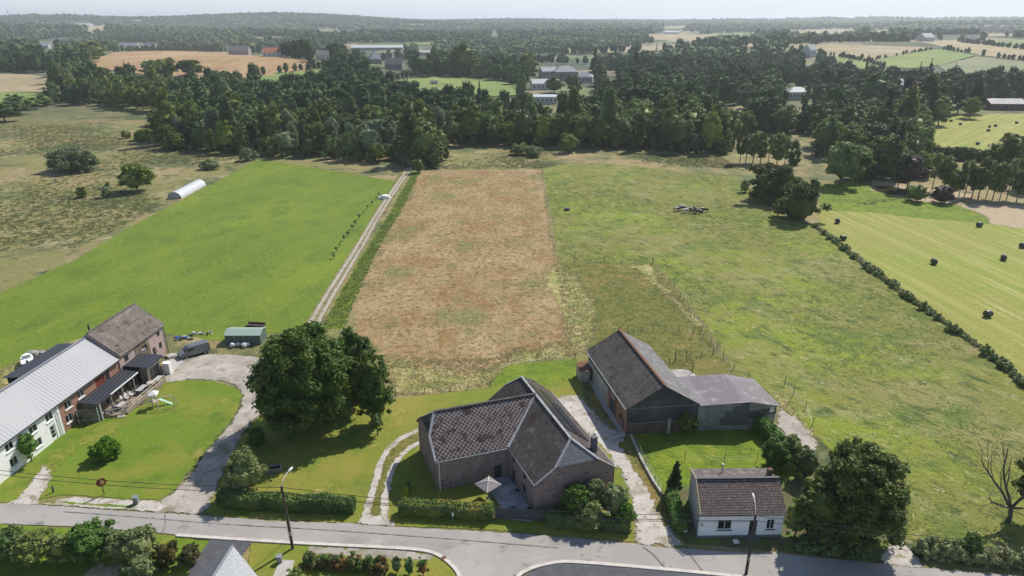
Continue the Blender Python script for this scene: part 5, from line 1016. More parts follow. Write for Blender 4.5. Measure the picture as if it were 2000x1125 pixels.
TP('sapling', 'small thin young tree under the right side of the chestnut group', 737, 850, 800, 34, lm='mid', leaf=.3, nc=14, seed=24, z0=.8, dens=.5, core=.3)
TP('shrub', 'grey green loose shrub at the left end of the long roadside hedge', 484, 962, 884, 84, lm='olive', leaf=.22, nc=60, seed=25, cat='shrub', z0=.2, dens=.8)
TP('shrub', 'dark low shrub between the drive and the chestnut', 503, 880, 832, 42, lm='hedge', leaf=.22, nc=30, seed=26, cat='shrub', z0=.1)
TP('round_shrub', 'bright green clipped round shrub alone on the farmhouse lawn', 209, 895, 856, 58, lm='bright', leaf=.2, nc=70, seed=27, cat='shrub', z0=-.5, lump=.04)
TP('climbing_shrub', 'leafy climbing shrub against the white farmhouse wall', 62, 902, 846, 46, lm='bright', leaf=.2, nc=26, seed=28, cat='shrub', z0=.8, lump=.3)
TP('shrub', 'flowering bush beside the timber screen', 166, 822, 800, 30, lm='hedge', leaf=.2, nc=14, seed=29, cat='shrub', z0=.1)
hedge('hedge', 'long clipped dark green hedge between the lawn and the road', [P(432, 984), P(560, 994), P(692, 998)], 1.5, 1.9, .2, 'hedge', 31)
hedge('hedge', 'clipped hedge with golden patches in front of the brick house', [P(782, 1002), P(870, 1006), P(962, 1012)], 1.4, 1.75, .2, 'goldhedge', 32)
hedge('hedge', 'low dark hedge under the shrubs at the road, right of the grey fence', [P(1070, 1022), P(1150, 1030), P(1228, 1036)], 1.5, 1.6, .2, 'hedge', 33)
TP('shrub', 'dark green shrub against the gable of the brick house', 1122, 1008, 944, 66, lm='hedge', leaf=.22, nc=50, seed=34, cat='shrub', z0=.1)
TP('shrub', 'tall reddish green shrub in the middle of the shrub bed by the gable', 1165, 1004, 938, 56, lm='olive', leaf=.22, nc=44, seed=35, cat='shrub', z0=.1)
TP('shrub', 'tall green shrub at the right end of the shrub bed by the gable', 1200, 1014, 944, 62, lm='olive', leaf=.22, nc=50, seed=36, cat='shrub', z0=.1)
TP('shrub', 'bright green rounded shrub at the drive corner of the bed', 1222, 1030, 982, 40, lm='bright', leaf=.2, nc=30, seed=37, cat='shrub', z0=.05)
TP('shrub', 'grey leaved shrub at the front of the bed by the road', 1150, 1030, 980, 60, lm='olive', leaf=.22, nc=40, seed=38, cat='shrub', z0=.05)
TP('yellow_shrub', 'small yellow leaved shrub at the left end of the golden hedge', 794, 974, 952, 18, lm='yellow', leaf=.16, nc=12, seed=39, cat='shrub', z0=.05)
TP('small_conifer', 'tiny dark conifer on the shaded lawn left of the brick house', 799, 960, 938, 12, kind='conifer', lm='conifer', leaf=.18, nc=14, seed=40)
TP('cypress', 'narrow dark cypress at the end of the cottage hedge', 1317, 965, 898, 34, kind='conifer', lm='conifer', leaf=.22, nc=90, seed=41, core=.9)
hedge('hedge', 'bright green clipped hedge beside the cottage', [P(1309, 975), P(1317, 1005), P(1328, 1042)], 1.4, 1.7, .18, 'bright', 42)
TP('shrub', 'broad leaved bush growing against the black barn gable', 1338, 846, 806, 44, lm='mid', leaf=.24, nc=26, seed=43, cat='shrub', z0=.1, lump=.3)
hedge('hedge', 'pale clipped hedge running out from the corner of the low barn', [P(1478, 836), P(1505, 862), P(1520, 878)], 1.6, 2.3, .2, 'bright', 44)
TP('round_shrub', 'round dark clipped bush at the edge of the sunny back lawn', 1512, 915, 856, 60, lm='hedge', leaf=.2, nc=60, seed=45, cat='shrub', z0=-.5, lump=.05)
TP('shrub', 'grey green shrub beside the round dark bush', 1545, 905, 850, 50, lm='olive', leaf=.22, nc=40, seed=46, cat='shrub', z0=.1)
TP('shrub', 'loose green shrub between the garden bushes and the great roadside tree', 1570, 935, 880, 56, lm='mid', leaf=.24, nc=44, seed=47, cat='shrub', z0=.1)
TP('shrub', 'pale yellowish shrub at the right hand corner of the white cottage', 1552, 1046, 980, 52, lm='goldhedge', leaf=.22, nc=50, seed=48, cat='shrub', z0=.1)
TP('roadside_tree', 'great rounded dark tree at the roadside right of the cottage', 1664, 1052, 868, 186, lm='mid', leaf=.26, nc=260, seed=49, z0=-1.0, dens=.85, lump=.1, r0=.35, nb=12)
TP('roadside_tree', 'lower tree mass in front of the great roadside tree', 1590, 1062, 940, 90, lm='broad', leaf=.28, nc=80, seed=50, z0=.3, dens=.85, r0=.2)
hedge('hedge', 'rough field hedge along the road right of the gravel entrance', [P(1786, 1082), P(1880, 1092), P(2000, 1104), P(2150, 1122)], 1.8, 1.5, .22, 'olive', 51, rag=.25)
TP('shrub', 'dark rounded bush rising from the rough field hedge', 1890, 1085, 1040, 44, lm='hedge', leaf=.22, nc=30, seed=52, cat='shrub', z0=.1)
# bottom left bushes
for k, (px, by, ty, wd_, lm_, lb) in enumerate((
    (20, 1092, 1038, 80, 'hedge', 'dark bush at the far left of the row below the road'), (75, 1096, 1040, 74, 'olive', 'loose green bush second from the left below the road'),
    (125, 1096, 1046, 60, 'olive', 'feathery bush between the loose bush and the big rounded bush'), (186, 1090, 1024, 92, 'bright', 'big bright green rounded bush below the road'),
    (235, 1092, 1038, 62, 'olive', 'narrow grey green bush between the two biggest bushes'), (275, 1098, 1036, 80, 'olive', 'tall dark feathery bush nearest the tarmac driveway'))):
    TP('shrub', lb, px, by, ty, wd_, lm=lm_, leaf=.2, nc=70, seed=60 + k, cat='shrub', z0=.05, lump=.2)
TP('shrub', 'low green bush at the foot of the bronze bushes', 280, 1128, 1090, 60, lm='olive', leaf=.18, nc=40, seed=66, cat='shrub', z0=.05)
TP('bronze_shrub', 'low bronze leaved bush nearer the tall dark bush', 330, 1104, 1064, 52, lm='redbrown', leaf=.17, nc=44, seed=67, cat='shrub', z0=.05)
TP('bronze_shrub', 'low bronze leaved bush beside the tarmac driveway', 374, 1102, 1068, 46, lm='redbrown', leaf=.17, nc=40, seed=68, cat='shrub', z0=.05)
hedge('red_hedge', 'young hedge with red leaf tips along the side street verge', [P(596, 1104), P(680, 1110), P(755, 1116)], 1.5, 1.25, .16, 'red', 69, rag=.3)
for k, (px, by) in enumerate(((775, 1120), (800, 1123), (826, 1124))):
    TP('red_shrub', ['red tipped shrub just right of the red hedge', 'middle one of three small red tipped shrubs', 'last small red tipped shrub before the street corner'][k], px, by, by - 34, 26, lm='red', leaf=.16, nc=14, seed=70 + k, cat='shrub', z0=.05, lump=.3)
TP('shrub', 'grey bush at the left end of the red hedge near the footpath', 576, 1140, 1110, 34, lm='olive', leaf=.16, nc=20, seed=74, cat='shrub', z0=.05)
# rough undergrowth under the great tree
hedge('undergrowth', 'dark undergrowth along the road below the great tree', [P(1545, 1066), P(1620, 1078), P(1700, 1088)], 2.0, 1.0, .22, 'broad', 75, cat='undergrowth', rag=.3)

# the dead tree
dp = P(1968, 1020); dt = thing('dead_tree', 'bare twisted dead fruit tree standing in the pasture near the hedge', 'tree', (*dp, 0))
rngd = np.random.default_rng(5); paths = []
def limb(p, d, L, r, lv):
    d = np.array(d, float); d /= np.linalg.norm(d); pts = [np.array(p, float)]; rr = [r]; n = 6
    for k in range(n):
        d = unit(d + rngd.normal(size=3) * .2 + np.array([0, 0, .04])); pts.append(pts[-1] + d * L / n); rr.append(r * (1 - .7 * (k + 1) / n))
        if lv < 3 and k > 0 and rngd.random() < (.85 if lv == 0 else .8): limb(pts[-1], unit(d + rngd.normal(size=3) * .8), L * rngd.uniform(.35, .6), rr[-1] * .6, lv + 1)
    paths.append((pts, rr))
paths.append(([(0, 0, -.2), (.05, 0, 1.0), (-.1, .1, 2.0)], [.34, .26, .24]))
for dv, L, r in (((-.5, .3, 1.0), 7.4, .2), ((-.1, .2, 1.3), 7.2, .18), ((-.9, -.1, .8), 5.4, .15), ((.7, .1, 1.0), 6.2, .18), ((.3, -.5, .9), 4.6, .13)): limb((-.1, .1, 1.9), dv, L, r, 0)
TV, TF = tubes_q(paths, 6); link('branches', qmesh('branches', TV, TF, smooth=True), dt, BARKG)
TP('leafy_tree', 'leafy fruit tree at the right edge behind the dead tree', 2022, 1020, 890, 120, lm='mid', leaf=.28, nc=60, seed=76, z0=2.2, r0=.2, dens=.8)

# mid distance single trees and bushes
MID = [('spreading_tree', 'dark spreading tree on the pasture boundary, the one farther back', 1508, 392, 320, 104, 'broad', 'broad', 90),
 ('spreading_tree', 'dark rounded tree in front of the darker spreading tree on the pasture boundary', 1556, 428, 353, 98, 'broad', 'mid', 91),
 ('round_bush', 'wide grey green willow bush alone on the rough left meadow', 146, 333, 293, 96, 'broad', 'silver', 92),
 ('bush_tree', 'dark bushy tree beside the white polytunnel', 268, 373, 316, 64, 'broad', 'mid', 93),
 ('bush', 'small dark bush left of the wood edge on the left meadow', 247, 270, 254, 20, 'broad', 'mid', 94),
 ('bush', 'low wide bush just left of the wood', 284, 274, 252, 44, 'broad', 'mid', 95),
 ('bush', 'pale willow bush at the upper corner of the bright meadow', 484, 314, 290, 34, 'broad', 'silver', 96),
 ('bush', 'small green bush at the pond bank', 1790, 393, 358, 42, 'broad', 'mid', 97),
 ('copper_bush', 'dark purple leaved bush near the pond', 1838, 396, 360, 46, 'broad', 'copper', 98),
 ('bush', 'pale rounded bush at the back of the brown field, left of its twin', 1012, 302, 280, 40, 'broad', 'olive', 99),
 ('bush', 'pale low bush at the back of the brown field, right of its twin', 1044, 305, 287, 38, 'broad', 'olive', 100),
 ('bush', 'dark round tree like bush at the wood edge behind the pasture', 1110, 298, 258, 40, 'broad', 'mid', 101),
 ('bush', 'bush at the top end of the farm track', 818, 338, 306, 26, 'broad', 'mid', 102),
 ('bush', 'dark bush right beside the top of the farm track', 852, 328, 298, 26, 'broad', 'mid', 103),
 ('bush', 'tiny scrub bush on the left meadow, left of the bushy tree', 160, 386, 366, 24, 'broad', 'mid', 104),
 ('bush', 'grey bush on the pasture boundary behind the spreading trees', 1455, 375, 350, 20, 'broad', 'olive', 105),
 ('bush', 'low shrub by the marsh edge near the bright meadow', 410, 330, 314, 40, 'broad', 'olive', 106),
 ('bush', 'scrubby sapling group between the two left meadow bushes', 210, 385, 358, 26, 'broad', 'olive', 107)]
for nm, lb, px, by, ty, wp, kd, lm_, sd_ in MID: TP(nm, lb, px, by, ty, wp, kind=kd, lm=lm_, leaf=.5 if wp > 60 else .42, nc=60 if wp > 60 else 26, seed=sd_, cat='tree' if 'tree' in nm else 'bush', z0=-.4 if 'spreading' not in nm else -1.6, lump=.22)
# shrubs along the boundary between pasture and hay field
rb = random.Random(3); bl = [(1592, 440), (1610, 454), (1622, 463), (1634, 470), (1650, 484), (1668, 500), (1692, 520), (1704, 527), (1716, 534), (1736, 550), (1746, 556), (1768, 576), (1778, 583), (1790, 590), (1804, 600), (1818, 610), (1832, 620), (1862, 645), (1925, 688), (1942, 700), (1958, 712), (1972, 722), (1986, 735), (1998, 747)]
bb0 = None
for k, (px, py) in enumerate(bl):
    xy = P(px, py + 4); s_ = rb.uniform(.8, 1.35)
    if bb0 is None:
        bb0 = plant('boundary_bush', 'small rounded bush in the line between pasture and mown hay field', 'bush', xy, 'broad', 'olive', 2.3, 1.1, .24, 20, 130, z0=.05, group='bushes along the pasture boundary', lump=.3); tb = tree_of(bb0)
    else:
        c = copy_tree(bb0, tb); c.location = (*xy, 0); c['label'] = ['small bush', 'rounded bush', 'low bush'][k % 3] + ' left of the hay field, number %s from the spreading trees' % ['one','two','three','four','five','six','seven','eight','nine','ten','eleven','twelve','thirteen','fourteen','fifteen','sixteen','seventeen','eighteen','nineteen','twenty','twenty one','twenty two','twenty three','twenty four'][k]
        c.scale = (s_ * 1.1, s_, s_ * rb.uniform(.8, 1.1)); c.rotation_euler.z = rb.uniform(0, 6)

# ================================================================== THE WOODS: single trees
PROTO = {}
def proto(kind, lm, wd, ht, leaf, nc, seed, z0=None, bark=None, r0=.25, dens=.8, z1=None):
    (V, Fq), cen = crown(seed, kind, wd, ht, leaf, nc, dens, z0); cm = qmesh('crown', V, Fq); cm.materials.append(LM[lm])
    TV, TF = trunk(seed, ht, wd, cen, r0, z1 or ht * .3, 5); tm = qmesh('trunk', TV, TF, smooth=True); tm.materials.append(bark or BARK); return cm, tm, ht
PR = {
 'broad': [proto('broad', 'broad', 11, 12.5, .58, 46, 201, z0=.6), proto('broad', 'broad', 12, 12, .58, 50, 202, z0=.6), proto('broad', 'mid', 10, 13.5, .58, 44, 203, z0=.6), proto('broad', 'mid', 11, 11.5, .56, 44, 204, z0=.6), proto('broad', 'broad', 10.5, 14.5, .58, 50, 205, z0=.6)],
 'tall': [proto('tall', 'broad', 7, 18, .6, 40, 211), proto('tall', 'mid', 6.5, 17, .6, 40, 212)],
 'silver': [proto('tall', 'silver', 6, 13, .5, 34, 221, r0=.18, bark=BARKL), proto('broad', 'silver', 8, 12, .5, 40, 222)],
 'conifer': [proto('conifer', 'conifer', 6.5, 18, .55, 70, 231), proto('conifer', 'conifer', 7.5, 21, .55, 80, 232)],
 'copper': [proto('broad', 'copper', 12, 17, .65, 56, 241)],
 'stilt': [proto('tall', 'mid', 5.2, 14.5, .42, 30, 251, z0=4.2, bark=BARKL, r0=.2, z1=5, dens=.6), proto('tall', 'olive', 4.6, 13.5, .42, 24, 252, z0=5.0, bark=BARKL, r0=.18, z1=5, dens=.6), proto('tall', 'mid', 6.2, 13, .42, 34, 253, z0=3.5, bark=BARKL, r0=.2, z1=5, dens=.6)],
}
GL = {'broad': ('broadleaf_tree', 'dark green rounded broadleaf tree in the dense wood behind the fields', 'rounded broadleaf trees of the wood'),
 'tall': ('tall_tree', 'tall upright broadleaf tree standing among the rounded crowns of the wood', 'tall upright trees of the wood'),
 'silver': ('willow_tree', 'pale grey green willow at the edge of the wood behind the bright meadow', 'pale willows on the wood edge'),
 'conifer': ('conifer_tree', 'dark pointed conifer rising among the crowns of the wood', 'pointed conifers of the wood'),
 'copper': ('copper_beech', 'dark purple copper beech rising above the wood at the right', 'copper beeches'),
 'stilt': ('bare_stemmed_tree', 'slim tree with a long bare stem in the row near the pond', 'slim bare stemmed trees')}
def wood_tree(kind, xy, sc, idx, label=None, group=None, name=None):
    cm, tm, h_ = PR[kind][idx % len(PR[kind])]; nm, lb, gp = GL[kind]
    o = thing(name or nm, label or lb, 'tree', (*xy, H0(*xy)), group or gp)
    for n_, me_ in (('crown', cm), ('trunk', tm)): c = bpy.data.objects.new(n_, me_); COL.objects.link(c); c.parent = o
    o.scale = (sc * random.uniform(.9, 1.12), sc * random.uniform(.9, 1.12), sc * random.uniform(.88, 1.1)); o.rotation_euler.z = random.uniform(0, 6.28); return o
def inpoly(x, y, poly):
    r = False; n = len(poly)
    for i in range(n):
        (x1, y1), (x2, y2) = poly[i], poly[(i + 1) % n]
        if (y1 > y) != (y2 > y) and x < (x2 - x1) * (y - y1) / (y2 - y1 + 1e-9) + x1: r = not r
    return r
W1 = [(108, 200), (160, 204), (318, 222), (322, 212), (318, 292), (500, 302), (790, 322), (855, 322), (868, 282), (1100, 288), (1418, 302), (1436, 272), (1400, 245), (1300, 228), (1150, 222), (1030, 222), (940, 226), (800, 205), (700, 200), (620, 182), (560, 178), (480, 176), (440, 170), (360, 172), (180, 160), (120, 165)]
W2 = [(1436, 262), (1560, 268), (1600, 300), (1700, 356), (1800, 352), (1795, 305), (1800, 300), (1790, 250), (1852, 222), (1850, 196), (1700, 185), (1640, 160), (1560, 150), (1400, 148), (1250, 142), (1180, 150), (1165, 205), (1300, 226), (1400, 240)]
CLEAR = [[(1395, 205), (1460, 205), (1460, 258), (1395, 250)], [(1035, 130), (1165, 130), (1165, 205), (1030, 205)], [(1420, 262), (1600, 262), (1610, 312), (1420, 300)]]
cand = []
rr2 = random.Random(12)
spots = {}
def try_spot(x, y, mind):
    k = (int(x // 8), int(y // 8))
    for i in (-1, 0, 1):
        for j in (-1, 0, 1):
            for (a, b) in spots.get((k[0] + i, k[1] + j), ()):
                if (a - x) ** 2 + (b - y) ** 2 < mind * mind: return False
    spots.setdefault(k, []).append((x, y)); return True
for _ in range(90000):
    y = rr2.uniform(225, 760); x = rr2.uniform(-.85 * y, .85 * y); px, py = Q(x, y, H0(x, y))
    if px < 90 or px > 1870: continue
    if not (inpoly(px, py, W1) or inpoly(px, py, W2)): continue
    if any(inpoly(px, py, c) for c in CLEAR): continue
    if try_spot(x, y, 6.3 + max(0, (y - 330)) * .012): cand.append((y, x, px, py))
cand.sort(key=lambda c: c[0] - (190 if c[2] < 330 else 0)); print('wood trees', len(cand))
NIND = 360; FARTREES = []
# an edge tree reads alone: nearest ones and every third of the others
cnt = 0
for i, (y, x, px, py) in enumerate(cand):
    r = rr2.random()
    edge = (py > 292 and 480 < px < 800)
    if edge and r < .6: kd = 'silver'
    elif 1640 < px < 1800 and py > 175 and r < .2 and py < 220: kd = 'copper'
    elif r < .07: kd = 'tall'
    elif r < .12 and px > 1000: kd = 'conifer'
    elif r < .17: kd = 'silver' if px > 1100 or py > 270 else 'broad'
    else: kd = 'broad'
    if False: pass
    if kd == 'silver' and not edge and not (py > 280 and px < 860): kd = 'broad' if r < .15 else 'tall'
    sc = rr2.choice((rr2.uniform(.72, 1.05), rr2.uniform(.9, 1.25), rr2.uniform(1.2, 1.55))) * (.85 if py > 290 else 1.)
    lowview = (955 < px < 1045 and 215 < py < 255) or (740 < px < 1020 and 205 < py < 228)
    if lowview: sc *= .55
    zn = 'at the wood\'s left end' if px < 330 else 'behind the rough meadow' if px < 500 else 'behind the meadow\'s left half' if px < 650 else 'behind the meadow\'s right half' if px < 800 else 'at the farm track corner' if px < 870 else 'behind the brown field' if px < 1065 else 'behind the pasture\'s left part' if px < 1240 else 'behind the pasture\'s right part' if px < 1430 else 'between pasture and pond' if px < 1640 else 'behind the pond'
    row = 'in the front row' if py > 288 or (px > 860 and py > 278) else 'in the second rank' if py > 272 else 'farther back'
    adj = {'broad': 'dark rounded broadleaf tree', 'tall': 'tall upright broadleaf tree', 'silver': 'pale grey green willow', 'conifer': 'dark pointed conifer', 'copper': 'dark purple copper beech'}[kd]
    if kd in ('broad', 'silver'): adj = {0: 'darker ', 1: 'broad ', 2: 'lighter ', 3: 'small '}[(0 if sc < 1.05 else 1) if rr2.random() < .5 else (2 if sc > .95 else 3)].strip() + ' ' + adj.replace('dark ', '', 1)
    if cnt < NIND: wood_tree(kd, (x, y), sc, rr2.randrange(9), adj + ' ' + row + ' ' + zn, adj + 's ' + row + ' ' + zn); cnt += 1
    else: FARTREES.append((x, y, sc, kd))
# named groups at the right
SPEC = [(1445, 318, 'stilt', .95), (1456, 318, 'stilt', .9), (1470, 318, 'stilt', 1.), (1484, 322, 'stilt', .95), (1500, 318, 'stilt', .9), (1516, 328, 'stilt', 1.05), (1546, 340, 'stilt', .9), (1530, 332, 'stilt', .9)]
for k, (px, py, kd, sc) in enumerate(SPEC): wood_tree(kd, P(px, py), sc, k, ['leftmost', 'second from left', 'third from left', 'fourth from left', 'fifth from left', 'sixth from left', 'rightmost', 'seventh from left'][k] + ' slim pale stemmed tree in the open clump left of the pond', 'open clump of slim trees')
for k, (px, py) in enumerate([(1752, 372), (1775, 366), (1860, 384), (1872, 386), (1884, 382), (1898, 386), (1910, 390), (1926, 386), (1938, 390), (1952, 392), (1966, 388), (1985, 394), (2002, 396), (1820, 372), (1842, 376)]):
    wood_tree('stilt', P(px, py), rr2.uniform(.72, .95), k, 'slim bare stemmed tree beyond the hay field, ' + ('just right of the pond' if px < 1850 and px > 1800 else 'behind the pond' if px < 1800 else 'left part of the long row' if px < 1900 else 'middle of the long row' if px < 1945 else 'right end of the long row'), 'row of slim trees by the hay field')
def TS(px, py, ty, wpx, kd, idx, lb, nm=None):
    xy = P(px, py) if py > 250 else G(px, py); z = H0(*xy); h_ = htop(xy, ty) - z; dep = xy[1] * cp + (CAMH - z) * sp; wd_ = wpx * dep / F
    o = wood_tree(kd, xy, 1, idx, lb, None, nm); del o['group']; cm, tm, hh = PR[kd][idx % len(PR[kd])]
    W_ = {'broad': 10, 'tall': 6.8, 'silver': 7, 'conifer': 7, 'copper': 12, 'stilt': 7}[kd]
    o.scale = (wd_ / W_, wd_ / W_, h_ / hh); return o
TS(1640, 362, 275, 78, 'broad', 3, 'big grey green birch group tree standing left of the pond')
TS(1670, 352, 290, 60, 'tall', 0, 'upright tree just behind the birch left of the pond')
TS(1770, 372, 300, 66, 'copper', 0, 'dark copper leaved tree at the pond corner')
TS(1725, 348, 262, 70, 'broad', 1, 'dark rounded tree behind the pond')
TS(1700, 228, 140, 60, 'broad', 4, 'very tall dark tree with yellowish tips near the upper hay field')
TS(1775, 232, 145, 66, 'copper', 0, 'tall dark copper beech left of the upper hay field')
TS(1802, 240, 150, 44, 'tall', 0, 'tall dark tree on the left corner of the upper hay field')
TS(1832, 246, 188, 50, 'broad', 2, 'dark round tree in front of the copper beech')
TS(1900, 222, 142, 40, 'conifer', 1, 'pair of tall conifers behind the upper hay field')
TS(1870, 222, 150, 34, 'conifer', 0, 'pointed conifer left of the low dark building')
TS(1893, 232, 188, 36, 'broad', 3, 'small rounded tree left of the low dark building')
TS(1975, 330, 262, 76, 'broad', 1, 'dark rounded tree at the right edge beside the upper hay field')
TS(1995, 372, 300, 60, 'broad', 2, 'green tree at the right edge by the slim row')
TS(830, 322, 240, 70, 'broad', 2, 'rounded tree at the corner of the wood by the farm track')
TS(800, 320, 210, 46, 'tall', 1, 'tall poplar like tree above the wood corner by the farm track')
TS(1560, 395, 372, 20, 'broad', 2, 'small tree behind the spreading pair')
hh_ = hedge('hedge', 'thick dark hedge below the upper hay field', [P(1790, 306), P(1860, 312), P(1950, 318), P(2060, 322)], 4, 4.5, .6, 'broad', 301, rag=.2)

# left middle hedge trees
for k, (px, py, ty, wp) in enumerate(((-30, 232, 188, 60), (10, 238, 196, 56), (36, 226, 184, 52), (62, 214, 190, 44), (88, 208, 184, 34), (-60, 250, 200, 60))):
    TS(px, py, ty, wp, 'broad', k, ['hedge tree at the far left edge of the rough meadow', 'wide low tree by the far left edge', 'bushy tree third along the left hedge', 'small bushy tree fourth along the left hedge', 'last small tree of the left hedge near the wood', 'tree just beyond the left edge'][k])

# ================================================================== THE FAR WOODS (one mass nobody could count)
def woodmat(name):
    m, t, bs = newmat(name); at = t.nodes.new('ShaderNodeAttribute'); at.attribute_name = 'tint'; g = t.nodes.new('ShaderNodeNewGeometry')
    cr = t.nodes.new('ShaderNodeValToRGB'); lk(t, at.outputs['Fac'], cr.inputs[0]); e = cr.color_ramp.elements
    e[0].position = 0; e[0].color = (.040, .070, .024, 1); e[1].position = 1; e[1].color = (.14, .18, .065, 1)
    for p_, c_ in ((.4, (.062, .100, .032)), (.7, (.095, .135, .042)), (.88, (.13, .16, .07))): x = e.new(p_); x.color = (*c_, 1)
    n = t.nodes.new('ShaderNodeVectorMath'); n.operation = 'SCALE'; lk(t, cr.outputs[0], n.inputs[0]); lk(t, nmap(t, g.outputs['Random Per Island'], 0, 1, .75, 1.3), n.inputs['Scale'])
    lk(t, n.outputs[0], bs.inputs['Base Color']); bs.inputs['Roughness'].default_value = .8; bs.inputs['Specular IOR Level'].default_value = .15
    return m
WM = woodmat('far woodland leaves')
def lowproto(seed, wd, ht, nc, leaf, dens, cs=CS2, kind='broad'):
    rng = np.random.default_rng(seed); a = wd / 2
    if kind == 'conifer':
        t = np.linspace(.05, .95, nc); cen = np.stack([rng.normal(size=nc) * .3, rng.normal(size=nc) * .3, ht * t], 1); r = a * (1.05 - t); rad = np.stack([r, r, np.full(nc, ht / nc * .8)], 1)
    else:
        d = unit(rng.normal(size=(nc, 3))); d[:, 2] = np.abs(d[:, 2]) * 1.1 - .25; cen = np.array([0, 0, ht * .52]) + d * np.array([a * .6, a * .6, ht * .34]); r = a * rng.uniform(.36, .52, nc); rad = np.stack([r, r, r * .85], 1)
        cen = np.concatenate([cen, [[0, 0, ht * .42]]]); rad = np.concatenate([rad, [[a * .85, a * .85, ht * .42]]])
    parts = [cores(rng, cen, rad, .9, cs)]
    if dens > 0: parts.append(leaves(rng, cen[:-1], rad[:-1], leaf, dens))
    return join(parts)
CS1 = (unit(np.array([[x, y, z] for x in (-1, 1) for y in (-1, 1) for z in (-1, 1)], float)) , np.array([[0, 1, 3, 2], [4, 6, 7, 5], [0, 4, 5, 1], [2, 3, 7, 6], [0, 2, 6, 4], [1, 5, 7, 3]]))
LA = [lowproto(401, 10, 14, 7, .85, .42), lowproto(402, 9.5, 15, 7, .85, .42), lowproto(403, 9, 16, 7, .85, .42), lowproto(404, 7, 18, 6, 1., .15, CS2, 'conifer')]
LB = [lowproto(411, 11, 13, 3, 1.5, .1), lowproto(412, 10, 15, 3, 1.5, .1), lowproto(413, 7.5, 17, 4, 1.5, 0, CS1, 'conifer')]
LC = [lowproto(421, 15, 14, 2, 1, 0, CS2), lowproto(422, 17, 15, 3, 1, 0, CS1)]
def scatter(name, pts, protos, seed, label, cat='woodland', lo=.75, hi=1.25, conf=.1):
    rng = np.random.default_rng(seed); Vs = []; Fs = []; Ts = []; o = 0; pts = np.asarray(pts); z = hgt(pts[:, 0], pts[:, 1])
    ch = np.where(rng.random(len(pts)) < conf, len(protos) - 1, rng.integers(0, max(1, len(protos) - 1), len(pts)))
    for k, (pv, pf) in enumerate(protos):
        q = pts[ch == k]; zz = z[ch == k]; n = len(q)
        if not n: continue
        a = rng.uniform(0, 6.28, n); s_ = rng.uniform(lo, hi, n); hsc = s_ * rng.uniform(.85, 1.15, n); ca, sa_ = np.cos(a)[:, None] * s_[:, None], np.sin(a)[:, None] * s_[:, None]
        Xx = pv[None, :, 0] * ca - pv[None, :, 1] * sa_ + q[:, 0:1]; Yy = pv[None, :, 0] * sa_ + pv[None, :, 1] * ca + q[:, 1:2]; Z2 = pv[None, :, 2] * hsc[:, None] + zz[:, None]
        if q.shape[1] > 2: Z2 = (Z2 - zz[:, None]) * q[:, 2:3] + zz[:, None]
        Vs.append(np.stack([Xx, Yy, Z2], 2).reshape(-1, 3)); Fs.append((pf[None] + (np.arange(n) * len(pv))[:, None, None]).reshape(-1, 4) + o); o += n * len(pv)
        tint = np.clip(rng.beta(1.1, 1.5, n) + .18 * np.sin(q[:, 0] / 60 + q[:, 1] / 90) - (.25 if k == len(protos) - 1 and conf else 0), 0, 1); Ts.append(np.repeat(tint, len(pv)))
    me = qmesh(name, np.concatenate(Vs), np.concatenate(Fs)); at = me.attributes.new('tint', 'FLOAT', 'POINT'); at.data.foreach_set('value', np.concatenate(Ts).astype(np.float32))
    ob = link(name, me, None, WM); tag(ob, label, cat, kind='stuff'); print(name, len(pts), len(me.polygons)); return ob
FP = [f[2] for f in FAR]; EXTRA = [[(1480, 100), (1530, 95), (1600, 100), (1600, 118), (1500, 122)]]
HOUSES = []      # filled with picture rectangles kept open round far buildings
KEEP = [(1052, 126, 1162, 162), (1030, 148, 1100, 200), (440, 92, 480, 112), (510, 98, 552, 116), (232, 84, 310, 100), (1532, 172, 1592, 198), (680, 84, 790, 99), (818, 98, 845, 110), (1572, 98, 1594, 114), (1930, 195, 2040, 222), (715, 108, 745, 128), (748, 120, 800, 142), (800, 148, 830, 172), (1298, 58, 1330, 70), (1800, 70, 1830, 84), (1890, 75, 1910, 86), (612, 108, 640, 122), (80, 84, 110, 96), (1745, 168, 1768, 180), (140, 42, 178, 52), (1180, 138, 1206, 150), (960, 60, 972, 72)]
def blocked(x, y, h):
    z = H0(x, y); b = Q(x, y, z); tp = Q(x, y, z + h); mid = Q(x, y, z + h * .55)
    for poly in FP:
        if inpoly(*b, poly) or inpoly(*mid, poly): return True
    for (x0, y0, x1, y1) in KEEP:
        if x0 - 3 < b[0] < x1 + 3 and tp[1] + 2 < y1 and b[1] > y0: return True
    return False
rs = random.Random(5)
tA = [(x, y) for (x, y, sc, kd) in FARTREES if not blocked(x, y, 15)]
tA2 = []
def lattice(r0, r1, sp, h, out, cover, amin=-.86, amax=.86):
    y = r0
    while y < r1:
        x = -y * .92 - 30
        while x < y * .92 + 30:
            xx = x + rs.uniform(-.42, .42) * sp; yy = y + rs.uniform(-.42, .42) * sp; x += sp
            z = H0(xx, yy); px, py = Q(xx, yy, z)
            if px < -120 or px > 2120 or py > 330: continue
            n = math.sin(xx / 97 + 1.3) * math.sin(yy / 143 + .4) + .5 * math.sin(xx / 41 + yy / 63)
            if n > cover - (.45 if xx > .3 * yy and yy > 700 else 0): continue
            if py > 128 and (inpoly(px, py, W1) or inpoly(px, py, W2)): continue
            if any(inpoly(px, py, c) for c in CLEAR): continue
            if py > 205 and not (px > 1420 and py < 262): continue
            if px < 110 and py > 142: continue
            if px > 1790 and py > 200: continue
            if blocked(xx, yy, h): continue
            out.append((xx, yy))
        y += sp * .9
lattice(330, 900, 9.4, 16, tA2, .72)
tB = []; lattice(900, 2200, 14.5, 16, tB, .62)
tC = []; lattice(2200, 6000, 30, 13, tC, .85)
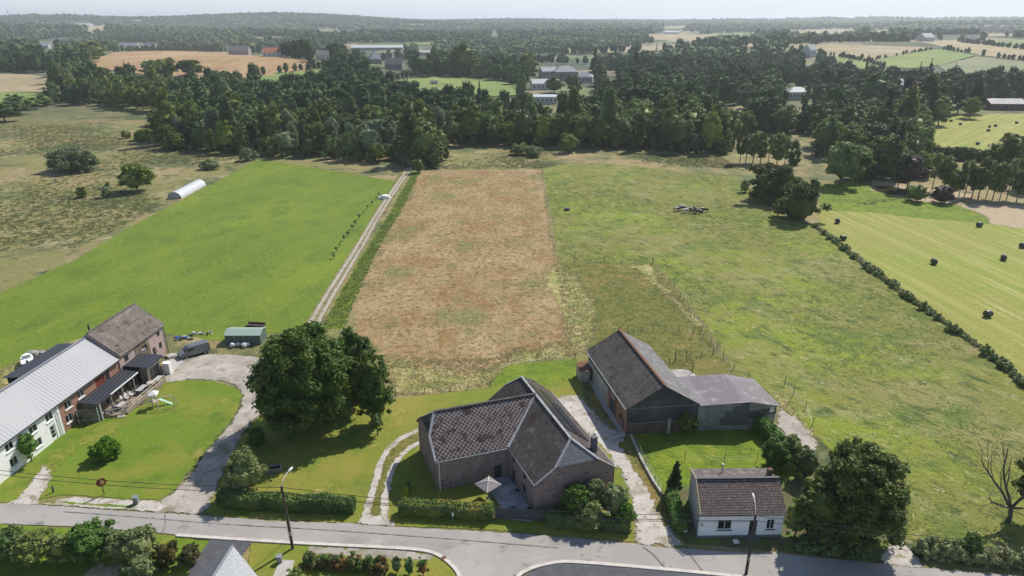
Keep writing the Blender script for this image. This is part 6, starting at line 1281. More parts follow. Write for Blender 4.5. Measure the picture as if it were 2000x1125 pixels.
scatter('woodland', tA + tA2, LA, 1, 'dense mixed wood behind the nearest trees, reaching up to the far fields', lo=.6, hi=1.35, conf=.03)
scatter('woodland', tB, LB, 2, 'hazy wooded country between the fields in the distance', lo=.6, hi=1.5, conf=.02)
scatter('woodland', tC, LC, 3, 'blue grey woods on the horizon', lo=1.1, hi=1.8, conf=0)
# hedges of the far fields
def farhedge(px, lab, sp=5, sc=(.25, .45), seed=0):
    pts = [G(*p) for p in px]; q = []
    for a, b in zip(pts[:-1], pts[1:]):
        L = math.hypot(b[0] - a[0], b[1] - a[1]); n = max(2, int(L / sp))
        for k in range(n):
            if rs.random() < .85: q.append((a[0] + (b[0] - a[0]) * (k + rs.random() * .6) / n, a[1] + (b[1] - a[1]) * (k + rs.random() * .6) / n))
    o = scatter('hedgerow', q, LA[:3], seed, lab, 'hedge', sc[0], sc[1], 0); del o['kind']; return o
farhedge([(1700, 119), (1760, 108), (1832, 96)], 'thin hedgerow along the top of the pale green far field', 7, (.22, .42), 31)
farhedge([(1828, 96), (1905, 108), (2020, 124)], 'dark hedgerow right of the pale green far field', 8, (.3, .6), 32)
farhedge([(1870, 82), (1950, 92), (2020, 100)], 'long dark hedgerow below the upper green strip at the far right', 9, (.4, .7), 33)
farhedge([(1640, 112), (1690, 122), (1730, 134)], 'hedgerow at the left corner of the green far fields', 7, (.3, .5), 34)
farhedge([(1610, 108), (1700, 119)], 'hedgerow between tan field and green far field', 8, (.3, .6), 35)
farhedge([(480, 152), (600, 138), (660, 128)], 'hedgerow above the small green field left of centre', 8, (.5, .8), 36)
farhedge([(745, 160), (800, 152), (880, 146)], 'thick hedgerow along the top of the green meadow with goals', 6, (.4, .55), 37)
farhedge([(225, 103), (330, 99), (480, 103)], 'trees and hedge along the top of the big brown field', 10, (.5, .9), 38)
farhedge([(1540, 72), (1640, 76), (1760, 80)], 'distant dark hedgerow across the tan fields at the right', 14, (.6, 1.), 39)
for px_, ty_, lab in ((905, 88, 'tall dark tree above the meadow with goals'), (300, 112, 'rounded dark tree group in front of the big brown field, left one'), (350, 116, 'rounded dark tree group in front of the big brown field, right one')):
    pass
TS(328, 152, 112, 44, 'broad', 0, 'rounded dark tree standing out before the big brown field'); TS(374, 150, 116, 46, 'broad', 1, 'wide dark tree right of the first one before the big brown field')
TS(300, 156, 116, 40, 'broad', 3, 'dark tree at the left of the group before the big brown field')
TS(905, 150, 82, 60, 'broad', 4, 'very large dark tree above the meadow with goals'); TS(1030, 158, 100, 50, 'broad', 2, 'lighter green large tree left of the grey manor roofs')
TS(1240, 150, 86, 20, 'conifer', 1, 'tall dark conifer right of the manor'); TS(1160, 150, 95, 26, 'conifer', 0, 'conifer pair behind the manor')
TS(1082, 182, 148, 38, 'broad', 4, 'round tree in front of the manor, left one'); TS(1120, 184, 146, 30, 'broad', 1, 'round tree in front of the manor, right one')
TS(180, 122, 80, 70, 'broad', 2, 'large rounded tree mass at the left end of the big brown field'); TS(140, 126, 84, 60, 'broad', 0, 'large rounded tree at the far left, left of its twin')

# ================================================================== THINGS ROUND THE FARM
def tex(txt, loc, size, m, parent, rot, ext=.004):
    c = bpy.data.curves.new('lettering', 'FONT'); c.body = txt; c.size = size; c.extrude = ext; c.align_x = 'CENTER'; c.align_y = 'CENTER'; o = bpy.data.objects.new('lettering', c); COL.objects.link(o); c.materials.append(m)
    L = ORG[parent.name]; o.location = (loc[0] - L[0], loc[1] - L[1], loc[2] - L[2]); o.rotation_euler = rot; o.parent = parent; return o
# van: nose towards the camera-left
vf, vr = np.array(P(362, 702)), np.array(P(404, 690)); vd = unit(vf - vr); vn = np.array([-vd[1], vd[0]]); vc = (vf + vr) / 2 + vn * -.85 * 1
vc = (vf + vr) / 2 + np.array([-vn[0], -vn[1]]) * (.9 if (-vn)[1] > 0 else -.9)
t = thing('parked_van', 'grey delivery van parked on the gravel yard beside the farm barn', 'van', (*vc, 0)); VR = math.atan2(vd[1], vd[0])
V3 = lambda x, y, z: (vc[0] + vd[0] * x + vn[0] * y, vc[1] + vd[1] * x + vn[1] * y, z)
prof = [(-2.5, .4), (2.35, .4), (2.5, .7), (2.4, 1.0), (1.65, 1.2), (.95, 1.88), (.5, 1.96), (-2.4, 1.94), (-2.5, 1.6)]
mvan = mat('grey van paint', (.17, .175, .19), .3, spec=.5, metal=.3)
mb = MB(); W_ = .95
def wy(z): return W_ if z < 1.1 else W_ - (z - 1.1) * .16
for i in range(len(prof)):
    a, b = prof[i], prof[(i + 1) % len(prof)]; mb.face([V3(a[0], -wy(a[1]), a[1]), V3(b[0], -wy(b[1]), b[1]), V3(b[0], wy(b[1]), b[1]), V3(a[0], wy(a[1]), a[1])][::-1])
for sg in (-1, 1):
    lowp = [(-2.5, .4), (2.35, .4), (2.5, .7), (2.4, 1.0), (1.65, 1.1), (-2.5, 1.1)]; upp = [(-2.5, 1.1), (1.65, 1.1), (1.65, 1.2), (.95, 1.88), (.5, 1.96), (-2.4, 1.94), (-2.5, 1.6)]
    for pp in (lowp, upp): q = [V3(x, sg * wy(z), z) for x, z in pp]; mb.face(q if sg < 0 else q[::-1])
mb.build('body', mvan, t)
MB().slab([V3(1.6, -.82, 1.27), V3(1.6, .82, 1.27), V3(1.02, .78, 1.84), V3(1.02, -.78, 1.84)], .02).build('windscreen', p_glass, t)
for sg in (-1, 1):
    q = [V3(.2, sg * (wy(1.2) + .01), 1.22), V3(1.35, sg * (wy(1.2) + .01), 1.22), V3(.95, sg * (wy(1.75) + .01), 1.72), V3(.2, sg * (wy(1.75) + .01), 1.74)]; MB().face(q if sg < 0 else q[::-1]).build('side_window', p_glass, t)
    for x in (-1.55, 1.55):
        w0 = MB(); w0.tube([V3(x, sg * .97, .33), V3(x, sg * .75, .33)], .33, 16); wo_ = w0.build('wheel', mat('tyre rubber', (.02, .02, .02), .9), t); MB().tube([V3(x, sg * .985, .33), V3(x, sg * .96, .33)], .2, 12).build('rim', p_zinc, wo_)
    MB().box(V3(2.42, sg * .72, .86), (.12, .3, .16), VR).build('headlight', mat('lamp glass', (.6, .6, .6), .15), t); MB().box(V3(1.15, sg * 1.05, 1.25), (.1, .14, .2), VR).build('mirror', p_dark, t)
    MB().box(V3(-2.5, sg * .82, 1.1), (.04, .1, .4), VR).build('tail_light', mat('red lamp', (.4, .02, .02), .3), t)
MB().box(V3(2.47, 0, .52), (.12, 1.75, .2), VR).build('bumper', p_dark, t); MB().box(V3(2.52, 0, .55), (.02, .5, .11), VR).build('number_plate', p_white, t)
mb = MB(); sgv = -1
for k in range(3): mb.box(V3(-1.0 + k * .35, -W_ - .0, 1.35 + .03 * k), (.22, .03, .16), VR)
mb.build('side_logo', mat('yellow logo', (.45, .35, .12), .6), t)
# green metal shed and neighbours
ga_ = P(441, 673); gb_ = P(510, 673); gw = math.hypot(gb_[0] - ga_[0], gb_[1] - ga_[1]); gd = 3.2
t = thing('green_shed', 'small pale green metal shed on the grass by the gravel yard', 'shed', (*ga_, 0)); ux = (gb_[0] - ga_[0]) / gw, (gb_[1] - ga_[1]) / gw
SH = lambda x, y, z=None: ((ga_[0] + ux[0] * x - ux[1] * y, ga_[1] + ux[1] * x + ux[0] * y) if z is None else (ga_[0] + ux[0] * x - ux[1] * y, ga_[1] + ux[1] * x + ux[0] * y, z))
mg = mat('green grey shed metal', (.12, .17, .14), .6, pattern=('wave', 1.6, (.095, .135, .11), 0), uv=True); mgr = mat('pale green shed roof', (.34, .43, .37), .5, pattern=('wave', 1.6, (.28, .36, .31), 0), uv=True)
mb = MB()
for a, b in (((0, 0), (gw, 0)), ((gw, 0), (gw, gd)), ((gw, gd), (0, gd)), ((0, gd), (0, 0))): mb.wall(SH(*a), SH(*b), 0, 1.9)
mb.face([SH(gw, 0, 1.9), SH(gw, gd, 1.9), SH(gw, gd / 2, 2.4)]); mb.face([SH(0, gd, 1.9), SH(0, 0, 1.9), SH(0, gd / 2, 2.4)]); mb.build('wall', mg, t)
MB().slab([SH(-.1, -.15, 1.88), SH(gw + .1, -.15, 1.88), SH(gw + .1, gd / 2, 2.45), SH(-.1, gd / 2, 2.45)], .06).slab([SH(-.1, gd / 2, 2.45), SH(gw + .1, gd / 2, 2.45), SH(gw + .1, gd + .15, 1.88), SH(-.1, gd + .15, 1.88)], .06).build('roof', mgr, t)
mb = MB()
for x in (1.8, 3.4): mb.box(SH(x, -.02, .95), (.07, .05, 1.86), math.atan2(ux[1], ux[0]))
mb.build('door_frame', mgr, t)
gx = SH(2.9, -1.0); t = thing('white_bags', 'heap of white sacks in front of the green metal shed', 'sacks', (*gx, 0)); rngb = np.random.default_rng(8)
for k in range(7):
    q = np.array([[rngb.uniform(-1.2, 1.4), rngb.uniform(-.35, .35), rngb.uniform(.3, .6)]]); (V, Fq) = cores(rngb, q, np.array([[.42, .38, .36]]) * rngb.uniform(.8, 1.15), 1., CS3); link('sack', qmesh('sack', V, Fq, smooth=True), t, mat('white woven plastic', (.62, .62, .62), .6, grain=(4, .12)))
gt = P(500, 642); t = thing('flatbed_trailer', 'small dark flatbed trailer behind the green shed', 'trailer', (*gt, 0)); MB().box((*gt, .65), (3.4, 1.6, .12), -.1).build('bed', p_dark, t); MB().box((gt[0], gt[1] - .78, .85), (3.4, .06, .35), -.1).box((gt[0], gt[1] + .78, .85), (3.4, .06, .35), -.1).build('sideboard', p_redwood, t)
for sx in (-.5, .5):
    for sy in (-.85, .85): MB().tube([(gt[0] + sx, gt[1] + sy - .08, .3), (gt[0] + sx, gt[1] + sy + .08, .3)], .3, 12).build('wheel', MC['tyre rubber'], t)
rngp = np.random.default_rng(14)
def pile(name, lab, cat, px, py, n, w_, d_, sizes, mats, partname):
    c = P(px, py); t = thing(name, lab, cat, (*c, 0))
    for k in range(n):
        sx = rngp.uniform(*sizes); MB().box((c[0] + rngp.normal() * w_ / 2, c[1] + rngp.normal() * d_ / 2, .08 + abs(rngp.normal()) * .18), (sx, sx * rngp.uniform(.2, .7), rngp.uniform(.06, .25)), rngp.uniform(0, 3)).build(partname, mats[k % len(mats)], t)
    return t
pile('rubble_heap', 'heap of pale stones and blocks on the grass beyond the van', 'rubble', 396, 652, 22, 2.6, .8, (.3, .9), [m_conc, b_block, p_wood], 'block')
pile('scrap_heap', 'low scrap heap with a blue drum nearer the barn', 'scrap', 356, 662, 18, 2., .9, (.3, .9), [m_conc, p_dark, mat('blue plastic', (.03, .10, .30), .5), p_wood], 'scrap_piece')
pile('plank_heap', 'spread of grey boards lying beside the barn corner', 'boards', 345, 696, 20, 2.2, 1., (.6, 1.6), [p_pale, m_conc, p_zinc], 'board')
pile('rubble_heap', 'small heap of pale rubble by the steps of the deck', 'rubble', 212, 812, 10, 1.2, .5, (.2, .5), [m_conc, b_render], 'block')
# play set
pc = P(312, 796); t = thing('play_set', 'wooden play tower with swing frame and slide on the lawn', 'play set', (*pc, 0)); pw = p_pale
TW = [P(300, 798), P(310, 800), P(308, 790), P(299, 789)]
for p_ in TW: MB().box((*p_, 1.15), (.1, .1, 2.3)).build('post', pw, t)
cxy = np.mean(np.array(TW), 0); MB().box((*cxy, 1.0), (1.0, 1.0, .08)).build('platform', pw, t); mb, _ = pyr(tuple(cxy), 1.35, 2.3, 2.8, .2); mb.build('roof', p_white, t)
a_, b_2 = P(316, 799), P(342, 796); MB().bar((*a_, 2.0), (b_2[0], b_2[1], 2.0), .1).build('swing_beam', pw, t)
for s2 in (-.5, .5): MB().bar((b_2[0] + .25, b_2[1] + s2 * 1.5, 0), (b_2[0], b_2[1], 2.0), .09).build('frame_leg', pw, t)
for f_ in (.35, .65):
    q = lerp(a_, b_2, f_); sw = MB().box((*q, .55), (.4, .18, .04)).build('swing_seat', mat('green plastic', (.05, .25, .09), .5), t); MB().bar((q[0] - .18, q[1], 2.0), (q[0] - .18, q[1], .56), .02).bar((q[0] + .18, q[1], 2.0), (q[0] + .18, q[1], .56), .02).build('rope', p_dark, sw)
MB().slab([(cxy[0] + .5, cxy[1] + .3, 1.05), (cxy[0] + .5, cxy[1] + .75, 1.05), (cxy[0] + 2.2, cxy[1] + .9, .12), (cxy[0] + 2.2, cxy[1] + .45, .12)], .06).build('slide', mat('pale green plastic', (.35, .55, .42), .4), t)
# farm sign, cabinets, posts
sp_ = P(204, 966); t = thing('farm_sign', 'brown roadside sign board with yellow sun face on the lawn edge', 'sign', (*sp_, 0)); MB().tube([(*sp_, 0), (*sp_, 1.2)], .06, 8).build('post', p_rust, t)
o = MB().tube([(sp_[0] - .03, sp_[1] + .03, 1.85), (sp_[0] + .03, sp_[1] - .04, 1.85)], .62, 6).build('board', mat('brown sign', (.20, .06, .025), .7), t); MB().tube([(sp_[0] + .03, sp_[1] - .04, 1.85), (sp_[0] + .04, sp_[1] - .06, 1.85)], .34, 16).build('sun_emblem', mat('orange sun', (.75, .45, .12), .7), o)
def cabinet(px, py, lab, sz=(.55, .45, 1.0)):
    c = P(px, py); t = thing('utility_cabinet', lab, 'cabinet', (*c, 0)); b = MB().box((*c, sz[2] / 2), sz, .1).build('body', mat('grey cabinet', (.24, .25, .26), .6, grain=(4, .1)), t); MB().slab([(c[0] - sz[0] * .56, c[1] - sz[1] * .6, sz[2] + .05), (c[0] + sz[0] * .56, c[1] - sz[1] * .6, sz[2] + .05), (c[0] + sz[0] * .56, c[1] + sz[1] * .6, sz[2] + .12), (c[0] - sz[0] * .56, c[1] + sz[1] * .6, sz[2] + .12)], .05).build('lid', p_zinc, t); return t
cabinet(267, 984, 'grey roadside utility cabinet on the verge by the gravel drive'); cabinet(547, 1099, 'grey utility cabinet on the grass below the utility pole', (.5, .45, .9))
c = P(167, 832); t = thing('stump_post', 'short dark wooden post on the lawn near the timber screen', 'post', (*c, 0)); MB().box((*c, .5), (.22, .22, 1.0)).build('post', p_dark, t); MB().box((*c, 1.03), (.3, .3, .06)).build('cap', p_dark, t)
c = P(105, 962); t = thing('small_post', 'short dark post beside the gravel patch at the road', 'post', (*c, 0)); MB().box((*c, .45), (.16, .16, .9)).build('post', p_dark, t); MB().box((*c, .92), (.2, .2, .05)).build('cap', p_dark, t)
c = P(535, 921); t = thing('stone_trough', 'grey stone trough on the shaded lawn beside the loose shrub', 'trough', (*c, 0)); mst = mat('trough stone', (.24, .235, .22), .9, grain=(5, .2))
mb = MB()
for dx, dy, w_, d_ in ((0, -.45, 2.0, .14), (0, .45, 2.0, .14), (-.93, 0, .14, .76), (.93, 0, .14, .76)): mb.box((c[0] + dx * .97 - dy * .2, c[1] + dy + dx * .2, .35), (w_, d_, .7), .2)
mb.build('basin', mst, t); MB().box((*c, .3), (1.7, .74, .4), .2).build('soil', p_hole, t)
c = P(885, 1018); t = thing('marker_post', 'small white marker plate on a post before the golden hedge', 'marker', (*c, 0)); MB().tube([(*c, 0), (*c, .9)], .03, 6).build('post', p_zinc, t); MB().box((c[0], c[1] - .04, 1.0), (.22, .03, .5)).build('plate', p_white, t)
c = P(1200, 1000); c = P(1186, 1030); t = thing('small_white_sign', 'small white plate poking out of the shrub bed by the road', 'marker', (*c, 0)); MB().tube([(*c, 0), (*c, 2.1)], .03, 6).build('post', p_zinc, t); MB().box((c[0], c[1] - .05, 2.2), (.4, .03, .35), .1).build('plate', p_white, t)
def bag(px, py, lab, r=.35, m=None):
    c = P(px, py); rg_ = np.random.default_rng(int(px)); (V, Fq) = cores(rg_, np.array([[0, 0, r * .7], [r * .5, 0, r * .55]]), np.array([[r, r * .8, r * .75], [r * .8, r * .7, r * .6]]), 1., CS3)
    o = link('rubbish_bag', qmesh('rubbish_bag', V, Fq, smooth=True), None, m or MC['white woven plastic']); o.location = (*c, .1); tag(o, lab, 'bag'); return o
bag(1436, 1062, 'white bag lying on the road edge in front of the cottage'); bag(1336, 1040, 'white bag on the ground at the foot of the cottage hedge', .3)
c = P(1199, 848); t = thing('boulder', 'pale boulder on the concrete at the barn corner', 'boulder', (*c, 0)); (V, Fq) = cores(np.random.default_rng(2), np.array([[0, 0, .25]]), np.array([[.5, .4, .35]]), 1., CS3); link('stone', qmesh('stone', V, Fq, smooth=True), t, m_conc)
# low wall and netting along the drive
wpts = [P(1232, 852), P(1252, 900), P(1275, 942), P(1291, 966)]; t = thing('low_wall', 'low concrete edging wall with wire netting between drive and back lawn', 'wall', (*wpts[0], 0))
mb = MB()
for a, b in zip(wpts[:-1], wpts[1:]): mb.bar((*a, .22), (*b, .22), .28, .48)
mb.build('kerb_wall', m_conc, t)
for k in range(8): f = k / 7 * 3; i = min(2, int(f)); q = lerp(wpts[i], wpts[i + 1], f - i); MB().tube([(q[0] + .12, q[1], .3), (q[0] + .12, q[1], 1.5)], .03, 5).build('post', p_wood, t)
for z in (.8, 1.15, 1.45):
    mb = MB()
    for a, b in zip(wpts[:-1], wpts[1:]): mb.bar((a[0] + .12, a[1], z), (b[0] + .12, b[1], z), .012)
    mb.build('wire', p_zinc, t)
c = P(1262, 905); t = thing('iron_gate', 'dark narrow iron gate in the low wall of the drive', 'gate', (*c, 0))
for k in range(6): MB().bar((c[0] + k * .1 - .2, c[1] - k * .18 + .4, .1), (c[0] + k * .1 - .2, c[1] - k * .18 + .4, 1.6), .03).build('bar', p_dark, t)
MB().bar((c[0] - .2, c[1] + .4, 1.5), (c[0] + .3, c[1] - .5, 1.5), .05).build('frame', p_dark, t); MB().bar((c[0] - .2, c[1] + .4, .4), (c[0] + .3, c[1] - .5, .4), .05).build('frame', p_dark, t)
# fences
def fence(lab, px, wires=(.5, .95), ph=1.25, r=.06, name='post_fence', wm=None, rails=False, hs=None):
    pts = [P(*p) for p in px]; t = thing(name, lab, 'fence', (*pts[0], 0))
    for k, p_ in enumerate(pts):
        h_ = ph * (hs[k] if hs else rs.uniform(.85, 1.15)); MB().tube([(*p_, -.1), (p_[0] + rs.uniform(-.06, .06), p_[1], h_)], r, 6).build('post', p_wood, t)
    for z in wires:
        mb = MB()
        for a, b in zip(pts[:-1], pts[1:]): mb.bar((*a, z), (*b, z), .012 if not rails else .09)
        mb.build('rail' if rails else 'wire', wm or (p_wood if rails else p_zinc), t)
    return t
fence('wooden post fence across the grass behind the barn pen', [(1226, 655), (1237, 655), (1253, 650), (1275, 648), (1299, 649), (1326, 650), (1353, 655)], ph=1.4, hs=[1.5, .8, 1, 1, 1.1, 1, 1])
fence('post fence turning round the corner of the paddock toward the pasture', [(1371, 647), (1373, 663), (1388, 672), (1400, 681), (1393, 693)], ph=1.5, hs=[1.35, 1, 1, .8, .9])
fence('post fence between paddock corner and barn extension', [(1393, 693), (1370, 698), (1347, 702), (1320, 706)], ph=1.1)
fence('strong end posts in the rough grass beside the barn extension', [(1412, 703), (1433, 722), (1462, 742), (1532, 752), (1549, 773), (1573, 800), (1586, 832)], ph=1.6, hs=[1.4, .8, .95, 1, 1, .8, .9])
fence('dark posted fence across the top of the paddock', [(1090, 515), (1122, 513), (1152, 514), (1180, 513), (1214, 514), (1240, 513), (1275, 514)], ph=1.3, hs=[1.6, .8, .8, 1.4, .8, .8, 1.6])
fence('thin fence down the left side of the pasture', [(1060, 332), (1064, 360), (1070, 395), (1078, 440), (1084, 480), (1090, 515)], ph=1.1)
fence('line of thin posts sloping down the right side of the paddock', [(1276, 516), (1306, 552), (1316, 563), (1329, 580), (1334, 592), (1345, 605), (1356, 622), (1371, 645)], ph=1.2)
fence('wire fence along the edge of the tall grass above the lawn', [(773, 773), (830, 768), (880, 764), (914, 760), (957, 755)], ph=1.1)
fence('dark posted fence above the strip of cut grass', [(991, 707), (1049, 704), (1123, 702)], ph=1.3)
fence('fence posts between the brown field and the paddock', [(1120, 640), (1112, 605), (1100, 560), (1092, 530)], ph=1.2)
fence('short posts at the back of the cottage lawn', [(1337, 900), (1414, 904), (1478, 902)], ph=1.6, r=.04)
fence('sparse wire fence beside the farm track and young trees', [(795, 345), (770, 385), (740, 430), (705, 485), (670, 540), (640, 590)], ph=1.0, r=.04)
# young trees along the track
ps = [(652, 505), (657, 492), (664, 482), (672, 470), (680, 462), (688, 448), (694, 440), (702, 428), (710, 418), (718, 408), (727, 400), (735, 390), (740, 384)]
y0 = plant('young_tree', 'tiny young tree in the row planted beside the farm track', 'tree', P(*ps[0]), 'broad', 'olive', 1.0, 1.5, .2, 5, 140, z0=.4, group='row of young trees by the track', lump=.4, core=.3); ty_ = tree_of(y0)
for p_ in ps[1:]: c = copy_tree(y0, ty_); c.location = (*P(*p_), 0); c.scale = (rs.uniform(.7, 1.2),) * 3; c.rotation_euler.z = rs.uniform(0, 6)
# bales
def bale_mesh():
    r, L_ = .66, 1.25; mb = MB(); n = 20; pr = [(-L_ / 2, r * .86), (-L_ / 2 + .08, r * .97), (0, r), (L_ / 2 - .08, r * .97), (L_ / 2, r * .86)]
    rings = [[(x, q * math.cos(2 * math.pi * k / n), r + q * math.sin(2 * math.pi * k / n)) for k in range(n)] for x, q in pr]
    for i in range(len(pr) - 1):
        for k in range(n): j = (k + 1) % n; mb.face([rings[i][k], rings[i][j], rings[i + 1][j], rings[i + 1][k]][::-1])
    mb.face(rings[0]); mb.face(rings[-1][::-1]); return mb
BL = [(1635, 436), (1646, 469), (1823, 516), (1912, 443), (1928, 619), (1959, 508), (1996, 484)]; BL2 = [(1820, 290), (1857, 238), (1875, 245), (1909, 283), (1930, 257), (1932, 250), (1944, 248), (1950, 294), (1985, 242), (1985, 292)]
bnames = ['dark wrapped round bale nearest the spreading trees', 'dark wrapped bale below the one nearest the spreading trees', 'dark wrapped bale in the middle of the hay field', 'dark wrapped bale at the upper edge of the hay field', 'largest nearest dark wrapped bale in the hay field', 'dark wrapped bale near the right edge, mid field', 'dark wrapped bale cut by the right edge of the picture']
bn2 = ['dark bale at the lower left of the upper hay field', 'dark bale at the upper left corner of the upper hay field', 'second dark bale along the top left of the upper hay field', 'dark bale low in the middle of the upper hay field', 'dark bale in the middle of the upper hay field', 'dark bale just above the middle one in the upper hay field', 'dark bale at the top centre of the upper hay field', 'dark bale low at the right in the upper hay field', 'dark bale at the top right of the upper hay field', 'dark bale near the right edge of the upper hay field']
bl0 = bale_mesh().build('wrapped_bale', mat('dark green bale wrap', (.022, .032, .034), .35, spec=.5, bump=(6, .4, .03)))
for k, (p_, lb) in enumerate(zip(BL + BL2, bnames + bn2)):
    o = bl0 if k == 0 else bl0.copy()
    if k: COL.objects.link(o)
    q = P(*p_); o.location = (*q, .02 + (.05 if k >= len(BL) else 0)); o.rotation_euler.z = [1.2, .2, 1.4, .1, .3, 1.0, .5][k % 7]; o.scale = (1.05, 1.05, 1.05); tag(o, lb, 'bale', 'wrapped bales on the mown fields')
# cows
def cow_obj(graze, name, m):
    V = [(0, 0, 1.05), (.45, 0, 1.1), (.8, 0, 1.18), (-.5, 0, 1.05), (-.85, 0, 1.12)] ; E = [(0, 1), (1, 2), (0, 3), (3, 4)]; Rd = [.40, .37, .27, .40, .30]
    def add(p, r, frm): V.append(p); Rd.append(r); E.append((frm, len(V) - 1)); return len(V) - 1
    if graze: n1 = add((1.1, 0, 1.0), .17, 2); n2 = add((1.35, 0, .55), .13, n1); add((1.5, 0, .2), .09, n2)
    else: n1 = add((1.1, 0, 1.35), .18, 2); n2 = add((1.35, 0, 1.5), .15, n1); n3 = add((1.65, 0, 1.38), .09, n2)
    for sy in (-.2, .2):
        k = add((.68, sy, .75), .13, 2); k = add((.70, sy, .4), .07, k); add((.70, sy, .02), .06, k)
        k = add((-.78, sy, .78), .16, 4); k = add((-.92, sy, .45), .075, k); add((-.86, sy, .02), .06, k)
    k = add((-1.15, 0, 1.2), .05, 4); add((-1.22, 0, .6), .03, k)
    me = bpy.data.meshes.new(name); me.from_pydata(V, E, []); o = link(name, me, None, m); md = o.modifiers.new('skin', 'SKIN')
    for i, r in enumerate(Rd): me.skin_vertices[0].data[i].radius = (r, r)
    me.skin_vertices[0].data[0].use_root = True; o.modifiers.new('sub', 'SUBSURF').levels = 1; o.modifiers['sub'].render_levels = 1; return o
def cowmat(name, lo, c0, c1):
    m, t_, bs = newmat(name); f = nmap(t_, nnoise(t_, nvec(t_), 1.4, 1, .5), lo, lo + .03); lk(t_, nmix(t_, f, c0, c1), bs.inputs['Base Color']); bs.inputs['Roughness'].default_value = .8; return m
CW = [cowmat('cow hide piebald', .5, (.025, .022, .022), (.62, .60, .57)), cowmat('cow hide mostly black', .64, (.025, .022, .022), (.55, .52, .5)), cowmat('cow hide white', .36, (.05, .045, .04), (.66, .63, .60)), cowmat('cow hide brown', .8, (.12, .06, .035), (.5, .4, .3))]
cl = [(1322, 413, 0, 0, .2), (1330, 411, 1, 1, 2.9), (1338, 416, 0, 2, .4), (1345, 413, 1, 0, 3.3), (1352, 417, 1, 3, .1), (1358, 414, 0, 1, 1.8), (1364, 418, 0, 0, 3.0), (1370, 414, 1, 2, .5), (1376, 415, 0, 1, 3.3), (1333, 409, 0, 2, 3.2)]
cb = {}
lbc = ['black and white cow at the left end of the herd', 'mostly black grazing cow second from the left', 'white patched cow in the left half of the herd', 'black and white grazing cow left of the herd centre', 'brown cow at the front centre of the herd', 'dark cow standing at the herd centre', 'black and white cow in front, right of centre', 'white patched grazing cow near the right end', 'dark cow at the right end of the herd', 'white patched cow at the back, left part of the herd']
for k, (px, py, gz, mi, rz) in enumerate(cl):
    if (gz, mi) in cb: o = cb[(gz, mi)].copy(); COL.objects.link(o)
    else: o = cow_obj(gz, 'cow', CW[mi]); cb[(gz, mi)] = o
    o.location = (*P(px, py), 0); o.rotation_euler.z = rz; tag(o, lbc[k], 'cow', 'herd of cows on the pasture')
# polytunnel, white heap
pa_, pb_ = P(341, 388), P(390, 362); t = thing('polytunnel', 'white ribbed polytunnel lying on the rough meadow beside the bright field', 'polytunnel', (*pa_, 0))
d_ = unit(np.array(pb_) - np.array(pa_)); n2_ = np.array([-d_[1], d_[0]]); LT = float(np.linalg.norm(np.array(pb_) - np.array(pa_))); rT = 2.3; mb = MB(); N_ = 12
arc = [(math.cos(math.pi * k / 10) * rT, math.sin(math.pi * k / 10) * rT * .95) for k in range(11)]
TT = lambda s_, w_, z_: (pa_[0] + d_[0] * s_ + n2_[0] * w_, pa_[1] + d_[1] * s_ + n2_[1] * w_, z_)
for i in range(N_ * 2):
    s0, s1_ = LT * i / (N_ * 2), LT * (i + 1) / (N_ * 2); f0, f1 = (1 if i % 2 == 0 else .965), (1 if i % 2 else .965); f0, f1 = (1., .965) if i % 2 == 0 else (.965, 1.)
    for k in range(10): mb.face([TT(s0, arc[k][0] * f0, arc[k][1] * f0), TT(s1_, arc[k][0] * f1, arc[k][1] * f1), TT(s1_, arc[k + 1][0] * f1, arc[k + 1][1] * f1), TT(s0, arc[k + 1][0] * f0, arc[k + 1][1] * f0)][::-1])
mb.build('cover', mat('white tunnel film', (.62, .63, .64), .45, grain=(2, .1)), t)
MB().face([TT(.02, a, b) for a, b in arc]).build('end_wall', mat('greyed film', (.36, .37, .36), .6, [((.12, .13, .11), .8, .55, .62)]), t); MB().face([TT(LT, a, b) for a, b in arc][::-1]).build('end_wall', MC['greyed film'], t)
for k in range(N_ + 1): s_ = LT * k / N_; MB().tube([TT(s_, a * 1.012, b * 1.012) for a, b in arc], .05, 5).build('hoop', p_zinc, t)
c = P(752, 388); t = thing('covered_heap', 'white plastic covered heap beside the farm track', 'heap', (*c, 0)); (V, Fq) = cores(np.random.default_rng(9), np.array([[0, 0, .4], [-1.3, .1, .25], [.9, .2, .3]]), np.array([[1.5, 1.2, 1.], [1.1, .9, .6], [1., .9, .7]]), 1., CS3); link('cover', qmesh('cover', V, Fq, smooth=True), t, p_white)
c = P(1107, 411); t = thing('water_trough', 'small dark water trough far out on the pasture', 'trough', (*c, 0)); MB().box((*c, .35), (1.6, .8, .7)).build('basin', p_dark, t); MB().box((*c, .71), (1.4, .6, .02)).build('water', p_glass, t)

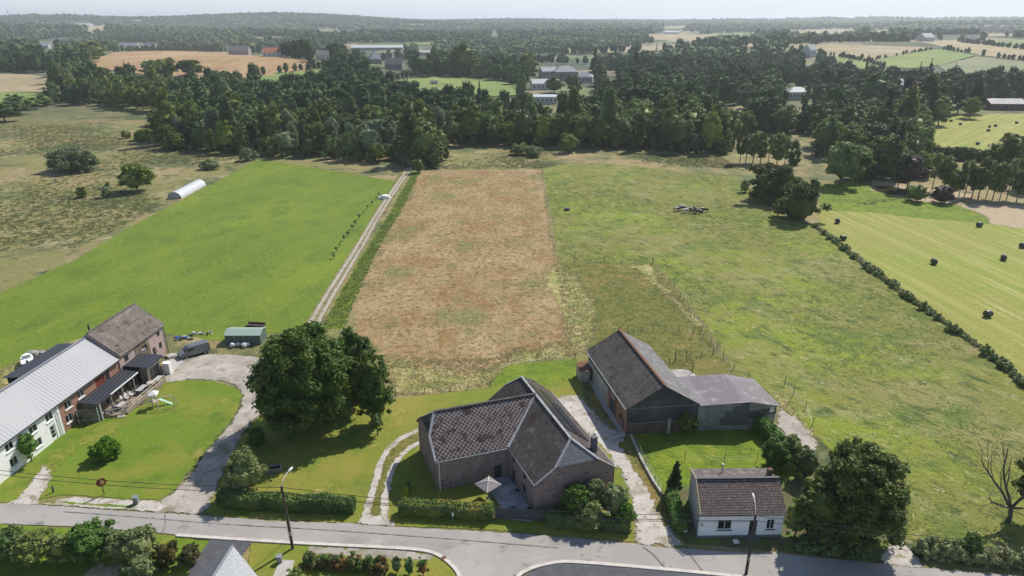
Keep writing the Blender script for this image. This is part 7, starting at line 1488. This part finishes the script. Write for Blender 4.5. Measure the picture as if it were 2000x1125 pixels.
# utility poles, lamps and overhead lines
def pole(base, top, lab, lampdir, lean=None):
    t = thing('utility_pole', lab, 'pole', (*base, 0)); bx, by = base; tx, ty, tz = top
    MB().tube([(bx, by, -.3), (bx + (tx - bx) * .5, by + (ty - by) * .5, tz * .5), top], [.17, .145, .115], 10).build('post', mat('pole wood', (.075, .06, .05), .9, grain=(6, .3)), t)
    ld = np.array(lampdir); e = (tx + ld[0] * 1.3, ty + ld[1] * 1.3, tz + .95); a = MB().tube([(tx, ty, tz - .2), (tx + ld[0] * .3, ty + ld[1] * .3, tz + .5), (tx + ld[0] * .8, ty + ld[1] * .8, tz + .85), e], .035, 6).build('lamp_arm', p_white, t)
    MB().tube([e, (e[0] + ld[0] * .3, e[1] + ld[1] * .3, e[2] + .05), (e[0] + ld[0] * .75, e[1] + ld[1] * .75, e[2] + .06)], [.07, .15, .1], 8).build('lamp_head', mat('pale lamp housing', (.6, .6, .6), .4), a)
    for k in range(4): MB().tube([(tx - .1, ty - .06, tz - .25 - k * .22), (tx - .1, ty - .06, tz - .12 - k * .22)], .05, 6).build('insulator', p_dark, t)
    MB().box((bx + .0, by - .18, 2.2), (.2, .08, .4)).build('junction_box', p_zinc, t); return t
p1 = P(572, 1072); h1 = 8.4; P1T = (p1[0] - .25, p1[1] + .1, h1); pole(p1, P1T, 'dark wooden utility pole with street lamp on the verge by the kerb', (.35, .94))
p2 = P(1457, 1122); h2 = 7.9; P2T = (p2[0] + .0, p2[1] + .0, h2); pole(p2, P2T, 'dark wooden utility pole with street lamp in front of the white cottage', (.1, .99))
for k, dx in enumerate((-.95, -.4)):
    t_ = MB().tube([(P1T[0] - .05, P1T[1], 6.8), (p1[0] + dx, p1[1] + 1.6 + k * .3, 0.02)], .02, 5).build('stay_wire', p_zinc); tag(t_, ['left stay wire bracing the utility pole by the kerb', 'right stay wire bracing the utility pole by the kerb'][k], 'wire')
pL = (-62, 64.5, 7.8); pR = (78, 49, 7.8)
def cable(a, b, sag, lab, r=.03):
    pts = [(a[0] + (b[0] - a[0]) * u, a[1] + (b[1] - a[1]) * u, a[2] + (b[2] - a[2]) * u - sag * 4 * u * (1 - u)) for u in np.linspace(0, 1, 28)]
    o = MB().tube(pts, r, 5).build('overhead_cable', mat('black cable', (.02, .02, .02), .6)); tag(o, lab, 'cable'); return o
for k, dz in enumerate((0, -.62)):
    w_ = ['upper', 'lower'][k]
    cable((pL[0], pL[1], pL[2] + dz), (P1T[0], P1T[1], P1T[2] - .15 + dz), .7, w_ + ' overhead cable running left from the pole by the kerb')
    cable((P1T[0], P1T[1], P1T[2] - .15 + dz), (P2T[0], P2T[1], P2T[2] - .15 + dz), 1.0, w_ + ' overhead cable between the two utility poles')
    cable((P2T[0], P2T[1], P2T[2] - .15 + dz), (pR[0], pR[1], pR[2] + dz), .8, w_ + ' overhead cable running right from the pole at the cottage')
cable((P1T[0], P1T[1], P1T[2] - .92), (P2T[0], P2T[1], P2T[2] - .92), 1.1, 'lowest overhead cable between the two utility poles')

# roof of the house at the bottom edge
ap = P(447, 1078, 5.0); t = thing('slate_house', 'house at the bottom edge with pale hipped slate roof, only its roof tip visible', 'house', (ap[0], ap[1] - 3, 0)); hx, hy = ap[0] + .15, ap[1] + .15
q1 = P(372, 1128, 2.9); q2 = P(532, 1128, 2.9); e1_ = (hx - 4.3, hy - 7.5, 2.8); e2_ = (hx + 4.6, hy - 6.9, 2.8)
ridge_e = (hx + .1, hy - 9, 5.0); fr1 = (q1[0] - .2, q1[1] - .3, 2.8); fr2 = (q2[0] + .3, q2[1] - .3, 2.8)
# hipped front: apex nearest the road
B1 = (hx - 3.6, hy - 2.6, 2.9); B2 = (hx + 3.4, hy - 1.2, 2.9)
MB().prism([(hx - 3.3, hy - 2.9), (hx - 3.2, hy - 14), (hx + 3.2, hy - 14), (hx + 3.2, hy - 2.9)], 0, 2.8).build('wall', MC['white render'], t)
MB().slab([(hx + 5.2, hy - 3.6, 2.75), (hx + .15, hy + .35, 5.3), (hx - .9, hy - 14, 5.3), (hx + 5.2, hy - 14.3, 2.75)][::-1], .1).build('roof', r_light, t)
MB().slab([(hx - 4.6, hy - 3.0, 2.75), (hx - 4.6, hy - 14.3, 2.75), (hx - 1.0, hy - 14, 5.3), (hx + .05, hy + .35, 5.3)][::-1], .1).build('roof', r_eave, t); MB().bar((hx + .1, hy + .4, 5.36), (hx - .95, hy - 14, 5.36), .22, .1).build('ridge_cap', p_zinc, t)  # left slope gets darker slates: its shade away from the sun is in the colour

hedge('low_hedge', 'low straggling hedge growing in between the boundary bushes of the hay field', [P(1592, 442), P(1668, 503), P(1768, 578), P(1850, 634), P(1930, 692), P(1998, 750), P(2120, 850)], 1.3, .6, .2, 'olive', 310, rag=.3)

# ================================================================== FAR BUILDINGS
def far_house(name, lab, cat, px, py, wpx, dm, wh, rh, wall, roof, rz=0., hip=False, nw=4, chim=True):
    x, y = G(px, py) if py < 260 else P(px, py); z = H0(x, y); dep = y * cp + (CAMH - z) * sp; W = wpx * dep / F; t = thing(name, lab, cat, (x, y, z)); ca, sa_ = math.cos(rz), math.sin(rz); y0_ = y + dm / 2
    f = lambda a, b, c: (x + a * ca - b * sa_, y0_ + a * sa_ + b * ca, z + c); f2 = lambda a, b: f(a, b, 0)[:2]; hw, hd = W / 2, dm / 2
    mb = MB(); C4 = [(-hw, -hd), (hw, -hd), (hw, hd), (-hw, hd)]
    ww_ = min(1.2, W / (nw * 2.2)); ops = [(W * (k + .5) / nw - ww_ / 2, W * (k + .5) / nw + ww_ / 2, z + wh * .35, z + wh * .7) for k in range(nw)]
    for k in range(4): mb.wall(f2(*C4[k]), f2(*C4[(k + 1) % 4]), z - 1, z + wh, ops if k == 0 else (), depth=.2)
    if not hip:
        mb.face([f(hw, -hd, wh), f(hw, hd, wh), f(hw, 0, wh + rh)]); mb.face([f(-hw, hd, wh), f(-hw, -hd, wh), f(-hw, 0, wh + rh)])
    mb.build('wall', wall, t); o = .35; i_ = hd * .9 if hip else -o
    r = MB().slab([f(-hw - o, -hd - o, wh), f(hw + o, -hd - o, wh), f(hw - i_, 0, wh + rh + .1), f(-hw + i_, 0, wh + rh + .1)], .15).slab([f(hw + o, hd + o, wh), f(-hw - o, hd + o, wh), f(-hw + i_, 0, wh + rh + .1), f(hw - i_, 0, wh + rh + .1)], .15)
    if hip: r.slab([f(hw + o, -hd - o, wh), f(hw + o, hd + o, wh), f(hw - i_, 0, wh + rh + .1)], .15).slab([f(-hw - o, hd + o, wh), f(-hw - o, -hd - o, wh), f(-hw + i_, 0, wh + rh + .1)], .15)
    ro = r.build('roof', roof, t)
    if chim: MB().box(f(hw * .5, .5, wh + rh), (.8, .8, 2.), rz).build('chimney', b_red, ro)
    for q in ops: window(t, f2(*C4[0]), f2(*C4[1]), *q, p_white, bars=(0, 0), depth=.2)
    return t
fw = mat('far cream wall', (.42, .39, .35), .85); fw2 = mat('far white wall', (.52, .51, .50), .85); fgr = mat('far slate roof', (.30, .31, .33), .6); fdr = mat('far dark roof', (.13, .12, .125), .8); frr = mat('far red roof', (.36, .14, .085), .85); fwr = mat('far white sheet roof', (.48, .49, .50), .6); fst = mat('far stone wall', (.30, .27, .24), .9)
for a in (
 ('manor_house', 'large stone manor with grey hipped slate roof among the trees', 'house', 1105, 158, 46, 14, 8, 5, fst, fgr, .15, True, 6),
 ('long_house', 'long wing with pale roofs right of the stone manor', 'house', 1142, 162, 34, 12, 5, 4, fw, fgr, -.2, True, 5),
 ('villa', 'villa with grey roof left of the stone manor', 'house', 1070, 152, 30, 12, 6, 4, fw, fgr, .3, False, 4),
 ('white_hall', 'long low white hall in front of the manor', 'hall', 1064, 176, 52, 12, 5, 3, fw2, fwr, .1, False, 6, False),
 ('white_hall', 'white building with flat pale roof lowest in the trees before the manor', 'hall', 1060, 204, 58, 14, 5, .8, fw2, fwr, 0, False, 7, False),
 ('farm_hall', 'very long white roofed farm hall far behind the trees left of centre', 'hall', 735, 98, 100, 30, 5, 4, fst, fwr, .1, False, 8, False),
 ('steep_roof_house', 'house with tall pale pyramid roof among the trees left of centre', 'house', 730, 125, 22, 14, 5, 9, fst, fgr, .4, True, 3),
 ('brown_house', 'brown roofed house just right of the tall pyramid roof', 'house', 770, 136, 34, 14, 5, 6, fst, fdr, -.1, False, 4),
 ('farmstead', 'large farmstead with grey roof at the right part of the big brown field', 'house', 465, 108, 38, 20, 8, 7, fst, fdr, .1, False, 5),
 ('red_roof_house', 'red roofed house right of the grey farmstead by the brown field', 'house', 530, 112, 34, 16, 5, 5, fw2, frr, .1, False, 4),
 ('white_house', 'white gabled house at the left end of the brown field hedge', 'house', 250, 98, 32, 18, 6, 8, fw2, fgr, .2, False, 4),
 ('grey_house', 'grey gabled house right of the white gabled one behind the brown field', 'house', 292, 98, 24, 16, 6, 8, fw, fgr, -.2, False, 3),
 ('chateau', 'white classical villa with mossy hipped roof deep in the right wood', 'house', 1560, 196, 44, 12, 5.5, 3, fw2, fgr, .1, True, 6),
 ('white_farmhouse', 'white farmhouse with gable at the left corner of the far green fields', 'house', 1583, 112, 18, 14, 9, 7, fw2, fgr, .5, False, 3),
 ('low_building', 'low dark building with pale roof at the right edge above the upper hay field', 'building', 1968, 216, 66, 12, 4, 2.6, mat('dark red brick', (.12, .06, .05), .9), mat('rusty pale roof', (.42, .37, .34), .7, [((.52, .50, .48), .2, .5, .6)]), -.05, False, 5, False),
 ('small_roof', 'small pale building half hidden among trees right of the pyramid roof', 'building', 825, 108, 28, 14, 5, 3, fw, fwr, 0, False, 3, False),
 ('distant_hall', 'white hall on the tan field far away right of centre', 'hall', 1312, 67, 26, 25, 8, 4, fw2, fwr, 0, False, 3, False),
 ('distant_house', 'white house amid trees on the far right ridge', 'house', 1812, 82, 22, 20, 8, 7, fw2, fgr, .2, False, 3),
 ('distant_house', 'pale house right of the white one on the far right ridge', 'house', 1898, 84, 20, 20, 7, 6, fw, fdr, 0, False, 3),
 ('distant_farm', 'pale farm on the hillside at the far upper left', 'farm', 158, 52, 32, 40, 9, 6, fw2, fwr, .1, False, 4, False),
 ('roadside_house', 'pale house glimpsed between the tall trees right of the chateau', 'house', 1757, 178, 20, 12, 5, 4, fw2, fgr, .2, False, 3),
 ('village_house', 'white walled house in the trees right of the red roofed house', 'house', 627, 118, 24, 16, 5, 5, fw2, fdr, .3, False, 3),
 ('village_house', 'light roofed house at the far left edge of the wood', 'house', 80, 95, 26, 16, 6, 6, fw, fgr, .1, False, 3),
 ('shelter', 'small white field shelter on the meadow with goals', 'shelter', 848, 166, 14, 5, 2.6, 1, fw2, fdr, 0, False, 2, False),
): far_house(*a)
def mast(px, py, ty, lab, name='radio_mast', w_=1.0):
    x, y = G(px, py); z = H0(x, y); h_ = htop((x, y), ty) - z; t = thing(name, lab, 'mast', (x, y, z)); mb = MB()
    for dx, dy in ((-1, -1), (1, -1), (0, 1)): mb.bar((x + dx * w_, y + dy * w_, z), (x + dx * w_ * .3, y + dy * w_ * .3, z + h_), w_ * .28)
    for k in range(12): zz = z + h_ * k / 12; s_ = w_ * (1 - .7 * k / 12); mb.bar((x - s_, y - s_, zz), (x + s_, y - s_, zz + h_ / 12), w_ * .15)
    mb.build('lattice', p_zinc, t); MB().tube([(x, y, z + h_), (x, y, z + h_ * 1.06)], w_ * .2, 5).build('antenna', p_zinc, t)
mast(31, 86, 20, 'tall thin lattice mast at the far upper left', w_=1.3); mast(1564, 62, 32, 'thin lattice mast on the horizon right of centre', w_=2)
x, y = G(1759, 50); z = H0(x, y); hS = htop((x, y), 29) - z; t = thing('church', 'tiny church with pointed spire on the right horizon', 'church', (x, y, z)); MB().box((x, y, z + hS * .22), (14, 14, hS * .44)).box((x + 22, y, z + 8), (32, 16, 16)).build('wall', fst, t); MB().lathe((x, y, z + hS * .43), [(8, 0), (.3, hS * .57)], 8).build('spire', fdr, t); MB().slab([(x + 7, y - 9, z + 16), (x + 38, y - 9, z + 16), (x + 38, y, z + 26), (x + 7, y, z + 26)], .5).slab([(x + 7, y, z + 26), (x + 38, y, z + 26), (x + 38, y + 9, z + 16), (x + 7, y + 9, z + 16)], .5).build('roof', fdr, t)
wx, wy_ = G(462, 52); z = H0(wx, wy_)

# ================================================================== TALL GRASS, RUSHES AND UNDERGROWTH (nobody could count them)
def grassmat(name, cs):
    m, t, bs = newmat(name); g = t.nodes.new('ShaderNodeNewGeometry'); cr = t.nodes.new('ShaderNodeValToRGB'); cr.color_ramp.interpolation = 'LINEAR'; lk(t, g.outputs['Random Per Island'], cr.inputs[0]); e = cr.color_ramp.elements
    e[0].color = (*cs[0], 1); e[1].color = (*cs[-1], 1)
    for k in range(1, len(cs) - 1): x = e.new(k / (len(cs) - 1)); x.color = (*cs[k], 1)
    lk(t, cr.outputs[0], bs.inputs['Base Color']); bs.inputs['Roughness'].default_value = .8; bs.inputs['Specular IOR Level'].default_value = .2
    tl = t.nodes.new('ShaderNodeBsdfTranslucent'); lk(t, cr.outputs[0], tl.inputs[0]); mx = t.nodes.new('ShaderNodeMixShader'); mx.inputs[0].default_value = .5; lk(t, bs.outputs[0], mx.inputs[1]); lk(t, tl.outputs[0], mx.inputs[2]); lk(t, mx.outputs[0], t.nodes['Material Output'].inputs['Surface']); return m
GM = {'straw': grassmat('straw grass', [(.22, .22, .07), (.44, .37, .19), (.30, .28, .11), (.55, .47, .29)]), 'green': grassmat('green grass tufts', [(.14, .21, .045), (.22, .28, .07), (.17, .23, .05), (.32, .34, .14)]), 'rush': grassmat('rush tufts', [(.09, .13, .04), (.16, .19, .065), (.26, .25, .11), (.11, .15, .045)]), 'brown': grassmat('dry stalks', [(.33, .22, .11), (.46, .33, .18), (.26, .24, .09), (.55, .43, .27)])}
def tufts(name, label, polys, n, h_, wd_, m, seed, dens=None, clump=None):
    rng = np.random.default_rng(seed); W = [[P(*p) for p in poly] for poly in polys]; out_ = []
    xs = [p[0] for w in W for p in w]; ys = [p[1] for w in W for p in w]; tries = 0
    while len(out_) < n and tries < n * 12:
        tries += 1; x, y = rng.uniform(min(xs), max(xs)), rng.uniform(min(ys), max(ys))
        if clump and math.sin(x / clump + 1.3 * math.sin(y / clump * .7)) + math.sin(y / clump * .8 + x / clump * .4) < rng.normal() * .5 + .1: continue
        if any(inpoly(x, y, w) for w in W): out_.append((x, y))
    q = np.array(out_); n = len(q); B = 6; c = np.repeat(q, B, 0); N = len(c); a = rng.uniform(0, 6.28, N); sc = np.repeat(rng.uniform(.5, 1.3, n), B); r = wd_ * sc * rng.uniform(.1, .7, N)
    b0 = np.stack([c[:, 0] + np.cos(a) * r * .5, c[:, 1] + np.sin(a) * r * .5, np.zeros(N)], 1); ln = rng.uniform(.5, 1.0, N) * wd_ * sc; tp = b0 + np.stack([np.cos(a) * ln, np.sin(a) * ln, h_ * .42 * sc * rng.uniform(.5, 1.1, N)], 1)
    s_ = np.stack([-np.sin(a), np.cos(a), np.zeros(N)], 1) * (wd_ * .22 * sc)[:, None]; V = np.stack([b0 - s_, b0 + s_, tp + s_ * .5, tp - s_ * .5], 1).reshape(-1, 3)
    o = link(name, qmesh(name, V, np.arange(N * 4).reshape(-1, 4)), None, GM[m]); tag(o, label, 'grass', kind='stuff'); return o
tufts('tall_grass', 'pale uncut grass standing along the lower edge of the brown field', [[(772, 772), (880, 764), (955, 752), (990, 706), (1123, 694), (1100, 665), (1000, 680), (960, 700), (830, 700), (740, 690)]], 1100, .3, .45, 'straw', 1)
tufts('tall_grass', 'weedy pale grass strip between brown field and paddock', [[(1085, 520), (1130, 540), (1165, 590), (1165, 650), (1150, 690), (1105, 692), (1095, 600)], [(1290, 545), (1385, 640), (1360, 640), (1240, 528)]], 1000, .32, .5, 'straw', 2)
tufts('dry_stalks', 'dry brown stalks scattered over the brown field', [[(822, 336), (1058, 333), (1088, 515), (1118, 690), (990, 706), (830, 710), (700, 640), (735, 490)]], 6000, .2, .4, 'brown', 3)
tufts('grass_tufts', 'uneven grass tufts over the paddock', [[(1092, 517), (1275, 517), (1370, 640), (1400, 690), (1300, 720), (1150, 690)]], 2600, .18, .4, 'green', 4)
tufts('grass_tufts', 'uneven lodged grass tufts over the big pasture', [[(1062, 335), (1440, 338), (1592, 440), (1990, 760), (2050, 1090), (1800, 1085), (1600, 870), (1440, 740), (1280, 515), (1092, 514)]], 9000, .14, .5, 'green', 5, clump=9)
tufts('rushes', 'dark rushes and rough growth on the left meadow', [[(-60, 640), (0, 565), (245, 438), (425, 345), (500, 308), (320, 235), (110, 212), (-60, 260)]], 9000, .3, .8, 'rush', 6, clump=13)
tufts('rushes', 'rushes on the wet ground behind the brown field', [[(866, 288), (1110, 292), (1410, 306), (1445, 330), (1110, 318), (1060, 328), (830, 330)], [(1600, 345), (1700, 352), (1780, 385), (1700, 400), (1610, 395)]], 4000, .35, .7, 'rush', 7, clump=10)
tufts('nettles', 'nettles and weeds along the farm track', [[(806, 336), (820, 335), (790, 400), (735, 490), (684, 605), (672, 642), (632, 640), (668, 570), (715, 490), (763, 415)]], 2600, .4, .5, 'green', 8)
tufts('tall_grass', 'pale grass along the gravel strip by the low barn and pasture edge', [[(1502, 768), (1530, 772), (1572, 822), (1602, 866), (1590, 880), (1556, 838)], [(-20, 728), (60, 697), (130, 668), (165, 658), (140, 700), (40, 745)]], 700, .3, .45, 'straw', 9)
tufts('grass_tufts', 'longer grass on the back lawn of the cottage and by the road', [[(1236, 852), (1480, 832), (1560, 862), (1570, 950), (1345, 945), (1292, 962)], [(990, 710), (1126, 700), (1140, 742), (985, 756)]], 1200, .14, .3, 'green', 10)
us = []; ru = random.Random(4)
for (y, x, px, py) in cand:
    if y < 380:
        for k in range(3): us.append((x + ru.uniform(-4, 4), y + ru.uniform(-4, 3)))
_u = scatter('undergrowth', us, LA[:3], 77, 'shady undergrowth and saplings filling the foot of the wood', 'undergrowth', .22, .48, 0)

# ================================================================== HAZE
zlo = float(Zz.min()) - 1.0
hb = MB(); hb.box((0, 0, (zlo + 118) / 2), (34000, 34000, 118 - zlo)); hm = bpy.data.materials.new('haze'); hm.use_nodes = True; ht_ = hm.node_tree; ht_.nodes.remove(ht_.nodes['Principled BSDF'])
pv_ = ht_.nodes.new('ShaderNodeVolumePrincipled'); pv_.inputs['Color'].default_value = (.84, .90, 1.0, 1); pv_.inputs['Density'].default_value = 1.15e-4; pv_.inputs['Anisotropy'].default_value = .3
ht_.links.new(pv_.outputs[0], ht_.nodes['Material Output'].inputs['Volume']); ho = hb.build('haze', hm); tag(ho, 'thin bluish summer haze lying over the whole landscape', 'haze', kind='stuff')
